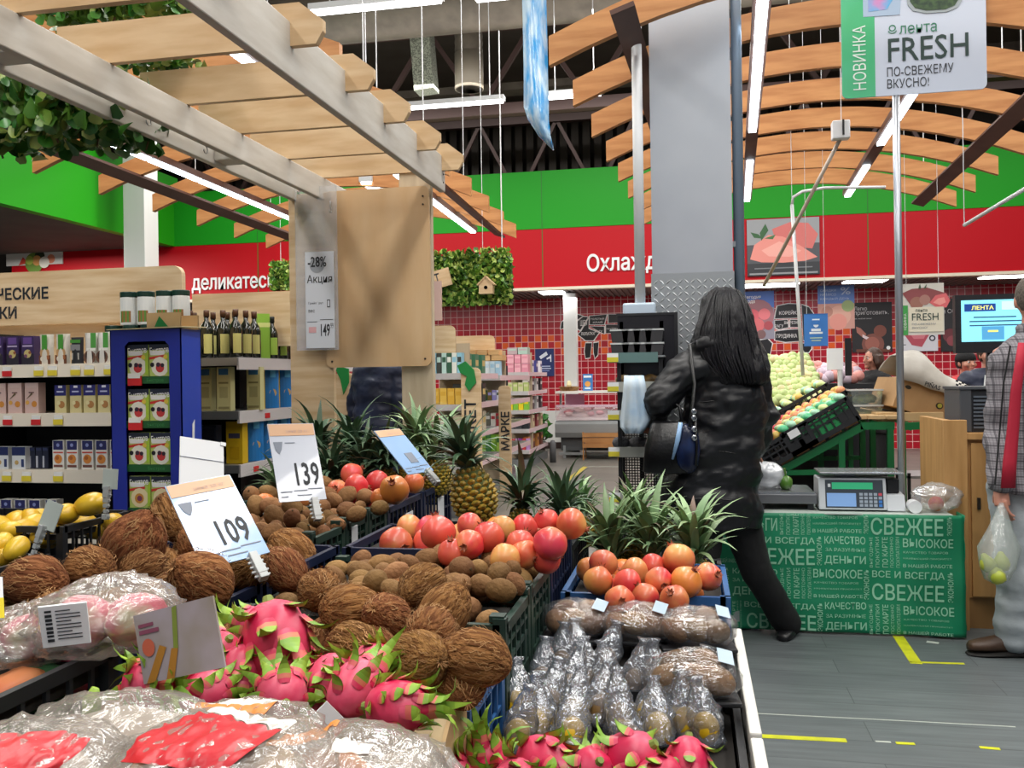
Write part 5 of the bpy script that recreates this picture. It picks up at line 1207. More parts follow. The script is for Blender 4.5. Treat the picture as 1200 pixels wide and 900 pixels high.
t = blob_bag('crumpled film pack of pink dragon fruit at lower left with paper label', c, (.105, .12, .062), 3, [((-.035, -.02, -.005), (.05, .055, .042), DFP2), ((.045, .01, -.005), (.048, .055, .042), DFP2)], ridge=.2)
c2 = at(36, 745, .92); blob_bag('smaller crumpled film pack at left edge, under yellow and white tag', c2, (.07, .09, .05), 9, [((.0, 0, 0), (.045, .05, .035), DFP2)], ridge=.25)
def frame4(tl, tr, bl, Y, push=1):
    """true rectangle through three pixels: its corners are pushed in depth until the sides meet at right angles"""
    a = Vector((tr[0] - tl[0], tr[1] - tl[1])); b = Vector((bl[0] - tl[0], bl[1] - tl[1])); d = a.dot(b); q = math.sqrt(abs(d)) * push
    za = q; zb = -d / q if q > 1e-6 else 0
    s = Y / F; T = P(*tl, Y=Y); A = P(*tr, Y=Y + za * s) - T; B = P(*bl, Y=Y + zb * s) - T
    w, h = A.length, B.length; x = A.normalized(); z = -(B - x * B.dot(x)).normalized(); y = z.cross(x)
    return Matrix(((x.x, y.x, z.x, T.x), (x.y, y.y, z.y, T.y), (x.z, y.z, z.z, T.z), (0, 0, 0, 1))), w, h
def card(name, label, cat, tl, tr, bl, Y, mt, th=.003, push=1, group=None):
    M, w, h = frame4(tl, tr, bl, Y, push); t = thing(name, label, cat, (0, 0, 0), 0, group); t.matrix_basis = M
    MB().box((0, 0, -h), (w, th, 0)).build('card', mt, t); return t, w, h
CARDW = mat('glossy_price_card', 'b6bdca', .22, coat=.4); CARDB = mat('bluish_price_card', '8fb0d8', .2, coat=.5); PEACH = mat('peach_header', 'c9a07c', .4)
def clip(t, x, z, n=5, L=.06):
    q = MB(); rs = random.Random(n)
    for k in range(n):
        a = -L * k / n; s = .009 * rs.uniform(.7, 1.2); q.box((x - s, -.004 - s, z + a - s), (x + s, -.004 + s, z + a + s)); q.box((x - s * 1.8, -.006, z + a - .003), (x + s * 1.8, 0, z + a + .002))
    q.build('clip', mat('clear_white_plastic', 'cfd4d4', .25, trans=.3), t, bevel=.0015)
def price_sign(label, tl, tr, bl, Y, num, mt=CARDW, push=1, head=.16, numx=.36, grp=None, icon=True, hpos=-.66):
    t, w, h = card('price_sign', label, 'sign', tl, tr, bl, Y, mt, push=push)
    MB().box((.002, -.0012, -h * head), (w - .002, 0, -.002)).build('header', PEACH, t)
    text('цена за кг', w * .1, mat('header_print', 'b89a8c', .6), t, (w * .36, -.0018, -h * head * .75))
    if icon:
        q = MB(); q.add([(w * .06, -.0012, -h * .24), (w * .26, -.0012, -h * .24), (w * .22, -.0012, -h * .34), (w * .16, -.0012, -h * .4), (w * .09, -.0012, -h * .34)], [(0, 1, 2, 3, 4)]); q.add([(w * .3, -.0012, -h * .25), (w * .52, -.0012, -h * .25), (w * .52, -.0012, -h * .262), (w * .3, -.0012, -h * .262)], [(0, 1, 2, 3)]); q.build('logo_mark', mat('sign_grey', '747c8a', .5), t)
    if num: text(num, h * .4, INK, t, (w * numx, -.0014, h * hpos - h * .14), sx=.55, bold=.0016, space=1.05)
    q = MB()
    for k, (x0, x1, z) in enumerate(((.06, .3, .88), (.34, .62, .87), (.64, .95, .855), (.06, .2, .94), (.4, .7, .93))): q.box((w * x0, -.0012, -h * z - .0016), (w * x1, -.0006, -h * z + .001))
    q.build('small_print', mat('sign_grey'), t)
    clip(t, w * .72, -h - .004)
    return t, w, h
price_sign('glossy price sign reading 109 clipped among the coconuts', (193, 570), (269, 556), (248, 664), 1.92, '109', CARDB)
price_sign('price sign reading 139 above the kiwis in left row', (313, 497), (367, 496), (334, 588), 2.55, '139', CARDW)
t, w, h = price_sign('small tilted blue price card with square code area, before pineapple crowns', (438, 505), (468, 502), (479, 556), 3.0, '', CARDB, numx=.4, icon=False)
MB().box((w * .42, -.0014, -h * .78), (w * .72, -.0008, -h * .56)).build('faded_print', mat('sign_grey'), t)
t, w, h = card('price_sign', 'blank white folded sheet standing behind the 109 sign', 'sign', (211, 511), (262, 519), (219, 568), 2.6, mat('plain_white_sheet', 'd6d9dc', .3, coat=.3))
MB().box((0, -.002, -h * .43), (w, -.0005, -h * .42)).build('crease', mat('sign_grey'), t); MB().box((w - .01, -.003, -.012), (w + .006, 0, 0)).build('bent_corner', mat('plain_white_sheet'), t)
t, w, h = card('picture_card', 'leaning picture card with green and orange fruit slices before dragon fruits', 'sign', (156, 722), (249, 698), (146, 800), 1.3, mat('mauve_card', 'b3a8b4', .4, col2='9a9084', scale=9), push=-1)
q = MB()
q.add([(w * .5, -.001, -h * .02), (w * .56, -.001, -h * .0), (w * .5, -.001, -h * .6), (w * .44, -.001, -h * .62)], [(0, 1, 2, 3)], 0)
q.add([(w * .05, -.0012, -h), (w * .16, -.0012, -h), (w * .36, -.0012, -h * .55), (w * .28, -.0012, -h * .5)], [(0, 1, 2, 3)], 1)
q.add([(w * .3, -.0013, -h), (w * .4, -.0013, -h), (w * .5, -.0013, -h * .6), (w * .42, -.0013, -h * .58)], [(0, 1, 2, 3)], 1)
disc(q, w * .14, -h * .5, w * .08, -.0014, 2); q.box((w * .05, -.0012, -h * .3), (w * .3, -.0008, -h * .24), 3); q.box((w * .05, -.0012, -h * .2), (w * .24, -.0008, -h * .15), 3)
q.build('picture_print', [pm('7f8f3a'), pm('b07a2c'), pm('c8644a'), pm('8a4a60')], t)
t, w, h = card('paper_label', 'square printed paper label stuck on the bagged dragon fruit', 'label', (44, 712), (101, 706), (46, 760), 1.22, PAPER)
q = MB()
for k in range(8): q.box((w * .12, -.001, -h * (.12 + .1 * k) - .002 - (.001 if k % 3 else 0)), (w * .26, -.0004, -h * (.12 + .1 * k) + .001))
for k in range(9): q.box((w * .34, -.001, -h * (.14 + .085 * k)), (w * (.85 if k % 3 else .65), -.0004, -h * (.14 + .085 * k) + .0012))
q.build('small_print', INK, t)
t, w, h = card('price_tag', 'white and yellow price tag cut by the left picture edge', 'sign', (-14, 676), (3, 676), (-4, 725), 1.42, PAPER)
MB().box((w * .1, -.001, -h * .98), (w * 1.0, -.0004, -h * .5)).build('yellow_field', pm('e6d01e'), t)
def small_tag(label, tl, tr, bl, Y, n=4):
    t, w, h = card('price_tag', label, 'sign', tl, tr, bl, Y, mat('pale_tag', 'c2ccc6', .35), push=-1); clip(t, w * .4, -h, n, .11)
small_tag('pale tag on clip at the left mango crate', (56, 585), (74, 592), (38, 612), 2.75, 6)
small_tag('pale tag on clip at the far mango crate', (121, 549), (138, 550), (117, 572), 3.0, 6)
t, w, h = card('price_tag', 'white tag with orange stripe lying on the dragon fruits by box edge', 'sign', (383, 822), (409, 848), (364, 842), 1.25, PAPER)
MB().box((w * .75, -.001, -h), (w, -.0003, 0)).build('orange_stripe', pm('d8583a'), t)
# tray under bags, foreground packs with red print
OR = mat('orange_contents', 'd08a58', .5, col2='c4683c', scale=7); TN = mat('tan_contents', 'b89a78', .6, col2='8a6a4a', scale=7); WG = mat('pale_contents', 'c6bcae', .6, col2='a89484', scale=6)
RP = mat('red_bag_print', 'c62430', .35, col2='b81c28', scale=9, bump=.3, bscale=25); WP = mat('white_bag_print', 'e2dcd2', .35, bump=.3, bscale=25); OP = mat('orange_bag_print', 'd8843a', .4, bump=.3, bscale=25)
def fg(label, px, py, z, r, seed, ins, prints, rot=0, ridge=.14):
    c = at(px, py + 14, z - .008); blob_bag(label, c, r, seed, ins, prints, rot, ridge=ridge)
fg('crumpled film bag with large red print, bottom edge of foreground', 255, 905, .90, (.135, .12, .062), 21, [((-.05, 0, -.005), (.055, .06, .045), OR), ((.05, 0, -.005), (.055, .06, .045), TN)], [((-.62, -.62, .42, .18), RP), ((-.2, .2, .45, .42), WP)], -.1)
fg('crumpled film bag with red stripe at the bottom left corner', 20, 905, .90, (.11, .12, .055), 22, [((0, 0, -.005), (.08, .07, .045), WG)], [((-.2, -.7, .7, .0), RP)], .3)
fg('clear crumpled bag with orange print, bottom edge below the dragon fruits', 400, 905, .88, (.12, .11, .055), 23, [((-.03, 0, -.005), (.07, .06, .042), OR)], [((-.7, -.1, -.1, .35), OP), ((.0, -.3, .3, -.1), WP)], .1)
fg('greyish crumpled bag behind the red printed bags at lower left', 150, 850, .89, (.13, .08, .05), 24, [((0, 0, -.005), (.09, .055, .038), WG)], [], 0, .2)
fg('tan crumpled bag with orange and white stripe under dragon fruits', 290, 852, .88, (.1, .07, .045), 25, [((0, 0, -.005), (.07, .05, .034), TN)], [((-.6, -.3, .3, -.05), OP), ((-.6, -.05, .3, .15), WP)], 0, .16)
fg('pale crumpled bag at the bottom edge left of cardboard box wall', 470, 900, .85, (.07, .07, .04), 26, [((0, 0, 0), (.05, .05, .03), WG)], [], 0, .2)
# packs inside the lower left crate, seen through its side
for k, (px, py, m, lab) in enumerate(((18, 812, OR, 'orange'), (45, 806, mat('green_contents', '4f8a5a', .5), 'green'), (85, 795, DFP2, 'pink'))):
    c = P(px, py, u=UB1 - .06); tag(lump(MB(), (0, 0, 0), (.04, .06, .035), 30 + k).build('fruit_bag', m, smooth=True, origin=None, loc=c), '%s pack inside the black crate at lower left' % lab, 'bag')
p = P(108, 830, z=.86); q = MB(); q.tube([p + Vector((-.02, 0, -.07)), p + Vector((-.005, 0, -.03)), p + Vector((0, 0, .01)), p + Vector((.006, .0, .03))], [.014, .012, .016, .006], 10, flat=.5)
tag(q.build('leaf_stalk', DFG, smooth=True, origin=p), 'green cut cactus stalk standing between crate and foreground bags', 'stalk')
# ------------------------------------------------------------------ helpers: a flat board hung in a plane of constant v
def cords(t, w, h, top): 
    for x in (w * .12, w * .88): MB().tube([(x, .003, h), (x, .003, top - t.location.z)], .002, 4).build('hanging_cord', WHTM, t)
def board(name, label, cat, px0, py0, px1, py1, v, mt, th=.006, group=None):
    a = P(px0, py0, v=v); b = P(px1, py0, v=v); c = P(px0, py1, v=v); w = b.x - a.x; h = a.z - c.z
    t = thing(name, label, cat, (a.x, v, c.z), 0, group); MB().box((0, 0, 0), (w, th, h)).build('sheet', mt, t)
    if name.startswith('hanging'): cords(t, w, h, 2.8 if v > 14.1 else 7.2)
    return t, w, h
def prints(t, w, h, items, y=-.0015, name='print'):
    q = MB(); cols = []
    for k, p in enumerate(items):
        c = p[-1]
        if c not in cols: cols.append(c)
        m = cols.index(c); yy = y - .0005 * k
        if p[0] == 'r': rect(q, p[1] * w, p[2] * h, p[3] * w, p[4] * h, yy, m)
        elif p[0] == 'd': disc(q, p[1] * w, p[2] * h, p[3] * w, yy, m, 16)
        elif p[0] == 'p': q.add([(a * w, yy, b * h) for a, b in p[1]], [tuple(range(len(p[1])))], m)
    return q.build(name, [pm(c) for c in cols], t, fix=False)
def fit_text(body, x0, z0, x1, z1, material, parent, y=-.002, name='lettering', vert=False, bold=0, fn=None):
    me = text_mesh(body, 1.0, bold=bold); xs = [q.co.x for q in me.vertices]; zs = [q.co.z for q in me.vertices]
    ax, bx_, az, bz = min(xs), max(xs), min(zs), max(zs)
    for q in me.vertices:
        s = (q.co.x - ax) / (bx_ - ax); r = (q.co.z - az) / (bz - az)
        if vert: X, Z = x1 - (x1 - x0) * r, z0 + (z1 - z0) * s
        else: X, Z = x0 + (x1 - x0) * s, z0 + (z1 - z0) * r
        q.co = (X, y + (fn(X, Z) if fn else 0), Z)
    me.materials.clear(); me.materials.append(material); return put(me, name, parent)

# ------------------------------------------------------------------ meat wall: chart decals, posters
WLINE = mat('white_line_print', 'e6e2e0', .5); CH = mat('black_chart_print', '17171a', .4)
def chart(name, label, polys, words, v=VW - .004):
    a = P(polys[0][0][0], polys[0][0][1], v=v); t = thing(name, label, 'wall chart', a)
    def L(p): w = P(p[0], p[1], v=v) - a; return (w.x, w.z)
    for poly in polys:
        pts = [L(p) for p in poly]; n = len(pts); cx = sum(p[0] for p in pts) / n; cz = sum(p[1] for p in pts) / n
        MB().prism([(cx + (x - cx) * 1.0, cz + (z - cz) * 1.0) for x, z in pts], -.004, 0).build('outline', WLINE, t)
        e = .02; q = [(cx + (x - cx) * (1 - e / max(.05, math.hypot(x - cx, z - cz))), cz + (z - cz) * (1 - e / max(.05, math.hypot(x - cx, z - cz)))) for x, z in pts]
        MB().prism(q, -.007, -.004).build('cut_field', CH, t)
    for wd, x0, y0, x1, y1 in words:
        p = L((x0, y1)); q = L((x1, y0)); fit_text(wd, p[0], p[1], q[0], q[1], WLINE, t, y=-.0085, bold=.01)
chart('beef_chart', 'black butcher chart of a cow with white outlines on red tiles', [
    [(657, 378), (663, 372), (672, 366), (684, 370), (676, 376), (670, 384), (656, 386)], [(676, 376), (684, 370), (690, 371), (680, 388), (672, 384)],
    [(690, 370), (712, 368), (709, 381), (690, 381)], [(712, 368), (735, 368), (735, 378), (712, 379)], [(680, 388), (690, 372), (690, 384), (703, 390), (696, 400), (686, 400), (676, 392)],
    [(690, 382), (709, 382), (709, 392), (703, 390)], [(709, 380), (735, 380), (735, 390), (709, 391)], [(686, 401), (694, 401), (692, 420), (686, 421), (684, 412)], [(695, 401), (702, 400), (701, 417), (697, 421), (695, 414)]],
    [('ШЕЯ', 680, 375, 688, 382), ('ТОЛСТЫЙ', 692, 372, 708, 375), ('КРАЙ', 695, 376, 706, 379), ('ЛОПАТКА', 681, 389, 697, 393), ('РАГУ', 697, 387, 706, 390), ('ГРУДИНКА', 711, 384, 728, 387)])
chart('pork_chart', 'black butcher chart of a pig with white outlines behind hanging signs', [
    [(910, 358), (924, 355), (938, 356), (938, 373), (907, 374), (908, 366)], [(939, 356), (948, 359), (954, 367), (957, 380), (952, 400), (941, 400)], [(907, 375), (924, 374), (925, 384), (912, 387), (907, 384)],
    [(925, 374), (938, 374), (938, 384), (925, 384)], [(907, 388), (925, 385), (939, 385), (940, 400), (920, 402), (907, 399)], [(888, 398), (900, 396), (906, 402), (903, 416), (893, 418), (893, 408)], [(936, 402), (952, 401), (952, 409), (948, 414), (942, 414)]],
    [('КОРЕЙКА', 913, 363, 937, 369), ('ВЫРЕЗКА', 919, 376, 938, 380), ('РАГУ', 908, 380, 918, 384), ('ГРУДИНКА', 910, 391, 934, 397)])
t, w, h = board('warning_sign', 'blue camera surveillance sign on red tiles beside the farthest gondola', 'sign', 627, 409, 649, 441, VW - .02, pm('1d2c66'))
prints(t, w, h, [('p', [(.22, .72), (.6, .9), (.68, .78), (.3, .62)], 'dfe4ee'), ('p', [(.6, .66), (.82, .74), (.84, .66), (.62, .6)], 'dfe4ee'), ('r', .8, .52, .86, .78, 'dfe4ee'), ('r', .2, .34, .8, .38, 'b8c2dc'), ('r', .16, .26, .84, .3, 'b8c2dc'), ('r', .25, .18, .75, .21, '8492c0')])
t, w, h = board('meat_poster', 'large photo poster of raw fillets with green leaves on red fascia', 'poster', 875, 258, 960, 324, VF - .03, pm('4a4c52'), .02)
prints(t, w, h, [('r', 0, .55, 1, 1, '8f9296'), ('r', 0, 0, 1, .22, '2c2e34'), ('p', [(.35, .82), (.6, .93), (.85, .9), (.98, .7), (.9, .45), (.6, .5), (.4, .62)], 'c86a66'), ('p', [(.04, .3), (.1, .55), (.3, .72), (.5, .68), (.75, .5), (.97, .3), (.8, .24), (.5, .22), (.2, .24)], 'dd8a80'), ('p', [(.2, .45), (.45, .6), (.75, .42), (.6, .32), (.3, .34)], 'e6a398'),
    ('p', [(.05, .78), (.16, .74), (.22, .66), (.1, .68)], '2f5a34'), ('p', [(.2, .62), (.3, .8), (.26, .92), (.18, .76)], '2f5a34'), ('p', [(.24, .66), (.4, .72), (.36, .64)], '3d6a3c'), ('r', .03, .02, .97, .05, '8a8c90'), ('r', .1, .12, .9, .14, '70747a')])
t, w, h = board('hanging_poster', 'hanging poster with red berries and blue top, right of black hair', 'poster', 868, 342, 907, 398, 14.4, pm('4a6cb8'))
prints(t, w, h, [('r', 0, 0, 1, .66, '8c8a9a'), ('d', .5, .5, .5, '9a6a74'), ('d', .35, .5, .2, 'd0606c'), ('d', .7, .52, .18, 'd8747c'), ('d', .5, .3, .2, 'd06a70'), ('d', .82, .28, .14, 'a84a54'), ('d', .2, .26, .14, 'c85a64'), ('d', .6, .1, .14, '7a5a5c')])
fit_text('Сегодня', .08 * w, .84 * h, .6 * w, .92 * h, WLINE, t, y=-.006, bold=.01); fit_text('ягода', .08 * w, .74 * h, .42 * w, .82 * h, WLINE, t, y=-.006, bold=.01)
t, w, h = board('hanging_poster', 'hanging poster of fillets with percent sign and blue top', 'poster', 958, 335, 1001, 386, 14.4, pm('4f6fae'))
prints(t, w, h, [('r', 0, 0, 1, .58, 'b98a80'), ('d', .6, .3, .3, 'c99a8c'), ('d', .82, .52, .17, '8a9a6a'), ('d', .55, .16, .24, 'd08a80'), ('d', .25, .4, .16, 'a8786c')])
fit_text('СКИДКИ', .07 * w, .85 * h, .5 * w, .91 * h, mat('poster_grey_text', 'a9b4cc', .6), t, y=-.006); fit_text('НА МЯСО', .07 * w, .76 * h, .5 * w, .82 * h, mat('poster_grey_text'), t, y=-.006); fit_text('КАЖДЫЙ ДЕНЬ', .07 * w, .66 * h, .86 * w, .73 * h, mat('poster_grey_text'), t, y=-.006); fit_text('%', .62 * w, .78 * h, .9 * w, .95 * h, mat('poster_grey_text'), t, y=-.006, bold=.01)
t, w, h = board('wall_poster', 'black poster lettered Легко приготовить with meat dish on red tiles', 'poster', 998, 355, 1045, 413, VW - .03, pm('1e1c20'), .02)
prints(t, w, h, [('p', [(.1, .52), (.22, .48), (.36, .36), (.26, .3), (.12, .4)], 'a86a5c'), ('d', .52, .16, .28, '7c4a40'), ('p', [(.26, .36), (.55, .24), (.52, .18), (.26, .3)], 'd8c8cc'), ('d', .7, .42, .16, '7a4438'), ('d', .5, .17, .18, '9a5c50'), ('r', .1, 0, .95, .06, '6a3a2c'), ('d', .9, .08, .05, 'e0e0e0')])
fit_text('Легко', .06 * w, .84 * h, .38 * w, .92 * h, mat('poster_light_text', 'c8c4c6', .6), t, y=-.006); fit_text('приготовить.', .06 * w, .73 * h, .92 * w, .82 * h, mat('poster_light_text'), t, y=-.006); fit_text('на любой вкус', .06 * w, .66 * h, .5 * w, .69 * h, mat('poster_light_text'), t, y=-.006)
t, w, h = board('wall_poster', 'second black poster partly behind the hanging steak picture sign', 'poster', 1102, 350, 1124, 412, VW - .03, pm('1e1c20'), .02)
prints(t, w, h, [('d', .5, .3, .4, '6a2c34'), ('d', .6, .2, .3, '8a4048')]); fit_text('и СО', .1 * w, .72 * h, .8 * w, .8 * h, mat('poster_light_text'), t, y=-.006)
t, w, h = board('wall_poster', 'white poster with meat cut and small flower mark under steak sign', 'poster', 1052, 388, 1099, 412, VW - .04, pm('cfcdd4'), .02)
prints(t, w, h, [('p', [(.1, 1), (.35, .3), (.6, .2), (.85, 1)], 'b04858'), ('p', [(.25, 1), (.4, .6), (.65, .6), (.75, 1)], 'cc7480'), ('d', .86, .62, .08, '1c1c2c'), ('d', .86, .62, .045, 'cfcdd4'), ('r', .08, .3, .2, .34, '4a4a5a')])
t, w, h = board('hanging_sign', 'small blue sign with white trophy mark hanging left of posters', 'sign', 942, 368, 970, 406, 8.2, pm('3a78c4'))
prints(t, w, h, [('p', [(.34, .84), (.66, .84), (.6, .62), (.54, .58), (.46, .58), (.4, .62)], 'e0ebf6'), ('r', .3, .46, .7, .54, 'e0ebf6'), ('r', .22, .38, .78, .44, 'e0ebf6'), ('r', .36, .66, .64, .8, '3a78c4'), ('r', .24, .24, .76, .27, 'b8d0a8'), ('r', .3, .16, .7, .19, 'b8d0a8'), ('r', .0, .0, 1, .015, '2c5ea0'), ('r', .0, .985, 1, 1, '2c5ea0')])
t, w, h = board('hanging_sign', 'hanging picture sign with steaks and narrow green strip', 'sign', 1056, 333, 1106, 393, 8.0, pm('cfccc4'))
prints(t, w, h, [('r', 0, 0, .15, .58, '3f9a4a'), ('p', [(.02, .82), (.25, .9), (.6, .92), (1.04, .8), (.9, .62), (.5, .62), (.2, .6)], '8c4a4c'), ('d', .36, .62, .16, '9a6a5c'), ('d', .55, .68, .13, 'a87a70'), ('p', [(.66, .62), (.8, .76), (1.05, .8), (1.14, .66), (1.05, .52), (.8, .54)], 'd8686c'), ('p', [(.74, .62), (.86, .7), (1.0, .72), (1.04, .62), (.9, .57)], 'ea9a92'), ('r', .17, .06, .98, .54, 'ddd6c2'), ('p', [(.4, .9), (.44, 1.0), (.47, .9)], '4a5a44'), ('p', [(.52, .9), (.6, .99), (.58, .9)], '4a5a44')])
fit_text('FRESH', .24 * w, .28 * h, .86 * w, .42 * h, mat('dark_green_text', '243c38', .6), t, y=-.008); fit_text('лента', .32 * w, .45 * h, .6 * w, .5 * h, mat('dark_green_text'), t, y=-.008); fit_text('ПО-СВЕЖЕМУ', .24 * w, .19 * h, .8 * w, .23 * h, mat('sign_grey'), t, y=-.008); fit_text('ВКУСНО!', .24 * w, .12 * h, .6 * w, .16 * h, mat('sign_grey'), t, y=-.008); fit_text('НОВИНКА', .045 * w, .1 * h, .11 * w, .42 * h, WLINE, t, y=-.008, vert=True)
# far left: picture on the red band above the header board
t, w, h = board('fruit_poster', 'white poster with fruit salad on the red band, upper left', 'poster', 7, 287, 73, 312, VF - .03, pm('d8d6d2'), .02)
prints(t, w, h, [('p', [(.22, .0), (.3, .4), (.4, .1)], 'd84a3c'), ('d', .5, .1, .16, '6a8a3a'), ('d', .6, .4, .09, '2c3a24'), ('d', .55, .2, .08, 'd89a5a'), ('d', .8, .25, .07, 'e08a6a'), ('d', .68, .1, .09, 'e8e4d8'), ('d', .42, .22, .07, 'a8b850')])

# ------------------------------------------------------------------ meat counter
def meat_counter():
    v = 14.6; a = P(651, 535, v=v); b = P(806, 535, v=v); w = b.x - a.x; D = .95
    t = thing('meat_counter', 'refrigerated meat counter with glass front by red tiled wall', 'counter', (a.x, v, 0))
    G = mat('counter_grey', '9fa3a4', .3, metal=.4); K = mat('counter_dark', '4a4c4e', .5)
    MB().box((.08, .1, .12), (w - .05, D, .36)).build('base_panel', K, t); MB().box((.05, .05, .05), (w, .1, .09)).build('bumper_rail', G, t)
    for x in (.12, w / 2, w - .2): MB().box((x, .06, 0), (x + .04, .1, .2)).build('leg', G, t)
    MB().prism([(.02, .34), (-.02, .42), (-.02, .56), (.04, .62), (D, .62), (D, .34)], 0, w, ax='x').build('front_panel', G, t, smooth=False)
    MB().prism([(.02, .62), (.03, .66), (.5, .78), (D, .8), (D, .62)], .02, w - .02, ax='x').build('deck', mat('white_deck', 'd6c6c8', .4), t)
    gl = film('counter_glass', 'e8d8e0', .12, .05, 0, 5, .25)
    MB().prism([(.02, .62), (.05, .86), (.06, .86), (.03, .62)], 0, w, ax='x').build('front_glass', gl, t)
    MB().box((0, .1, 1.06), (w, .6, 1.1)).build('top_shelf', mat('white_shelf', 'e4e0d8', .3), t)
    for x in (.03, w * .5, w - .05): MB().box((x, .35, .78), (x + .03, .4, 1.06)).build('shelf_post', G, t)
    MB().box((.1, .6, .82), (.42, .61, 1.04)).build('price_board', mat('pink_board', 'e0a0c0', .4), t)
    MB().box((.0, .15, .83), (w, .2, .87)).build('lamp_rail', mat('pinkish_rail', 'd8b8c8', .3), t)
    meats = [mat('meat_red', 'b83a48', .35, rnd=.15), mat('meat_pink', 'dc9aa0', .35, rnd=.1), mat('meat_pale', 'e6c4c0', .4, rnd=.1)]
    rs = random.Random(2); L = []
    for k in range(34):
        x = .15 + (w - .3) * rs.random(); y = .1 + .45 * rs.random(); q = MB(); lump(q, (0, 0, 0), (rs.uniform(.05, .09), rs.uniform(.04, .07), .035), k, 10, 6, .25)
        o = q.build('meat_piece', meats[k % 3], smooth=True, loc=(a.x + x, v + y, .70 + y * .22)); tag(o, 'x', 'meat', 'cuts of meat in the counter'); L.append(o)
    label_pile(L, 'cut of raw meat', 'in meat counter', 3)
    return a, w
a, w = meat_counter()
p = P(667, 457, v=14.85); t = thing('basket', 'round wicker basket on top of the meat counter', 'basket', (p.x, 14.85, 1.1)); WK = mat('wicker', 'b08450', .7, col2='8a6236', scale=30, bump=.6, bscale=60)
MB().lathe([(.14, 0), (.17, .07), (.175, .075), (.16, .075), (.13, .01)], 20).build('bowl', WK, t, smooth=True); MB().lathe([(.03, .06), (.045, .1), (.03, .16), (.01, .17)], 12).build('cream_pot', mat('cream_pot', 'e2dcae', .5), t)
p = P(689, 456, v=14.85); t = thing('poster_can', 'blue upright display pack on top of meat counter', 'display pack', (p.x, 14.85, 1.1))
MB().box((-.08, -.03, 0), (.08, .03, .28)).build('pack', pm('3a78b8'), t); prints(t, .16, .28, [('r', -.4, .78, .4, .9, 'e4ecf4'), ('d', 0, .4, .3, 'd89a4a'), ('r', -.3, .1, .3, .2, 'c8dcec')], y=-.032)
p = P(683, 523, v=14.3); t = thing('wooden_crate', 'low wooden slatted crate in front of the meat counter', 'crate', (p.x, 14.25, .0))
for k in range(3):
    MB().box((0, 0, .2 + .085 * k), (.58, .015, .265 + .085 * k)).build('slat', mat('orange_wood', 'b07c48', .6, col2='9a683a', scale=4), t); MB().box((0, .38, .2 + .085 * k), (.58, .395, .265 + .085 * k)).build('slat', mat('orange_wood'), t)
for x in (0, .56):
    for y in (.015, .36): MB().box((x, y, 0), (x + .02, y + .02, .45)).build('corner_post', mat('orange_wood'), t)
MB().box((0, .015, .2), (.58, .38, .215)).build('floor_panel', mat('orange_wood'), t)
p = P(648, 536, v=13.9); t = thing('bollard', 'small dark grey rubber bollard left of the meat counter', 'bollard', (p.x, p.y, 0)); MB().lathe([(.05, 0), (.05, .3), (.03, .34), (0, .35)], 12).build('post', mat('bollard_grey', '5a5a5c', .6), t, smooth=True)
p = P(632, 520, v=15.6); t = thing('potted_plant', 'leafy green plant by the white wall panel, left of counter', 'plant', (p.x, p.y, 0)); MB().lathe([(.09, 0), (.12, .2), (.11, .2)], 14).build('pot', mat('pot_dark', '3a2c26', .6), t)
foliage_join(70, lambda r: Vector((r.uniform(-.16, .16), r.uniform(-.1, .1), r.uniform(.2, .62))), .13, [0, 1], 31).build('foliage', [LEAFM, LEAFD], t, fix=False)['kind'] = 'stuff'

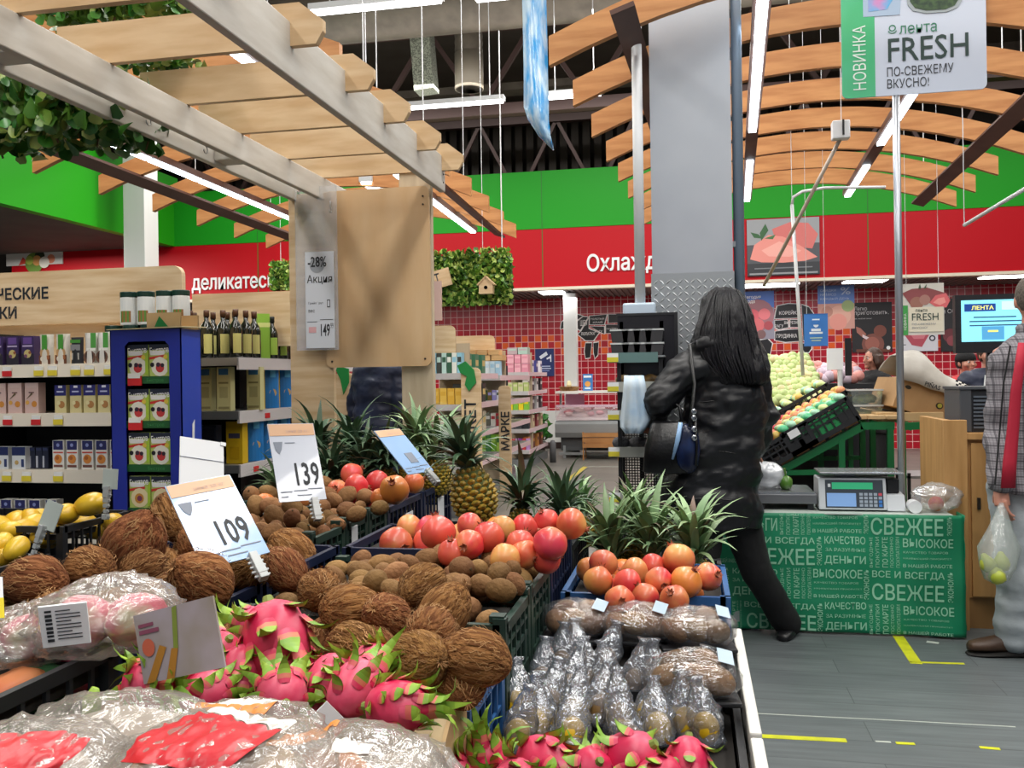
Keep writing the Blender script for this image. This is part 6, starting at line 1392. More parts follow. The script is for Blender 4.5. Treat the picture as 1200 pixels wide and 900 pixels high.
# ------------------------------------------------------------------ black display rack with white pole
def rack():
    v = 4.5; a = P(728, 600, v=v); b = P(777, 600, v=v); w = b.x - a.x; D = .2
    t = thing('display_rack', 'black mesh display rack with tubs and bread left of woman in black', 'rack', (a.x, v, 0))
    def Z(y): return P(745, y, v=v).z
    for x in (0, w):
        for y in (0, D): MB().box((x - .01, y - .01, 0), (x + .01, y + .01, Z(374) if y else Z(420))).build('upright', BLK, t)
    q = MB(); n = 26
    z0, z1 = Z(580), Z(460)
    for k in range(int((z1 - z0) / .014)):
        z = z0 + k * .014; q.box((0, D - .006, z), (w, D - .002, z + .005))
    for k in range(int(w / .014)): q.box((k * .014, D - .006, z0), (k * .014 + .005, D - .002, z1))
    q.build('mesh_back', mat('mesh_grey', '3a3a3c', .5), t)['kind'] = 'stuff'
    MB().box((-.02, D - .01, Z(470)), (w + .075, D, Z(367))).build('back_board', mat('gloss_black_board', '1e1c20', .25), t)
    MB().box((-.025, D - .014, Z(367)), (w + .08, D + .004, Z(364))).build('top_edge', BLK, t); MB().box((w + .065, D - .02, Z(470)), (w + .083, D + .01, Z(364))).build('side_edge', BLK, t)
    yl = pm('d8cc3a'); zs = {}
    for nm, y, st in (('glass', 417, 1), ('b', 451, 1), ('c', 484, 0), ('d', 527, 1), ('e', 580, 0)):
        z = Z(y); zs[nm] = z; s = MB().box((-.04, -.03, z - .008), (w + .02, D - .012, z)).build('shelf', BLK if nm in 'ce' else mat('grey_shelf', '8a9094', .4), t)
        MB().box((-.055, -.042, z - .034), (w * (.94), -.034, z + .016)).build('price_strip', mat('glassy_strip', '6c8a88', .15, alpha=.8) if nm == 'glass' else mat('rack_strip', 'a8aaa4', .4), s)
        MB().box((-.055, -.046, z - .03), (.0, -.043, z + .014)).build('price_tag', PAPER, s); MB().box((-.055, -.0475, z - .03), (.0, -.0465, z - .006)).build('price_tag', yl, s)
    L = []
    tub = MB(); tub.prism([(-.038, 0), (.038, 0), (.045, .058), (-.045, .058)], 0, .1, 0); tub.box((-.048, -.003, .058), (.048, .103, .066), 1)
    me = tub.mesh('tub', [mat('smoky_tub', '3a3838', .15, coat=.5), mat('clear_lid', 'c6caca', .15)])
    for lv in range(2):
        for k in range(4): L.append(item(me, 'plastic_tub', 'tub', a.x - .02 + w * (k + .4) / 3.6, v + .02, zs['glass'] + .001 + lv * .068, group='dark tubs on rack'))
    label_pile(L, 'dark clear lidded tub', 'on top shelf of black rack', 2)
    L = []
    for k in range(5):
        q = MB(); lump(q, (0, 0, .025), (.045, .04, .026), 80 + k, 14, 8, .2); o = q.build('bread', mat('bread_crust', '8a6a34', .6, col2='4f3a1c', scale=30, bump=.6), smooth=True, loc=(a.x + .02 + k * .065, v + .08 + .05 * (k % 2), zs['b'])); L.append(tag(o, 'x', 'bread', 'breads on rack'))
    label_row(L, 'seeded brown bread', 'on second rack shelf')
    L = []
    for k in range(4):
        q = MB(); lump(q, (0, 0, .03), (.045, .05, .032), 90 + k, 14, 8, .12); o = q.build('avocado', mat('grey_knit', '57565a', .8, col2='3e3e42', scale=60, bump=.5), smooth=True, loc=(a.x + .0 + k * .085, v + .05, zs['d'])); L.append(tag(o, 'x', 'hat', 'grey hats on rack')); o.name = 'knit_hat'
    label_row(L, 'round grey knitted hat', 'on the lower rack shelf')
    q = MB(); lump(q, (0, 0, .02), (.035, .035, .022), 99, 14, 8, .15); tag(q.build('bread', mat('bread_crust'), smooth=True, loc=(a.x + .02, v + .05, zs['c'])), 'single small bread roll on middle rack shelf', 'bread')
    tp = thing('pole_stand', 'white upright pole on pale box above the black rack', 'pole', (P(748, 400, v=v + D - .1).x, v + D + .045, 0)); c = P(748, 200, v=v + D + .045)
    MB().tube([(c.x - tp.location.x, 0, 1.64), (c.x - tp.location.x, 0, 3.3)], .027, 14).build('pole', WHTM, tp, smooth=True)
    MB().box((c.x - tp.location.x - .09, -.04, Z(366)), (c.x - tp.location.x + .08, .04, Z(351))).build('light_box', mat('pale_blue_box', 'b4c4d4', .4), tp, bevel=.01)
    MB().box((c.x - tp.location.x - .01, -.01, 0), (c.x - tp.location.x + .01, .01, 1.6)).build('lower_post', BLK, tp)
    # roll of bags hanging from the rack
    P0 = [(731, 442), (754, 440), (762, 500), (750, 520), (736, 506), (726, 500)]
    rb = P(743, 440, v=4.3); q = MB()
    prof = [(440, 732, 754), (455, 731, 757), (475, 729, 759), (492, 727, 762), (500, 727, 758), (508, 733, 752)]
    q.grid(lambda i, j: P(prof[int(round(j * 5))][1] + (prof[int(round(j * 5))][2] - prof[int(round(j * 5))][1]) * i, prof[int(round(j * 5))][0], v=4.3 + .012 * math.sin(i * 14)), 12, 5)
    tag(q.build('plastic_bag', mat('pale_blue_bag', 'a9c8e4', .3, col2='d4e0e8', scale=7, bump=.4, bscale=9), origin=rb, smooth=True, solid=.006), 'pale blue plastic bag hanging before the black rack', 'bag')
rack()

# ------------------------------------------------------------------ weighing table with green lettered cloth
TV = 4.79; TU0, TU1, TZ = .11, 1.315, .615
GC = mat('green_cloth', '0f8a60', .5, col2='0c7d55', scale=3, coat=.1); GT = mat('cloth_pale_text', '93cfae', .55)
def wav(x, z): return .006 * math.sin(x * 9 + z * 3) + .004 * math.sin(x * 21 - z * 9) + .003 * math.sin(z * 22 + x * 4)
def cloth_table():
    t = thing('weighing_table', 'low table under green lettered cloth carrying the scale', 'table', (TU0, TV, 0))
    W_ = TU1 - TU0
    MB().box((.16, .03, TZ - .03), (W_ - .1, .4, TZ - .006)).build('table_top', mat('white_top', 'c8c8c4', .5), t)
    for x in (.2, W_ - .14):
        for y in (.05, .36): MB().box((x - .02, y - .02, 0), (x + .02, y + .02, TZ - .03)).build('leg', GRYM, t)
    q = MB(); q.grid(lambda i, j: Vector((W_ * i, wav(W_ * i, TZ * j) - .0, .012 + (TZ - .012) * j)), 60, 30)
    cl = tag(q.build('tablecloth', GC, smooth=True, loc=(TU0, TV, 0), solid=.003), 'green table cloth printed with pale words like СВЕЖЕЕ and ВЫСОКОЕ', 'tablecloth')
    q = MB(); q.grid(lambda i, j: Vector((W_ + .004 * math.sin(j * 20), -.0 + .14 * i, .012 + (TZ - .012) * j)), 6, 12); q.build('side_drape', GC, cl, smooth=True, solid=.003)
    q = MB(); q.box((.16, 0, TZ - .004), (W_ - .05, .42, TZ + .001)); q.build('top_sheet', mat('white_sheet', 'b8c4bc', .5), cl)
    def B(word, x0, y0, x1, y1, vert=False, bold=.012):
        a = P(820 + x0 / 3.636, 560 + y0 / 3.636, v=TV); b = P(820 + x1 / 3.636, 560 + y1 / 3.636, v=TV)
        if b.x - TU0 > W_ - .005: return
        me = fit_text(word, a.x - TU0, b.z, b.x - TU0, a.z, GT, cl, y=-.0045, vert=vert, bold=bold, fn=wav)
    def VV(x0, x1, y0, y1):
        for f0, f1, wd in ((0, .14, 'ВЫГОДНЫЕ'), (.2, .34, 'ПОКУПКИ'), (.42, .62, 'ПО КАРТЕ'), (.68, .8, 'ПОСТОЯННО'), (.87, 1, 'ПОКУПАТЕЛЯМ')): B(wd, x0 + (x1 - x0) * f0, y0, x0 + (x1 - x0) * f1, y1, True, .012 if wd == 'ПО КАРТЕ' else 0)
    def Q(x, y): B('КАЧЕСТВО ТОВАРОВ', x + 2, y, x + 192, y + 14, bold=0); B('НАИВЫСШИЙ ПРИОРИТЕТ', x + 2, y + 25, x + 208, y + 39, bold=0); B('В НАШЕЙ РАБОТЕ', x, y + 50, x + 210, y + 74)
    B('СВЕЖЕЕ', 728, 168, 1035, 248); B('ЭКОНОМЬ', 1050, 165, 1074, 246, True); B('ВЫСОКОЕ', 865, 257, 1080, 300); Q(865, 311); VV(722, 852, 252, 382)
    B('ВСЕ И ВСЕГДА', 735, 394, 1042, 438); B('СВЕЖЕЕ', 735, 450, 1040, 530); B('ЭКОНОМЬ', 1054, 400, 1080, 530, True); B('ВЫСОКОЕ', 868, 545, 1082, 590); Q(868, 599); VV(722, 856, 540, 665)
    Q(480, 162); B('ЭКОНОМЬ', 697, 158, 720, 238, True); B('КАЧЕСТВО', 531, 248, 706, 284); B('ЗА РАЗУМНЫЕ', 535, 297, 706, 316, bold=0); B('ДЕНЬГИ', 531, 330, 708, 374); B('ЭКОНОМЬ', 497, 247, 521, 372, True)
    B('ВЫСОКОЕ', 483, 386, 693, 430); Q(485, 440); B('ЭКОНОМЬ', 699, 390, 724, 520, True); B('КАЧЕСТВО', 532, 526, 710, 562); B('ЗА РАЗУМНЫЕ', 536, 576, 708, 598, bold=0); B('ДЕНЬГИ', 535, 610, 712, 656); B('ЭКОНОМЬ', 499, 530, 524, 650, True)
    B('ДЕНЬГИ', 160, 168, 330, 236); VV(340, 472, 152, 240); B('ВСЕ И ВСЕГДА', 185, 247, 490, 286); B('СВЕЖЕЕ', 185, 294, 490, 372); VV(342, 476, 382, 512); B('ВСЕ И ВСЕГДА', 190, 526, 492, 564); B('СВЕЖЕЕ', 200, 574, 495, 650)
    B('ВЫСОКОЕ', 70, 232, 172, 272); B('В НАШЕЙ РАБОТЕ', 60, 338, 172, 362, bold=0); B('ЭКОНОМЬ', 100, 380, 124, 512, True); B('ДЕНЬГИ', 140, 462, 330, 508); VV(110, 180, 524, 645); B('КАЧЕСТВО', 140, 384, 330, 412); B('ЗА РАЗУМНЫЕ', 140, 426, 330, 446, bold=0)
cloth_table()
# scale, weighing plate, paper roll, bags
def scale():
    v = 4.86; a = P(960, 595, v=v); b = P(1040, 595, v=v); w = b.x - a.x; c = P(1062, 595, v=v); W_ = c.x - a.x
    t = thing('price_scale', 'white electronic price scale with green display on the cloth table', 'scale', (a.x, v, TZ))
    H = P(1000, 561, v=v).z - TZ; Wm = mat('scale_white', 'c6cbd0', .35)
    MB().prism([(0, .01), (.03, H), (.2, H), (.21, .01)], 0, w, ax='x').build('housing', Wm, t, bevel=.006)
    MB().prism([(.0, .005), (.03, H * .5), (.2, H * .6), (.21, .005)], w, W_, ax='x').build('printer_side', Wm, t, bevel=.005)
    MB().box((w + .012, .06, H * .55), (W_ - .02, .2, H * .95)).build('printer_slot', BLK, t)
    M = Matrix.Rotation(-math.atan(.03 / H), 4, 'X')
    def face(x0, z0, x1, z1, m, nm, y): q = MB(M); q.box((x0 * w, y, z0 * H), (x1 * w, y + .002, z1 * H)); return q.build(nm, m, t)
    face(.1, .12, .95, .96, mat('dark_bezel', '3a424c', .35), 'bezel', -.003)
    face(.2, .68, .8, .88, mat('green_lcd', '2f9a6c', .3, emis=.4), 'display', -.0045); face(.12, .16, .55, .56, mat('blue_panel', '7ea4d8', .3, emis=.15), 'price_panel', -.0045)
    for r in range(4):
        for k in range(5): face(.6 + .07 * k, .16 + .11 * r, .65 + .07 * k, .24 + .11 * r, pm('c84a5a') if (k == 4 and r == 3) else (pm('3a7ac8') if k == 4 and r < 2 else pm('9aa6b4')), 'key', -.0045)
    face(.14, .74, .18, .84, pm('d0d4d8'), 'logo_mark', -.0045)
    pl = MB().box((.005, .0, H + .022), (W_ - .01, .225, H + .034)).build('platter', mat('brushed_steel', 'b4b8bc', .25, metal=.8), t, bevel=.004); MB().box((.1, .12, H), (.2, .18, H + .022)).build('platter_support', GRYM, t)
scale()
p = P(1071, 598, v=4.86); t = thing('paper_roll', 'white label paper roll lying right of the scale', 'paper roll', (p.x, p.y, TZ + .034))
MB().lathe([(.012, -.035), (.032, -.035), (.032, .035), (.012, .035)], 20).build('roll', PAPER, t, smooth=False, rot=(PI / 2, 0, 0)); MB().lathe([(0, -.0355), (.012, -.0355), (.012, .03), (0, .03)], 14).build('core', BLK, t, rot=(PI / 2, 0, 0))
a = P(886, 592, v=4.9); b = P(957, 592, v=4.9)
t = thing('weighing_plate', 'flat grey weighing platform on the table beside black coat', 'scale', (a.x, 4.88, TZ)); w = b.x - a.x
MB().box((0, 0, .035), (w, .36, .085)).build('platform', mat('gunmetal_platform', '74767a', .4, metal=.5), t, bevel=.004); MB().box((.01, .01, .086), (w - .01, .35, .094)).build('plate', mat('brushed_steel'), t)
for x in (.03, w - .03):
    for y in (.03, .33): MB().box((x - .015, y - .015, 0), (x + .015, y + .015, .035)).build('foot', BLK, t)
BAGW = film('white_bag_film', 'dfe4ea', .62, .2, .8, 18, .3); BAGC = film('clear_bag_film', 'd0d4d4', .3, .15, .8, 20, .35)
c = P(904, 562, v=5.05); t = thing('plastic_bag', 'white plastic bag with green pepper on the weighing platform', 'bag', (c.x, c.y, TZ + .16)); q = MB(); lump(q, (-.02, 0, 0), (.09, .09, .075), 41, 36, 20, .2, ridge=.15); q.build('film_wrap', BAGW, t, smooth=True)
q = MB(); lump(q, (.07, -.05, -.03), (.035, .035, .04), 5, 14, 9, .1); q.build('green_pepper', mat('green_pepper', '4f7a2c', .3), t, smooth=True); MB().tube([(.07, -.05, .01), (.062, -.055, .05)], [.005, .007], 6).build('pepper_stalk', mat('green_pepper'), t)
c = P(1098, 586, v=4.9); t = thing('plastic_bag', 'clear plastic bag with a peach at right end of cloth table', 'bag', (c.x, c.y, TZ + .075)); q = MB(); lump(q, (0, 0, 0), (.115, .08, .066), 43, 40, 22, .2, ridge=.15); q.build('film_wrap', BAGC, t, smooth=True)
MB().ball((-.01, -.02, -.03), .038, 16, 10).build('peach', mat('peach_skin', 'd88a3c', .5, col2='c8404c', scale=12), t, smooth=True)

# tall signs on poles
def fresh_sign():
    v = 5.11; a = P(987, 116, v=v); b = P(1157, 118, v=v); w = b.x - a.x; pz = P(1051, 118, v=v); H = .74; z0 = a.z
    t = thing('pole_sign', 'large white and green sign on a tall steel pole, top right', 'sign', (a.x, v, 0))
    r = .03
    def rr(x0, x1, z0_, z1_): return [(x0 + r - r * math.cos(q), z0_ + r - r * math.sin(q)) for q in [i * PI / 10 for i in range(6)]] + [(x1 - r + r * math.sin(q), z0_ + r - r * math.cos(q)) for q in [i * PI / 10 for i in range(6)]] + [(x1, z1_), (x0, z1_)]
    sh = MB().prism(rr(0, w, z0, z0 + H), 0, .01).build('sign_sheet', mat('cool_white_sheet', 'c3ccdc', .4), t)
    MB().prism([(x, z) for x, z in rr(0, w * .235 + r, z0, z0 + H) if x <= w * .235 - 0 or z > z0 + .5] [:6] + [(w * .235, z0), (w * .235, z0 + H), (0, z0 + H)], -.002, 0).build('green_strip', mat('sign_green', '3fae74', .4, col2='4fb88a', scale=2), sh)
    def X(px): return P(px, 60, v=v).x - a.x
    def Z(py, px=1070): return P(px, py, v=v).z
    dg = mat('dark_green_text', '243c38', .6)
    fit_text('НОВИНКА', X(999), Z(101), X(1014.5), Z(25), mat('bright_white_text', 'dfeee6', .5), sh, y=-.004, vert=True)
    fit_text('лента', X(1054), Z(39), X(1098), Z(29), mat('leaf_green_text', '2f7a5c', .5), sh, y=-.003)
    fit_text('FRESH', X(1040.5), Z(71), X(1135), Z(43), dg, sh, y=-.003, bold=.005)
    fit_text('ПО-СВЕЖЕМУ', X(1039), Z(88), X(1117), Z(77), INK, sh, y=-.003); fit_text('ВКУСНО!', X(1039), Z(102), X(1088), Z(91), INK, sh, y=-.003)
    q = MB(); cx, cz = X(1046), Z(31); n = 20; R1, R2 = .018, .012
    for k in range(n): a0, a1 = 2 * PI * k / n, 2 * PI * (k + 1) / n; q.quad((cx + R1 * math.cos(a0), -.002, cz + R1 * math.sin(a0)), (cx + R1 * math.cos(a1), -.002, cz + R1 * math.sin(a1)), (cx + R2 * math.cos(a1), -.002, cz + R2 * math.sin(a1)), (cx + R2 * math.cos(a0), -.002, cz + R2 * math.sin(a0)))
    for k in range(8): a0, a1 = PI * (1.15 + .7 * k / 8), PI * (1.15 + .7 * (k + 1) / 8); q.quad((cx + .026 * math.cos(a0), -.002, cz - .004 + .026 * math.sin(a0)), (cx + .026 * math.cos(a1), -.002, cz - .004 + .026 * math.sin(a1)), (cx + .021 * math.cos(a1), -.002, cz - .004 + .021 * math.sin(a1)), (cx + .021 * math.cos(a0), -.002, cz - .004 + .021 * math.sin(a0)))
    q.build('logo_mark', mat('leaf_green_text'), sh)
    zp = Z(15)
    MB().prism([(X(1012), zp - .0), (X(1055), zp - .005), (X(1060), zp + .3), (X(1012), zp + .3)], -.003, -.001).build('picture_print', mat('picture_grey_blue', '9fb4cc', .5), sh)
    MB().prism([(X(1018), zp + .025), (X(1040), zp + .03), (X(1050), zp + .1), (X(1018), zp + .1)], -.004, -.0025).build('picture_print', mat('picture_blue', '5aa8d8', .5, col2='d878b0', scale=9), sh)
    tray = [(X(1064), zp + .045), (X(1070), zp + .01), (X(1085), zp - .01), (X(1110), zp - .012), (X(1122), zp + .005), (X(1128), zp + .04), (X(1128), zp + .3), (X(1060), zp + .3)]
    MB().prism(tray, -.004, -.001).build('picture_print', mat('tray_silver', '9aa4a8', .4), sh)
    cx_ = sum(p[0] for p in tray) / 8; MB().prism([(cx_ + (x - cx_) * .9, z + .014 if z < zp + .2 else z) for x, z in tray], -.006, -.004).build('picture_print', mat('cucumber_dark', '1c3424', .4, col2='3f5a34', scale=40), sh)
    MB().tube([(pz.x - a.x, .02, TZ), (pz.x - a.x, .02, z0 + .3)], .0195, 14).build('pole', mat('steel_pole', 'a9adb4', .3, metal=.6), t, smooth=True)
    MB().lathe([(.07, 0), (.07, .01), (.02, .02)], 18).build('foot_plate', GRYM, t, loc=(pz.x - a.x, .02, TZ + .001))
fresh_sign()
def stick(label, a, b, va, vb, r, m=None, top=None):
    A = P(*a, v=va); B = P(*b, v=vb); t = thing('hanging_rod', label, 'rod', B)
    MB().tube([A - B, (A + B) / 2 - B, (0, 0, 0)], r, 8).build('rod', m or WHTM, t, smooth=True); MB().tube([A - B, Vector((A.x - B.x, A.y - B.y, 7.2 - B.z))], .0025, 4).build('suspension_wire', WHTM, t); return t, A - B
t, A = stick('slanting rod with small white device on top, left of pole sign', (986, 160), (895, 335), 6.2, 7.0, .013, mat('warm_rod', 'b8aa9a', .4))
MB().box((A.x - .06, A.y - .04, A.z - .02), (A.x + .05, A.y + .04, A.z + .1)).build('device', WHT, t, bevel=.008); MB().box((A.x - .0, A.y - .05, A.z + .0), (A.x + .012, A.y - .041, A.z + .1)).build('device_slot', BLK, t)
t, A = stick('thin white pole with hook top standing behind black hair', (928, 240), (941, 440), 7.4, 7.4, .014)
MB().tube([A, A + Vector((.01, 0, .06)), A + Vector((.08, 0, .1)), A + Vector((.25, 0, .12)), A + Vector((.7, 0, .1))], .012, 8).build('bent_top', WHTM, t, smooth=True)
t, A = stick('pale rod slanting up to the right edge under canopy', (1205, 219), (1130, 264), 6.0, 6.6, .013)
MB().tube([(0, 0, 0), (-.0, .0, 3.0)], .003, 4).build('suspension_wire', WHTM, t)

# ------------------------------------------------------------------ green framed produce stand
GF = mat('green_steel_frame', '0d6a3a', .4)
SV = 5.75
def S(px, py, v=SV): q = P(px, py, v=v); return q
def produce_stand():
    o = S(915, 620); o.z = 0
    t = thing('produce_stand', 'green steel framed sloping produce stand behind the weighing table', 'stand', (o.x, SV, 0))
    def L(px, py, dy=0): q = S(px, py); return Vector((q.x - o.x, dy, q.z))
    for dy in (0, .9, 1.8):
        MB().bar(L(912, 553, dy), L(1010, 500, dy), .03, .045).build('slope_beam', GF, t); MB().bar(L(1008, 499, dy), L(1048, 499, dy), .03, .045).build('top_beam', GF, t)
        MB().bar(L(1053, 500, dy), L(1090, 498, dy), .03, .045).build('top_beam', GF, t); MB().bar(L(1088, 498, dy), L(1112, 512, dy), .03, .045).build('slope_beam', GF, t)
        MB().bar(L(915, 554, dy), L(1045, 552, dy), .03, .03).build('lower_beam', GF, t)
        for px in (986, 1043, 1057): q = L(px, 500 if px > 1000 else 515, dy); MB().box((q.x - .018, dy - .018, 0), (q.x + .018, dy + .018, q.z)).build('leg', GF, t)
    K = mat('stand_dark_boards', '2a2420', .8)
    for k in range(5):
        f0 = k / 5; A = L(914, 551).lerp(L(1008, 498), f0 + .02); B = L(914, 551).lerp(L(1008, 498), f0 + .17)
        MB().bar(A + Vector((0, .9, .03)), B + Vector((0, .9, .03)), 1.8, .012).build('slope_board', mat('tan_board', 'b89268', .7), t)
    for k in range(3):
        A = L(995 + 22 * k, 491); B = L(1015 + 22 * k, 491); MB().box((A.x, -.02, A.z), (B.x, 1.8, A.z + .02)).build('top_board', KRL, t)
    MB().box((.2, .2, .1), (1.1, 1.7, .12)).build('under_shelf', K, t)
    return o
o = produce_stand()
ang = math.atan2(S(1008, 498).z - S(914, 551).z, S(1008, 498).x - S(914, 551).x)
def slope_crate(label, f, v, w=.4, d=.4, h=.15, cols=None, kind=None, nm='packet', z=.035):
    A = S(914, 551); B = S(1008, 498); q = A.lerp(B, f); dirv = (B - A).normalized(); dirv.y = 0; n = Vector((-dirv.z, 0, dirv.x))
    c = q + n * z; c.y = v + d / 2
    t = crate(label, -w / 2, w / 2, -d / 2, d / 2, 0, h, CRK, 0); t.location = c; t.rotation_euler = (0, -ang, 0)
    L = []; rs = random.Random(int(f * 100 + v * 10))
    if cols:
        nx, ny = 8, 5
        for i in range(nx):
            for j in range(ny):
                x = -w / 2 + .04 + (w - .08) * i / (nx - 1); y = -d / 2 + .05 + (d - .1) * j / (ny - 1)
                loc = c + dirv * x + n * (h - .01 + rs.uniform(0, .02)) + Vector((0, y, 0))
                m = cols[(j + i // 2) % len(cols)]; oo = item(kind[(i + j) % len(kind)] if isinstance(kind, list) else kind, nm, nm.replace('_', ' '), *loc, rz=rs.uniform(0, 6)); oo.data = oo.data; L.append(oo)
    return t, L
def fruitball(r, m, sq=1):
    q = MB(); q.ball((0, 0, 0), (r, r, r * sq), 12, 8); me = q.mesh('fruit', m); me.polygons.foreach_set('use_smooth', [True] * len(me.polygons)); return me
gp = [fruitball(.04, mat('green_wrap', '4fb07c', .3, rnd=.2), .7), fruitball(.038, mat('pale_green_wrap', 'a8d8b8', .25, rnd=.15), .7), fruitball(.036, mat('yellow_green_wrap', 'c8d890', .3, rnd=.15), .7)]
rd = [fruitball(.032, mat('red_veg', 'c02c3c', .35, rnd=.2)), fruitball(.03, mat('yellow_veg', 'd8b45a', .4, rnd=.15)), fruitball(.032, mat('orange_veg', 'd88a5a', .4, rnd=.15))]
ap = [fruitball(.042, mat('pale_green_apple', 'b8c884', .35, rnd=.15)), fruitball(.04, mat('yellow_apple', 'd8cc9a', .4, rnd=.12)), fruitball(.042, mat('pink_apple', 'd8948c', .4, rnd=.15)), fruitball(.045, mat('lilac_wrap', 'c8b4c4', .3, rnd=.12))]
# green netting side of the front crate
t, L = slope_crate('front black crate of green wrapped vegetables on the sloping stand', .62, SV - .05, .46, .38, .16, [0], gp, 'wrapped_vegetable'); label_pile(L, 'green wrapped vegetable', 'in front crate of sloping stand', 4); group(L, 'green wrapped vegetables')
MB().box((-.2, -.1805, .012), (.2, -.178, .13)).build('green_lining', mat('green_lining', '1f8a4c', .5, col2='0e3a24', scale=24, lo=.45, hi=.55), t); MB().box((-.19, -.1935, .1), (-.12, -.191, .145)).build('label_card', PAPER, t)
t, L = slope_crate('black crate of red and yellow vegetables at the low end of sloping stand', .12, SV - .05, .44, .38, .15, [0], rd, 'small_vegetable'); label_pile(L, 'red or yellow vegetable', 'in low front crate of stand', 4); group(L, 'vegetables in low front crate')
t, L = slope_crate('second row black crate of yellow vegetables on the stand', .78, SV + .42, .46, .38, .15, [0], [rd[1], rd[2], rd[1]], 'small_vegetable'); label_pile(L, 'yellow or orange vegetable', 'in second row upper crate', 4); group(L, 'vegetables in second row upper crate')
t, L = slope_crate('second row black crate of mixed vegetables lower on the stand', .26, SV + .42, .46, .38, .15, [0], [rd[0], rd[2], gp[1]], 'small_vegetable'); label_pile(L, 'mixed small vegetable', 'in second row lower crate', 4); group(L, 'vegetables in second row lower crate')
t, L = slope_crate('third row black crate holding pale green wraps on the stand', .5, SV + .88, .7, .38, .16, [0], [gp[1], gp[2], rd[1]], 'wrapped_vegetable', z=.09); label_pile(L, 'pale green wrapped vegetable', 'in third row crate of stand', 4); group(L, 'vegetables in third row crate')
# back heap of apples and bagged fruit
a = P(872, 470, v=7.9); b = P(1022, 470, v=7.9)
t = thing('display_table', 'long table under the far heap of apples and bagged fruit', 'table', ((a.x + b.x) / 2, 8.2, 0)); w = b.x - a.x
MB().box((-w / 2, -.35, 1.2), (w / 2, .5, 1.24)).build('table_top', TBL, t); MB().box((-w / 2, -.34, .1), (w / 2, -.3, 1.2)).build('side_board', TBL, t)
MB().add([(-w / 2, -.98, .98), (w * .06, -.98, .98), (w * .06, -.34, 1.215), (-w / 2, -.34, 1.215), (-w / 2, -.98, .95), (w * .06, -.98, .95), (w * .06, -.34, 1.18), (-w / 2, -.34, 1.18)], [(0, 1, 2, 3), (4, 7, 6, 5), (0, 4, 5, 1), (1, 5, 6, 2), (2, 6, 7, 3), (3, 7, 4, 0)]).build('sloping_tray', TBL, t); MB().box((-w / 2, -.97, 0), (w * .06, -.93, .96)).build('front_board', TBL, t)
for x in (-w / 2 + .1, w / 2 - .1):
    for y in (-.3, .4): MB().box((x - .03, y - .03, 0), (x + .03, y + .03, 1.2)).build('leg', TBL, t)
rs = random.Random(77); LA = []; LB = []
for i in range(15):
    for j in range(-6, 5):
        x = a.x + .05 + (w * .5) * i / 14 + rs.uniform(-.02, .02); y = 7.9 + j * .1; z = 1.27 + j * .035 + (.06 if i > 3 else i * .015) + rs.uniform(-.01, .02)
        LA.append(item(rs.choice(ap[:2] + [ap[0]]), 'apple', 'apple', x, y, z))
for i in range(10):
    for j in range(4):
        x = a.x + w * .5 + (w * .4) * i / 9; y = 7.9 + j * .12; z = 1.28 + j * .03 + rs.uniform(-.01, .03); LB.append(item(rs.choice(ap[2:]), 'bagged_fruit', 'fruit', x, y, z, s=1.15))
label_pile(LA, 'pale green or yellow apple', 'in the far heap', 8); group(LA, 'apples in the far heap'); label_pile(LB, 'pink bagged fruit', 'in the far heap', 4); group(LB, 'bagged fruit in the far heap')
t = thing('holder', 'white sign holder with small card standing before the apple heap', 'sign holder', P(985, 470, v=7.5)); MB().tube([(0, 0, -.03), (0, 0, .25)], .02, 8).build('stem', WHTM, t); MB().box((-.1, -.02, .25), (.02, 0, .42)).build('card', PAPER, t); MB().box((.04, 0, .2), (.09, .02, .5)).build('dark_card', BLK, t); q = MB(); lump(q, (0, 0, -.02), (.08, .06, .05), 3, 12, 8, .3); q.build('crumpled_base', WHT, t, smooth=True)
t = thing('black_box', 'black box standing below the bagged fruit on stand top', 'box', P(968, 478, v=7.3)); MB().box((0, 0, -.12), (.45, .3, .06)).build('case', BLK, t, bevel=.01); MB().box((.1, -.004, -.06), (.3, 0, .0)).build('panel', mat('dark_panel', '2a2a2e', .5), t)
CT = film('clear_tub', 'a8b4a8', .25, .08, .1, 9, .35)
for k, (px, py, s, lab) in enumerate(((1013, 466, 1.0, 'upper clear tub of green olives behind cardboard boxes'), (1012, 484, 1.05, 'lower clear tub of green olives on the stand top'))):
    c = P(px, py, v=6.1); t = thing('clear_tub', lab, 'tub', c); MB().prism([(-.085 * s, -.045), (.085 * s, -.045), (.095 * s, .045), (-.095 * s, .045)], -.08, .08).build('tub', CT, t)
    q = MB(); lump(q, (0, 0, -.008), (.075 * s, .065, .032), 7 + k, 14, 8, .3); q.build('contents', mat('olive_green', '4a5a2a', .4, col2='6a7a34', scale=30), t, smooth=True); MB().box((-.1 * s, -.085, .045), (.1 * s, .085, .055)).build('lid', mat('clear_lid'), t)
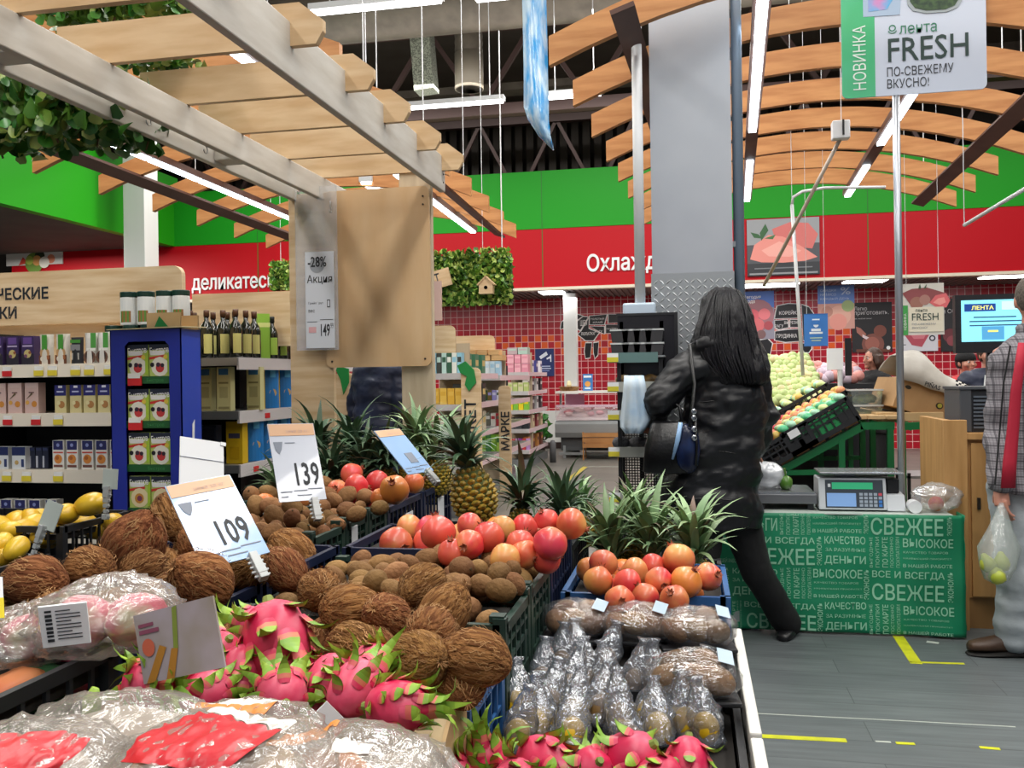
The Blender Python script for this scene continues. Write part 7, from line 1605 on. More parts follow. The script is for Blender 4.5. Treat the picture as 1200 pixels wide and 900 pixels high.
# pineapple cartons and white sacking on top of the stand
def carton(label, c, s, rot, m=KRAFT):
    t = thing('cardboard_box', label, 'box', c, rot); x, y, z = s
    MB().box((0, 0, 0), (x, y, z)).build('carton', m, t, bevel=.003); MB().box((0, y * .48, z + .0005), (x, y * .52, z + .0015)).build('tape', mat('brown_tape', '9a7448', .3), t); return t
carton('flat cardboard box lying under the tilted pineapple carton', P(1028, 494, v=5.85) , (.38, .3, .055), (0, 0, 0), KRL)
c = P(1046, 476, v=5.85); t = carton('large cardboard pineapple carton tilted down to the right', c, (.44, .5, .19), (0, .34, .1))
q = MB(); disc(q, .26, .09, .02, -.002, 0, 16, 1.1); disc(q, .262, .092, .014, -.0025, 1, 12); disc(q, .05, .14, .012, -.002, 0, 12, 1.6); q.build('sticker', [pm('2c2416'), pm('a8a03a')], t)
def sack():
    M = Matrix.Translation(c) @ Euler((0, .34, .1)).to_matrix().to_4x4(); o_ = M @ Vector((.0, 0, .2)); q = MB()
    def fn(i, j):
        x = -.03 + .56 * i; y = -.03 + .46 * j; z = .2 + .012 + (.16 * math.exp(-((x - .06) / .15) ** 2) + .07 * math.exp(-((x - .32) / .2) ** 2)) * (math.sin(PI * min(1, max(0, (j + .05) * .95))) ** .5 if 0 < j < 1 else .1) + .014 * nz((x * 9, y * 9, 1), 1)
        if j < .12: z -= (.12 - j) * .45 * (1 - .5 * abs(nz((x * 6, 3, 2), 1)))
        if i > .92: z -= (i - .92) * .8
        return M @ Vector((x, y, z))
    q.grid(fn, 40, 24); o = q.build('white_sack', mat('white_sacking', 'c9c4bb', .6, col2='b4aea4', scale=7, bump=.4, bscale=9), origin=o_, smooth=True, solid=.004)
    tag(o, 'white printed sack draped over the tilted pineapple carton', 'sack')
    for wd, x, z, s, m in (('PIÑAS', .12, .172, .036, INK), ('NICAS DEL', .25, .176, .03, INK)):
        me = text_mesh(wd, s, bold=.0006); me.materials.clear(); me.materials.append(m)
        for q_ in me.vertices: u_ = q_.co.copy(); q_.co = (M @ Vector((x + u_.x, -.047, z + .005 + u_.z))) - o_
        put(me, 'lettering', o)
    q = MB()
    for i in range(9):
        for j in range(4):
            if (i + j) % 2: q.add([M @ Vector((.3 + i * .018 + a_, -.04 + .012 * j + .014 * 0, .225 + .012 * j + b_)) - o_ for a_, b_ in ((0, 0), (.016, 0), (.016, .011), (0, .011))], [(0, 1, 2, 3)])
    q.build('check_print', INK, o)
sack()
# clutter below the stand
rs = random.Random(9)
for k, (px, py, lab) in enumerate(((940, 585, 'black folded crate under left part of the green stand'), (1000, 580, 'black folded crate behind the scale under green stand'), (1075, 560, 'black folded crate under right part of the green stand'))):
    p = P(px, py, v=6.3); crate(lab, p.x - .28, p.x + .22, 6.2, 6.6, 0, .45 - .06 * k, CRK, .0)
t = thing('wire_shelf', 'low metal shelf with pale items seen under the green stand', 'shelf', (P(1064, 560, v=6.9).x, 6.9, 0))
for z in (.18, .36, .56): MB().box((0, 0, z), (.55, .4, z + .02)).build('shelf', GRYM, t)
for x in (0, .53): MB().box((x, 0, 0), (x + .02, .02, .6)).build('upright', BLK, t); MB().box((x, .38, 0), (x + .02, .4, .6)).build('upright', BLK, t)
tag(lump(MB(), (0, 0, 0), (.12, .08, .05), 8, amp=.3).build('plastic_bag', WHT, smooth=True, loc=(t.location.x + .2, 7.05, .43)), 'crumpled white bag on the low metal shelf under stand', 'bag')

# ------------------------------------------------------------------ oak cabinet, grey machine and screen at right
OAK = mat('light_oak', 'c79a62', .5, col2='b48750', scale=3, stretch=(7, 7, .8), detail=5)
def cabinet():
    v = 5.0; a = P(1103, 492, v=v); x1 = a.x + .9; zt = a.z; e = P(1132, 600, v=v).x
    t = thing('oak_cabinet', 'light oak cabinet at the right beside man in plaid jacket', 'cabinet', (a.x, v, 0))
    MB().box((.0, -.04, 0), (e - a.x, -.0, zt)).build('side_panel', OAK, t, bevel=.002)
    MB().box((0, 0, 0), (.04, .45, zt)).build('side_panel', OAK, t)
    MB().box((.04, 0, .16), (.9, .45, zt - .1)).build('carcass', OAK, t)
    MB().box((.02, -.03, zt - .1), (.9, .45, zt - .07)).build('top', OAK, t)
    d = MB().box((.135, -.02, .17), (.53, 0, zt - .12)).build('door', OAK, t, bevel=.002); MB().box((.16, -.03, .62), (.175, -.02, .68)).build('handle', mat('dark_handle', '2a241e', .4), d)
    d2 = MB().box((.535, -.02, .17), (.89, 0, zt - .12)).build('door', OAK, t, bevel=.002)
    MB().box((.1, .01, 0), (.9, .03, .16)).build('plinth', mat('oak_dark_plinth', '9a7446', .6), t)
    return a.x, zt
cx, cz = cabinet()
p = P(1124, 500, v=5.08); q2 = P(1156, 456, v=5.08); t = thing('label_machine', 'grey machine with ribbed side on top of oak cabinet', 'machine', (p.x, 5.06, cz - .069)); w = q2.x - p.x; H = q2.z - (cz - .069)
MB().box((0, 0, 0), (w * .42, .3, H)).build('case', mat('machine_grey', '4a4e54', .5), t, bevel=.005); MB().box((w * .42, .01, 0), (w + .1, .3, H - .005)).build('body', mat('machine_dark', '26292f', .5), t)
for k in range(9): MB().box((w * .5, .003, .02 + k * .02), (w + .06, .01, .03 + k * .02)).build('cooling_fin', mat('machine_fin', '5a6470', .5), t)
MB().box((-.005, -.005, H), (w + .11, .31, H + .014)).build('lid', mat('machine_grey'), t)
# screen
t, w, h = board('monitor', 'black monitor with pale blue screen facing left of man', 'monitor', 1119, 346, 1215, 414, 5.2, BLK, .05)
sc = MB().box((.03, -.003, .06), (w - .03, -.0005, h - .03)).build('screen', mat('lit_screen', '7fd0e6', .3, emis=.9), t)
LX = mat('screen_dark_text', '1f4a78', .5, emis=.2)
MB().box((.045, -.005, h - .09), (.2, -.0035, h - .05)).build('logo_bar', mat('screen_blue_bar', '16408c', .4, emis=.5), sc); fit_text('ЛЕНТА', .08, h - .082, .19, h - .06, mat('screen_yellow_text', 'e8e070', .4, emis=.8), sc, y=-.006, bold=.02)
MB().box((.23, -.005, h - .085), (.42, -.0035, h - .04)).build('banner', mat('screen_pale', 'b4e6ee', .4, emis=.8), sc)
for k, (x0, x1) in enumerate(((.09, .3), (.07, .36), (.07, .38))): MB().box((x0, -.005, h - .125 - .022 * k), (x1, -.004, h - .119 - .022 * k)).build('text_line', LX, sc)
for x in (.13, .31): MB().box((x, -.005, .07), (x + .11, -.0035, .14)).build('button', mat('screen_button', '4f9ac8', .4, emis=.6), sc); MB().box((x + .03, -.006, .11), (x + .08, -.005, .12)).build('button_text', mat('screen_yellow_text'), sc)
MB().box((w / 2 - .03, .05, cz - .07 - t.location.z), (w / 2 + .03, .08, .1)).build('stand_post', BLK, t); MB().box((w / 2 - .12, -.02, cz - .07 - t.location.z), (w / 2 + .12, .16, cz - .05 - t.location.z)).build('stand_foot', BLK, t)

# clear pocket with the promotion sheet
def pocket():
    a = P(345, 220, v=4.15); b = P(394, 222, v=4.15); c = P(344, 411, v=4.15); w = (b - a).length; h = a.z - c.z
    t = thing('promotion_pocket', 'clear plastic pocket with price sheet reading Акция hung on pergola post', 'sign', (a.x, a.y, c.z))
    MB().box((0, 0, 0), (w, .003, h)).build('clear_pocket', film('clear_pvc', 'dfe6ee', .25, .15, .15, 6, .25), t)
    x0, x1, z1 = w * .24, w * .92, h * .6; p = MB().box((x0, -.006, .01), (x1, -.003, z1)).build('price_sheet', mat('promo_paper', 'cfd4dc', .5), t)
    W_ = x1 - x0; y = -.0068
    def X(f): return x0 + W_ * f
    def Z(f): return .01 + (z1 - .01) * f
    q = MB(); disc(q, X(.42), Z(.86), W_ * .26, y, 0, 22); q.build('discount_disc', mat('grey_print', '9aa0a8', .6), p, fix=False)
    fit_text('-28%', X(.1), Z(.84), X(.75), Z(.95), INK, p, y=y - .001, bold=.015); fit_text('Акция', X(.06), Z(.66), X(.94), Z(.76), INK, p, y=y, bold=.01)
    fit_text('Грейпфрут', X(.1), Z(.45), X(.62), Z(.48), INK, p, y=y); fit_text('вес', X(.1), Z(.37), X(.32), Z(.4), INK, p, y=y); fit_text('149', X(.52), Z(.12), X(.84), Z(.25), INK, p, y=y, bold=.02); fit_text('99', X(.86), Z(.2), X(.96), Z(.26), INK, p, y=y)
    q = MB(); rect(q, X(.5), Z(.29), X(.95), Z(.296), y, 0); rect(q, X(.05), Z(.27), X(.4), Z(.275), y, 0); rect(q, X(.75), Z(.42), X(.86), Z(.5), y, 0); rect(q, X(.77), Z(.43), X(.84), Z(.49), y - .0005, 1); q.build('small_print', [INK, mat('promo_paper')], p, fix=False)
    q = MB(); rect(q, X(.1), Z(.16), X(.36), Z(.22), y, 0); q.build('stamp', mat('pink_print', 'd8a8ac', .6), p, fix=False)
pocket()
# ------------------------------------------------------------------ people: every surface is one skin grown over tapered limbs, then fused
def ellip(q, c, r, n=18, k=12, fn=None): q.ball(c, r, n, k, 0, fn)
def limb(q, pts, rad, n=14, flat=1):
    """tapering limb with rounded ends and joints"""
    pts = [Vector(p) for p in pts]
    for p, r in zip(pts, rad): q.ball(p, r * .99, 14, 10)
    for a, b, ra, rb in zip(pts[:-1], pts[1:], rad[:-1], rad[1:]): q.tube([a, a.lerp(b, .33), a.lerp(b, .66), b], [ra, ra + (rb - ra) * .33, ra + (rb - ra) * .66, rb], n)
def loft(q, rings, n=24, cap=True, pw=2.4):
    """rings = (centre, half width vector, half depth vector)"""
    vs = []; fs = []
    for c, a, b in rings:
        for j in range(n):
            t = 2 * PI * j / n; ct, st = math.cos(t), math.sin(t)
            s = (abs(ct) ** pw + abs(st) ** pw) ** (-1 / pw); vs.append(Vector(c) + Vector(a) * ct * s + Vector(b) * st * s)
    for i in range(len(rings) - 1):
        for j in range(n): k = (j + 1) % n; fs.append((i * n + j, i * n + k, (i + 1) * n + k, (i + 1) * n + j))
    if cap: fs.append(tuple(range(n))[::-1]); fs.append(tuple((len(rings) - 1) * n + j for j in range(n)))
    q.add(vs, fs)
def fuse(q, name, m, parent, voxel=.01, it=4, wrinkle=0, ws=7, stretch=(1, 1, 1), seed=0):
    o = bpy.data.objects.new('t', q.mesh('t', m)); md = o.modifiers.new('r', 'REMESH'); md.mode = 'VOXEL'; md.voxel_size = voxel; md.use_smooth_shade = True
    s = o.modifiers.new('s', 'SMOOTH'); s.factor = .5; s.iterations = it
    me = baked(o); me.materials.clear(); me.materials.append(m); me.name = name
    if wrinkle:
        nor = [v.normal.copy() for v in me.vertices]
        for v, vn in zip(me.vertices, nor):
            c = v.co; p = Vector((c.x * stretch[0], c.y * stretch[1], c.z * stretch[2]))
            v.co = c + vn * wrinkle * (nz(p, ws, seed) + .5 * abs(nz(p, ws * 2.3, seed + 4)))
    me.polygons.foreach_set('use_smooth', [True] * len(me.polygons)); return put(me, name, parent)
SKIN = mat('skin', 'c98f78', .5, col2='c08470', scale=6, sss=.1); LIP = mat('lips', 'a85a54', .5); EYW = mat('eye_white', 'd8d4d0', .3); EYD = mat('iris_dark', '2a1c14', .2)
NYL = mat('black_nylon_coat', '08090d', .45, col2='0e0f15', scale=5, bump=.35, bscale=9); BLKC = mat('black_trousers', '0b0b0e', .8, bump=.1, bscale=40); SHOE = mat('black_shoe', '101014', .4)
HAIRB = mat('black_hair', '08070a', .32, col2='15131a', scale=40, stretch=(6, 6, .5), bump=.6, bscale=60, bstretch=(6, 6, .4)); HAIRR = mat('brown_hair', '4a2c1c', .5, col2='2e1a10', scale=30, stretch=(5, 5, .6), bump=.5)
def head(q, c, R, s=1):
    """skull, jaw, nose, ears, neck stub; R turns local -y (face) to the world"""
    c = Vector(c)
    def T(x, y, z): return c + R @ Vector((x * s, y * s, z * s))
    def shp(v):
        v = v.copy()
        if v.z < 0: v.x *= 1 - .28 * (-v.z) ** 1.5; v.y = v.y * (1 - .12 * -v.z) - .06 * -v.z
        return v
    k = len(q.v); q.ball((0, 0, 0), (.076 * s, .095 * s, .115 * s), 24, 18, fn=shp); q.v[k:] = [tuple(c + R @ Vector(p)) for p in q.v[k:]]
    q.tube([T(0, -.088, .02), T(0, -.104, -.012), T(0, -.115, -.028)], [.008 * s, .012 * s, .014 * s], 8); q.ball(T(0, -.106, -.028), .013 * s, 10, 8)
    for e in (-1, 1):
        q.ball(T(e * .078, .008, -.005), (.010 * s, .018 * s, .03 * s), 10, 8)
        q.ball(T(e * .032, -.086, .022), (.019 * s, .012 * s, .007 * s), 10, 6); q.ball(T(e * .045, -.066, -.02), .026 * s, 10, 8)
    q.ball(T(0, -.082, -.088), .024 * s, 10, 8); q.ball(T(0, -.092, -.056), (.024 * s, .013 * s, .01 * s), 10, 6)
    return T
def face_parts(body, T, s=1):
    for e in (-1, 1):
        w = MB().ball(T(e * .031, -.083, .008), (.0125 * s,) * 3, 12, 8).build('eye', EYW, body, smooth=True)
        MB().ball(T(e * .031, -.0925, .008), (.0062 * s,) * 3, 10, 8).build('iris', EYD, body, smooth=True)
        MB().tube([T(e * .018, -.098, .026), T(e * .034, -.096, .031), T(e * .05, -.086, .026)], [.003 * s, .0035 * s, .002 * s], 6).build('eyebrow', HAIRR, body)
    MB().tube([T(-.024, -.092, -.056), T(0, -.104, -.054), T(.024, -.092, -.056)], [.003 * s, .007 * s, .003 * s], 8).build('lips', LIP, body, smooth=True)
def hand(q, w, d, up, s=1, curl=.9, side=1):
    """palm and five fingers from wrist w along d; up = back of the hand"""
    w = Vector(w); d = Vector(d).normalized(); up = Vector(up); up = (up - d * up.dot(d)).normalized(); x = d.cross(up) * side
    q.tube([w - d * .02, w + d * .03 * s, w + d * .085 * s], [.026 * s, .032 * s, .034 * s], 12, flat=.55); 
    for k, (ox, L) in enumerate(((-.03, .07), (-.01, .08), (.01, .075), (.028, .058))):
        p = w + d * .082 * s + x * ox * s; dr = d.copy(); pts = [p - d * .02]; rr = [.0105 * s]
        for j, f in enumerate((.45, .32, .23)):
            pts.append(p.copy()); rr.append(.0098 * s - .0012 * s * j); dr = (dr - up * curl * (.35 + .25 * j)).normalized(); p = p + dr * L * s * f
        pts.append(p); rr.append(.007 * s); q.tube(pts, rr, 8); q.ball(p, .0072 * s, 8, 6)
    p = w + d * .02 * s - x * .028 * s; dr = (d * .7 - x * .8).normalized(); pts = [w + d * .01 * s - x * .012 * s, p]; rr = [.016 * s, .013 * s]
    for f in (.035, .028): p = p + dr * f * s; pts.append(p); rr.append(.011 * s); dr = (dr + d * .5 - up * .3).normalized()
    q.tube(pts, rr, 8); q.ball(p, .0105 * s, 8, 6)

def shoe(q, heel, toe, w=.045, h=.06):
    heel = Vector(heel); toe = Vector(toe); d = (toe - heel); L = d.length; d.normalize(); x = Vector((-d.y, d.x, 0)); R = []
    for f, ww, hh in ((0, .6, .9), (.08, .85, 1.15), (.3, .8, 1.25), (.55, .95, .85), (.8, 1.0, .62), (.95, .75, .5), (1.0, .4, .35)):
        c = heel + d * L * f; R.append((c + Vector((0, 0, h * hh / 2)), x * w * ww, Vector((0, 0, h * hh / 2))))
    loft(q, R, 16, pw=2.6)

# ---- woman in the long black coat
def woman():
    root = P(870, 748, z=0); root = Vector((P(880, 700, Y=4.38).x, P(880, 700, Y=4.38).y, 0))
    t = thing('person', 'person with long black hair in a long black padded coat at the weighing table', 'person', root)
    def J(px, py, Y): return P(px, py, Y=Y) - root
    lt = Vector((1, 0, 0)) * .0
    fwd = Vector((-.45, .9, 0)).normalized(); rt = Vector((fwd.y, -fwd.x, 0))
    R = Matrix(((rt.x, -fwd.x, 0), (rt.y, -fwd.y, 0), (0, 0, 1)))
    q = MB()
    pel, wai, che, nk = J(845, 565, 4.38), J(848, 515, 4.37), J(851, 450, 4.35), J(851, 402, 4.34); hc = J(850, 372, 4.34)
    loft(q, [(pel - UP * .1, rt * .15, fwd * .11), (pel, rt * .17, fwd * .12), (wai, rt * .13, fwd * .1), (che, rt * .16, fwd * .11), (che + UP * .1, rt * .17, fwd * .1), (nk - UP * .02, rt * .07, fwd * .06)])
    limb(q, [nk - UP * .03, hc], [.055, .05]); T = head(q, hc, R)
    rf = P(928, 747, z=.0) - root; ra = rf + Vector((-.02, .03, .1)); rk = J(886, 668, 4.44)
    lk = J(822, 668, 4.32); la = Vector((lk.x - .02, lk.y + .02, .1))
    limb(q, [pel + rt * .09 - UP * .05, rk, ra], [.09, .06, .04]); limb(q, [pel - rt * .09 - UP * .05, lk, la], [.09, .06, .04])
    ls, le, lw = J(818, 420, 4.31), J(773, 468, 4.26), J(766, 486, 4.42); rs_, re, rw = J(884, 424, 4.38), J(893, 488, 4.42), J(880, 530, 4.6)
    limb(q, [ls, le, lw], [.05, .04, .028]); limb(q, [rs_, re, rw], [.05, .04, .028])
    hand(q, lw, lw - le, UP); hand(q, rw, rw - re, UP, side=-1)
    body = fuse(q, 'body', SKIN, t, .009, 3); face_parts(body, T)
    # coat
    q = MB()
    def ring(px0, px1, y, Y, d): a = J(px0, y, Y); b = J(px1, y, Y); return ((a + b) / 2, (b - a) / 2, FW * d)
    loft(q, [ring(776, 890, 616, 4.38, .17), ring(774, 889, 595, 4.38, .18), ring(775, 888, 565, 4.38, .18), ring(786, 890, 535, 4.37, .17), ring(799, 894, 500, 4.36, .165), ring(803, 897, 470, 4.35, .16), ring(806, 897, 440, 4.35, .15), ring(810, 892, 418, 4.34, .13), ring(822, 882, 404, 4.34, .1), ring(836, 868, 397, 4.34, .07)], 28, pw=2.2)
    limb(q, [ls + Vector((.03, 0, -.01)), (ls + le) / 2, le, lw], [.088, .09, .078, .06]); limb(q, [rs_ - RT * .03, re, rw], [.085, .07, .055])
    ellip(q, J(838, 408, 4.26), (.12, .07, .055)); ellip(q, J(862, 410, 4.26), (.11, .07, .05)); ellip(q, J(822, 404, 4.3), (.05, .06, .05))
    coat = fuse(q, 'coat', NYL, t, .011, 3, wrinkle=.028, ws=6, stretch=(1, 1, 2), seed=3)
    q = MB()   # quilting seams and hem
    for y, w0, w1, d in ((470, 806, 895, .165), (530, 790, 890, .172), (585, 777, 888, .185)):
        pts = [J(w0 + (w1 - w0) * i / 10, y + 1.5 * math.sin(i), 4.37 - d * (1 - abs(i / 5 - 1) ** 2.4) ** .45 - .006) for i in range(1, 10)]; q.tube(pts, .0025, 5)
    q.build('seam', mat('coat_seam', '08080b', .5), coat)
    q = MB(); limb(q, [pel + rt * .08 - UP * .14, rk, ra + Vector((0, 0, -.04))], [.1, .078, .07]); limb(q, [pel - rt * .08 - UP * .14, lk, la], [.1, .078, .07]); loft(q, [(pel - UP * .12, rt * .17, fwd * .13), (pel + UP * .04, rt * .175, fwd * .13)]); fuse(q, 'trousers', BLKC, t, .011, 3, wrinkle=.008, ws=8)
    for f in (rf, Vector((la.x, la.y, 0))):
        q = MB(); tp = P(913, 755, z=.0) - root if f is rf else f + Vector((-.05, -.16, 0)); hl = P(934, 738, z=.0) - root if f is rf else f
        hl.z = tp.z = 0; d = (tp - hl).normalized(); tp = hl + d * .25; shoe(q, hl, tp, .042, .075); q.build('shoe', SHOE, t, smooth=True)
    # hair
    q = MB()
    def hr(px0, px1, y, Y, d): return ring(px0, px1, y, Y, d)
    HR = [hr(845, 852, 336, 4.33, .02), hr(832, 866, 341, 4.33, .07), hr(824, 873, 352, 4.33, .105), hr(819, 879, 368, 4.32, .118), hr(814, 885, 385, 4.31, .12), hr(811, 891, 402, 4.30, .12), hr(816, 896, 420, 4.28, .11), hr(826, 899, 436, 4.26, .10), hr(836, 898, 447, 4.25, .08), hr(846, 892, 452, 4.24, .04)]
    loft(q, HR, 36, pw=2.0); hair = fuse(q, 'hair', HAIRB, t, .009, 3, wrinkle=.02, ws=14, stretch=(1.6, 1.6, .25), seed=8)
    rsd = random.Random(3)
    for k in range(46):
        f = rsd.uniform(-.95, .95); pts = []; y_end = rsd.uniform(6.5, 9)
        for i in range(1, 10):
            if i > y_end + 1: break
            c, a, b = HR[i]; ff = f * (.92 + .06 * math.sin(i + k)); pts.append(c + a * ff - b * (math.sqrt(max(0, 1 - ff * ff)) + .05) + Vector((0, 0, 0)))
        if len(pts) > 3: MB_ = MB().tube(pts, [.0015] + [.0055] * (len(pts) - 2) + [.0015], 5); MB_.build('hair_strand', HAIRB, hair, smooth=True)
    return t
woman()
# her handbag, shoulder bag and strap
def bags():
    c = P(782, 522, Y=4.22); t = thing('handbag', 'black handbag hanging from left arm of the woman in black coat', 'bag', c)
    q = MB(); loft(q, [(Vector((0, 0, -.13)), Vector((.1, 0, 0)), Vector((0, .045, 0))), (Vector((0, 0, -.12)), Vector((.115, 0, 0)), Vector((0, .06, 0))), (Vector((0, 0, 0)), Vector((.105, 0, 0)), Vector((0, .05, 0))), (Vector((.01, 0, .1)), Vector((.085, 0, 0)), Vector((0, .03, 0))), (Vector((.01, 0, .115)), Vector((.075, 0, 0)), Vector((0, .01, 0)))], 20, pw=4)
    q.build('bag_body', mat('black_leather', '0c0c0f', .35, bump=.15, bscale=60), t, smooth=True)
    MB().tube([(-.06, 0, .1), (-.05, .02, .19), (-.0, .04, .22), (.06, .02, .18), (.07, 0, .1)], .008, 8).build('handle', mat('black_leather'), t, smooth=True); MB().tube([(-.05, -.052, -.11), (.05, -.054, -.105)], .003, 6).build('zip', GRYM, t)
    c = P(806, 520, Y=4.14); t = thing('shoulder_bag', 'small dark blue shoulder bag with silver rings on woman in black coat', 'bag', c)
    q = MB(); lump(q, (0, 0, -.02), (.055, .035, .11), 12, 20, 14, .1, ridge=.1); q.build('bag_body', mat('navy_satin', '111a36', .3, col2='1c315e', scale=9, lo=.5, hi=.75), t, smooth=True)
    top = P(808, 404, Y=4.2) - c; m1 = P(814, 450, Y=4.16) - c
    MB().tube([top + Vector((.05, .12, .03)), top, m1, Vector((.02, -.03, .14)), Vector((.01, -.03, .08))], .009, 8, flat=.5).build('strap', mat('black_leather'), t, smooth=True); MB().tube([Vector((.035, -.03, .12)), Vector((.04, -.035, 0)), Vector((.035, -.03, -.1))], .006, 8).build('strap', mat('black_leather'), t, smooth=True)
    for z in (.15, .12, .07, .03): MB().lathe([(.009, -.004), (.013, -.002), (.013, .002), (.009, .004), (.009, -.004)], 12).build('ring', mat('silver_ring', 'c8ccd0', .2, metal=.9), t, loc=(.03, -.04, z), rot=(PI / 2, 0, .2))
    MB().tube([(-.03, -.03, .1), (-.045, -.035, .02), (-.07, -.03, -.07)], [.01, .011, .005], 8, flat=.4).build('satin_ribbon', mat('pale_blue_satin', '8fb4dc', .3), t, smooth=True)
bags()

# ---- man in the plaid jacket at the right edge
PLAID = None
def plaid():
    m = mat('grey_plaid_cloth', '6e6a70', .85); nt = m.node_tree; N = nt.nodes; L = nt.links; b = N['Principled BSDF']
    tc = N.new('ShaderNodeTexCoord'); sp = N.new('ShaderNodeSeparateXYZ'); L.new(tc.outputs['Object'], sp.inputs[0]); outs = []
    for ax in ('X', 'Z'):
        prev = None
        for fr, w_, g in ((1 / .035, .22, .45), (1 / .0117, .3, .7)):
            a = N.new('ShaderNodeMath'); a.operation = 'MULTIPLY'; a.inputs[1].default_value = fr; L.new(sp.outputs[ax], a.inputs[0]); f = N.new('ShaderNodeMath'); f.operation = 'FRACT'; L.new(a.outputs[0], f.inputs[0])
            l = N.new('ShaderNodeMath'); l.operation = 'LESS_THAN'; l.inputs[1].default_value = w_; L.new(f.outputs[0], l.inputs[0]); r = N.new('ShaderNodeMapRange'); r.inputs['To Min'].default_value = 1; r.inputs['To Max'].default_value = g; L.new(l.outputs[0], r.inputs['Value'])
            if prev is None: prev = r.outputs[0]
            else: k = N.new('ShaderNodeMath'); k.operation = 'MULTIPLY'; L.new(prev, k.inputs[0]); L.new(r.outputs[0], k.inputs[1]); prev = k.outputs[0]
        outs.append(prev)
    k = N.new('ShaderNodeMath'); k.operation = 'MULTIPLY'; L.new(outs[0], k.inputs[0]); L.new(outs[1], k.inputs[1])
    mx = N.new('ShaderNodeMix'); mx.data_type = 'RGBA'; L.new(k.outputs[0], mx.inputs['Factor']); mx.inputs[6].default_value = (*lin('2e2c33'), 1); mx.inputs[7].default_value = (*lin('8d898e'), 1); L.new(mx.outputs[2], b.inputs['Base Color']); return m
def man():
    g = P(1215, 770, z=0); root = Vector((g.x, g.y, 0)); t = thing('person', 'man in grey plaid jacket with red stripes and pale jeans at right edge', 'person', root)
    Y0 = 4.2
    def J(px, py, Y=Y0): return P(px, py, Y=Y) - root
    fwd = Vector((.25, .95, 0)).normalized(); rt = Vector((fwd.y, -fwd.x, 0)); R = Matrix(((rt.x, -fwd.x, 0), (rt.y, -fwd.y, 0), (0, 0, 1)))
    q = MB(); hc = J(1214, 352); nk = J(1214, 388); che = J(1217, 440); wai = J(1217, 520); pel = J(1217, 575)
    loft(q, [(pel - UP * .1, rt * .15, fwd * .11), (pel, rt * .165, fwd * .12), (wai, rt * .14, fwd * .11), (che, rt * .18, fwd * .12), (che + UP * .12, rt * .19, fwd * .1), (nk - UP * .02, rt * .08, fwd * .07)])
    limb(q, [nk - UP * .04, hc - UP * .03], [.062, .058]); T = head(q, hc, R, 1.05)
    ls, le, lw = J(1180, 425), J(1172, 505, 4.22), J(1172, 570, 4.12); rs_, re, rw = J(1252, 425), J(1262, 505), J(1255, 570, 4.3)
    limb(q, [ls, le, lw], [.055, .045, .032]); limb(q, [rs_, re, rw], [.055, .045, .032]); hand(q, lw, Vector((.05, -.15, -1)), Vector((-1, -.2, 0)), 1.05, .75, -1); hand(q, rw, Vector((0, -.1, -1)), Vector((1, 0, 0)), 1.05, .6)
    lf = J(1190, 765, 4.18); lf.z = 0; rf = lf + rt * .2 + fwd * .1; lk = J(1193, 672, 4.18); rk = lk + rt * .2
    limb(q, [pel - rt * .09, lk, lf + UP * .1], [.1, .065, .045]); limb(q, [pel + rt * .09, rk, rf + UP * .1], [.1, .065, .045])
    body = fuse(q, 'body', SKIN, t, .006, 2); face_parts(body, T, 1.05)
    q = MB(); ellip(q, T(0, .012, .022), (.088, .104, .108)); hair = fuse(q, 'hair', mat('short_grey_brown_hair', '4a423a', .8, col2='6a6056', scale=90, bump=.6, bscale=120), t, .008, 2)
    # trim the cap of hair so the face and ears stay free
    m_ = hair.data; b = bmesh.new(); b.from_mesh(m_); Ri = R.inverted()
    kill = [v for v in b.verts if ((Ri @ (v.co - hc)).y < -.045 and (Ri @ (v.co - hc)).z < .075) or (Ri @ (v.co - hc)).z < -.055 or (abs((Ri @ (v.co - hc)).x) > .06 and (Ri @ (v.co - hc)).z < .0 and (Ri @ (v.co - hc)).y < .03)]
    bmesh.ops.delete(b, geom=kill, context='VERTS'); b.to_mesh(m_); b.free()
    q = MB()
    loft(q, [(pel + UP * .0, rt * .215, fwd * .17), (pel + UP * .1, rt * .21, fwd * .165), (wai, rt * .205, fwd * .16), (che, rt * .215, fwd * .165), (che + UP * .1, rt * .205, fwd * .14), (nk - UP * .015, rt * .1, fwd * .1)], 28)
    limb(q, [ls, le, lw + UP * .02], [.08, .072, .058]); limb(q, [rs_, re, rw + UP * .02], [.08, .072, .058]); ellip(q, nk + UP * .01, (.09, .09, .035))
    j = fuse(q, 'jacket', plaid(), t, .01, 3, wrinkle=.014, ws=7, stretch=(1, 1, 1.8))
    RS = mat('red_cloth', 'b01a34', .7, bump=.1, bscale=60); q = MB()
    def on(px, y, Y): return J(px, y, Y)
    pts = [(1196, 402, 4.06), (1194, 430, 4.03), (1190, 460, 4.03), (1187, 500, 4.04), (1183, 540, 4.03), (1181, 572, 4.02)]; ws = [6, 11, 12, 13, 15, 16]
    q.grid(lambda i, jj: on(pts[int(round(jj * 5))][0] + (i - .5) * ws[int(round(jj * 5))] , pts[int(round(jj * 5))][1], pts[int(round(jj * 5))][2] + .012 * abs(i - .5)), 4, 5); q.build('red_stripe', RS, j, smooth=True, solid=.012)
    MB().tube([J(1184, 405, 4.05), J(1176, 450, 4.04), J(1172, 500, 4.05), J(1166, 568, 4.01)], .004, 6).build('dark_piping', BLKC, j)
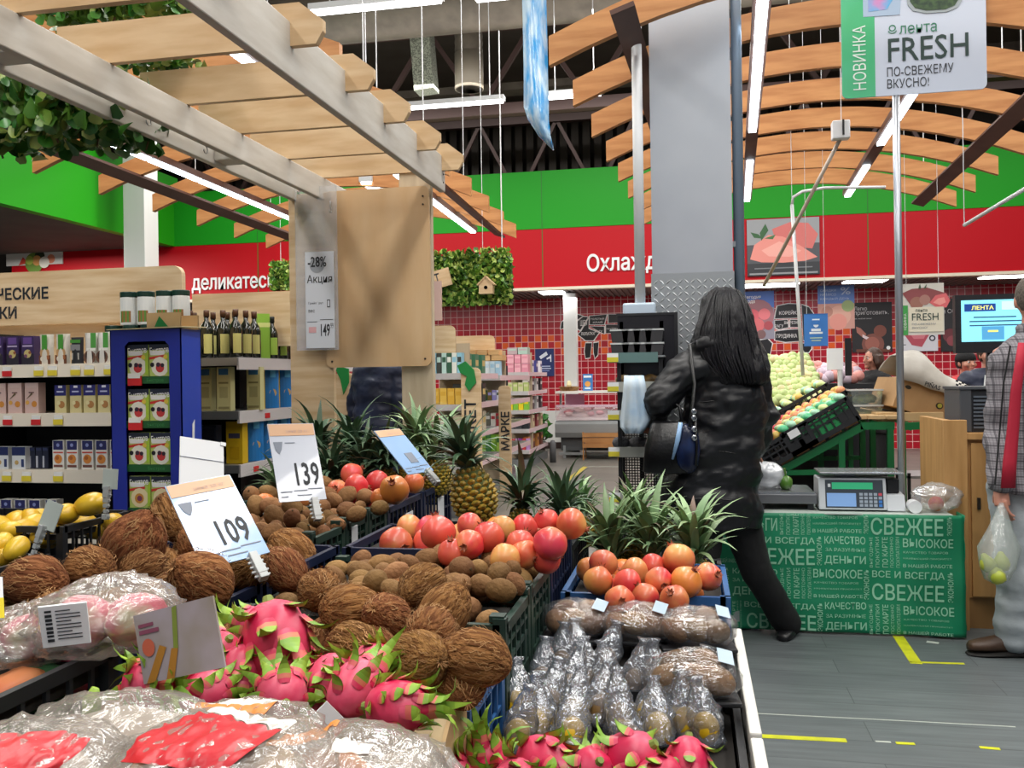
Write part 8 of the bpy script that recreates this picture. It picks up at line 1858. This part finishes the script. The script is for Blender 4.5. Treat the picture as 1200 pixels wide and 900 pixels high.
    q = MB(); limb(q, [pel - rt * .09 + UP * .02, lk, lf + UP * .1], [.125, .095, .09]); limb(q, [pel + rt * .09 + UP * .02, rk, rf + UP * .1], [.125, .095, .09]); loft(q, [(pel - UP * .12, rt * .18, fwd * .14), (pel, rt * .19, fwd * .145), (pel + UP * .1, rt * .175, fwd * .135)]); fuse(q, 'jeans', mat('pale_grey_jeans', '8f979c', .85, col2='a5acb0', scale=5, bump=.15, bscale=70), t, .011, 3, wrinkle=.014, ws=8, stretch=(1, 1, 2))
    BR = mat('brown_leather', '4a3424', .5, col2='38261a', scale=12, bump=.2, bscale=50)
    for f, nm in ((lf, 'l'), (rf, 'r')):
        q = MB(); d = Vector((-.97, -.05, 0)); h = f + Vector((.09, 0, .022)); shoe(q, h, h + d * .31, .05, .085); s = q.build('shoe', BR, t, smooth=True)
        q = MB(); shoe(q, f + Vector((.095, 0, 0)), f + Vector((.095, 0, 0)) + d * .32, .053, .03); q.build('sole', mat('dark_sole', '1c1a18', .7), s, smooth=False)
    return lw + root
hw = man()
c = P(1166, 640, Y=4.05); t = thing('plastic_bag', 'thin plastic bag of green pears held by man in plaid jacket', 'bag', c)
top = hw + Vector((0, -.03, -.07)) - c; q = MB()
q.lathe([(.012, 0), (.02, -.03), (.05, -.12), (.085, -.2), (.075, -.28), (.05, -.34), (.005, -.36)], 22, fn=lambda v, a, i: Vector((v.x * (1 + .3 * nz((math.cos(a) * 2, math.sin(a) * 2, v.z * 9), 1.2, 4)) + top.x * (1 + v.z / .36), v.y * (1 + .3 * nz((math.cos(a) * 2, math.sin(a) * 2, v.z * 9), 1.2, 7)) + top.y * (1 + v.z / .36), v.z + top.z)))
q.build('film_wrap', film('carrier_film', 'd0d8d4', .34, .2, .6, 18, .2), t, smooth=True)
PR = mat('green_pear', '9fae34', .4, col2='b4b84a', scale=9)
for k, (dx, dy, dz) in enumerate(((-.03, 0, -.085), (.03, .01, -.08), (0, -.03, -.13), (.01, .02, -.14))):
    o = MB().lathe([(0, -.035), (.025, -.03), (.036, -.005), (.03, .02), (.016, .042), (.01, .052), (0, .055)], 16).build('pear', PR, None, smooth=True, loc=c + Vector((dx, dy, dz)), rot=(U(-.6, .6), U(-.6, .6), U(0, 6))); tag(o, '', 'pear', 'pears in the carrier bag'); o['label'] = 'green pear in held bag, %s' % ('upper left', 'upper right', 'lower front', 'lower back')[k]

# ---- people farther back
def bystander(label, px, Y, H, face, jacket, trous, hairm, cap=None, shawl=None, longhair=False, v_extra=()):
    p = P(px, 440, Y=Y); root = Vector((p.x, p.y, 0)); t = thing('person', label, 'person', root, face); k = H / 1.72
    def v(x, y, z): return Vector((x * k, y * k, z * k))
    X, Yv = Vector((1, 0, 0)), Vector((0, 1, 0)); R = Matrix.Identity(3); q = MB(); hc = v(0, -.02, 1.6)
    loft(q, [(v(0, 0, .82), X * .16 * k, Yv * .11 * k), (v(0, 0, .92), X * .17 * k, Yv * .12 * k), (v(0, 0, 1.1), X * .14 * k, Yv * .1 * k), (v(0, 0, 1.3), X * .17 * k, Yv * .12 * k), (v(0, 0, 1.4), X * .18 * k, Yv * .1 * k), (v(0, 0, 1.46), X * .07 * k, Yv * .06 * k)]); limb(q, [v(0, 0, 1.42), v(0, -.01, 1.55)], [.055 * k, .05 * k]); T = head(q, hc, R, k)
    for s in (-1, 1):
        limb(q, [v(s * .18, 0, 1.38), v(s * .23, .02, 1.12), v(s * .2, -.12, .92)], [.05 * k, .04 * k, .028 * k]); hand(q, v(s * .2, -.12, .92), Vector((0, -.5, -.6)), Vector((s, 0, 0)), k, .6, s)
        limb(q, [v(s * .09, 0, .86), v(s * .1, -.01, .48), v(s * .1, .02, .08)], [.09 * k, .06 * k, .04 * k])
    body = fuse(q, 'body', SKIN, t, .009, 3); face_parts(body, T, k)
    q = MB(); loft(q, [(v(0, 0, .78), X * .21 * k, Yv * .16 * k), (v(0, 0, .95), X * .21 * k, Yv * .16 * k), (v(0, 0, 1.15), X * .195 * k, Yv * .15 * k), (v(0, 0, 1.32), X * .21 * k, Yv * .155 * k), (v(0, 0, 1.41), X * .2 * k, Yv * .13 * k), (v(0, 0, 1.475), X * .1 * k, Yv * .09 * k)], 26)
    for s in (-1, 1): limb(q, [v(s * .18, 0, 1.37), v(s * .23, .02, 1.12), v(s * .2, -.11, .94)], [.08 * k, .07 * k, .055 * k])
    jk = fuse(q, 'jacket', jacket, t, .011, 3, wrinkle=.016, ws=7, stretch=(1, 1, 2.5), seed=int(px))
    q = MB()
    for s in (-1, 1): limb(q, [v(s * .09, 0, .86), v(s * .1, -.01, .48), v(s * .1, .02, .1)], [.11 * k, .085 * k, .075 * k])
    loft(q, [(v(0, 0, .76), X * .18 * k, Yv * .13 * k), (v(0, 0, .95), X * .175 * k, Yv * .125 * k)]); fuse(q, 'trousers', trous, t, .012, 3)
    for s in (-1, 1): q = MB(); shoe(q, v(s * .1, .08, 0), v(s * .1, -.19, 0), .045 * k, .07 * k); q.build('shoe', SHOE, t, smooth=True)
    q = MB(); ellip(q, T(0, .022, .02), (.088 * k, .1 * k, .112 * k))
    if longhair:
        for a in range(9): an = PI * a / 8; q.tube([T(math.cos(an) * .08, .0 + math.sin(an) * .09, .04), T(math.cos(an) * .098, .0 + math.sin(an) * .085, -.05), T(math.cos(an) * .08, .03 + math.sin(an) * .07, -.13)], [.03 * k, .034 * k, .02 * k], 8)
    h = fuse(q, 'hair', hairm, t, .009, 2, wrinkle=.012, ws=16, stretch=(1, 1, .4)); b = bmesh.new(); b.from_mesh(h.data)
    kill = [w_ for w_ in b.verts if ((w_.co - hc).y < -.05 * k and (w_.co - hc).z < .07 * k and (not longhair or abs(w_.co.x) < .062 * k))] + ([] if longhair else [w_ for w_ in b.verts if (w_.co - hc).z < -.06 * k]); bmesh.ops.delete(b, geom=list(set(kill)), context='VERTS'); b.to_mesh(h.data); b.free()
    if cap: q = MB(); q.ball(T(0, .012, .045), (.097 * k, .112 * k, .085 * k), 20, 12, fn=lambda u: Vector((u.x, u.y, max(u.z, -.35)))); q.build('knit_cap', cap, t, smooth=True)
    if shawl: q = MB(); q.tube([v(-.0, -.14, 1.42), v(-.01, -.17, 1.25), v(0, -.165, 1.0)], [.06 * k, .055 * k, .05 * k], 10, flat=.4); q.build('scarf', shawl, t, smooth=True)
    for (x0, z0, x1, z1, m) in v_extra: MB().tube([v(x0, -.165, z0), v((x0 + x1) / 2 - .01, -.172, (z0 + z1) / 2), v(x1, -.165, z1)], .007, 6).build('white_piping', m, jk)
    return t
NAVY = mat('navy_puffer', '141b2e', .5, col2='1c2540', scale=5, bump=.3, bscale=12)
bystander('person in dark navy padded jacket standing behind the pergola sign board', 448, 5.6, 1.72, 2.6, NAVY, BLKC, HAIRR)
bystander('woman with brown hair in black coat looking left behind the produce stand', 1025, 9.2, 1.58, -1.15, mat('black_wool', '121114', .8), BLKC, HAIRR, longhair=True)
bystander('person in black knit cap with red jacket and black scarf, below monitor', 1131, 8.2, 1.51, .35, mat('red_jacket', 'b4141e', .6), BLKC, HAIRB, cap=mat('black_knit', '101012', .9, bump=.4, bscale=90), shawl=mat('black_knit'))
bystander('person in navy jacket with white piping, face hidden behind monitor', 1158, 7.4, 1.57, .15, mat('navy_jacket', '101a34', .6), BLKC, HAIRR, v_extra=((-.1, 1.42, -.13, 1.0, WHT),))
# flesh coloured photo panel edge beside the pergola post
t, w, h = board('photo_panel', 'narrow flesh toned photo panel peeking out right of pergola post', 'poster', 496, 330, 517, 376, 7.6, mat('photo_flesh', 'b89a90', .5), .02)
MB().box((w * .3, .021, -t.location.z), (w * .3 + .03, .05, h)).build('post', PLYH, t)
# prototypes were only sources for the copies: drop them
for o in PROT:
    for c in list(o.children_recursive): bpy.data.objects.remove(c)
    bpy.data.objects.remove(o)

bpy.data.scenes.remove(TMP)
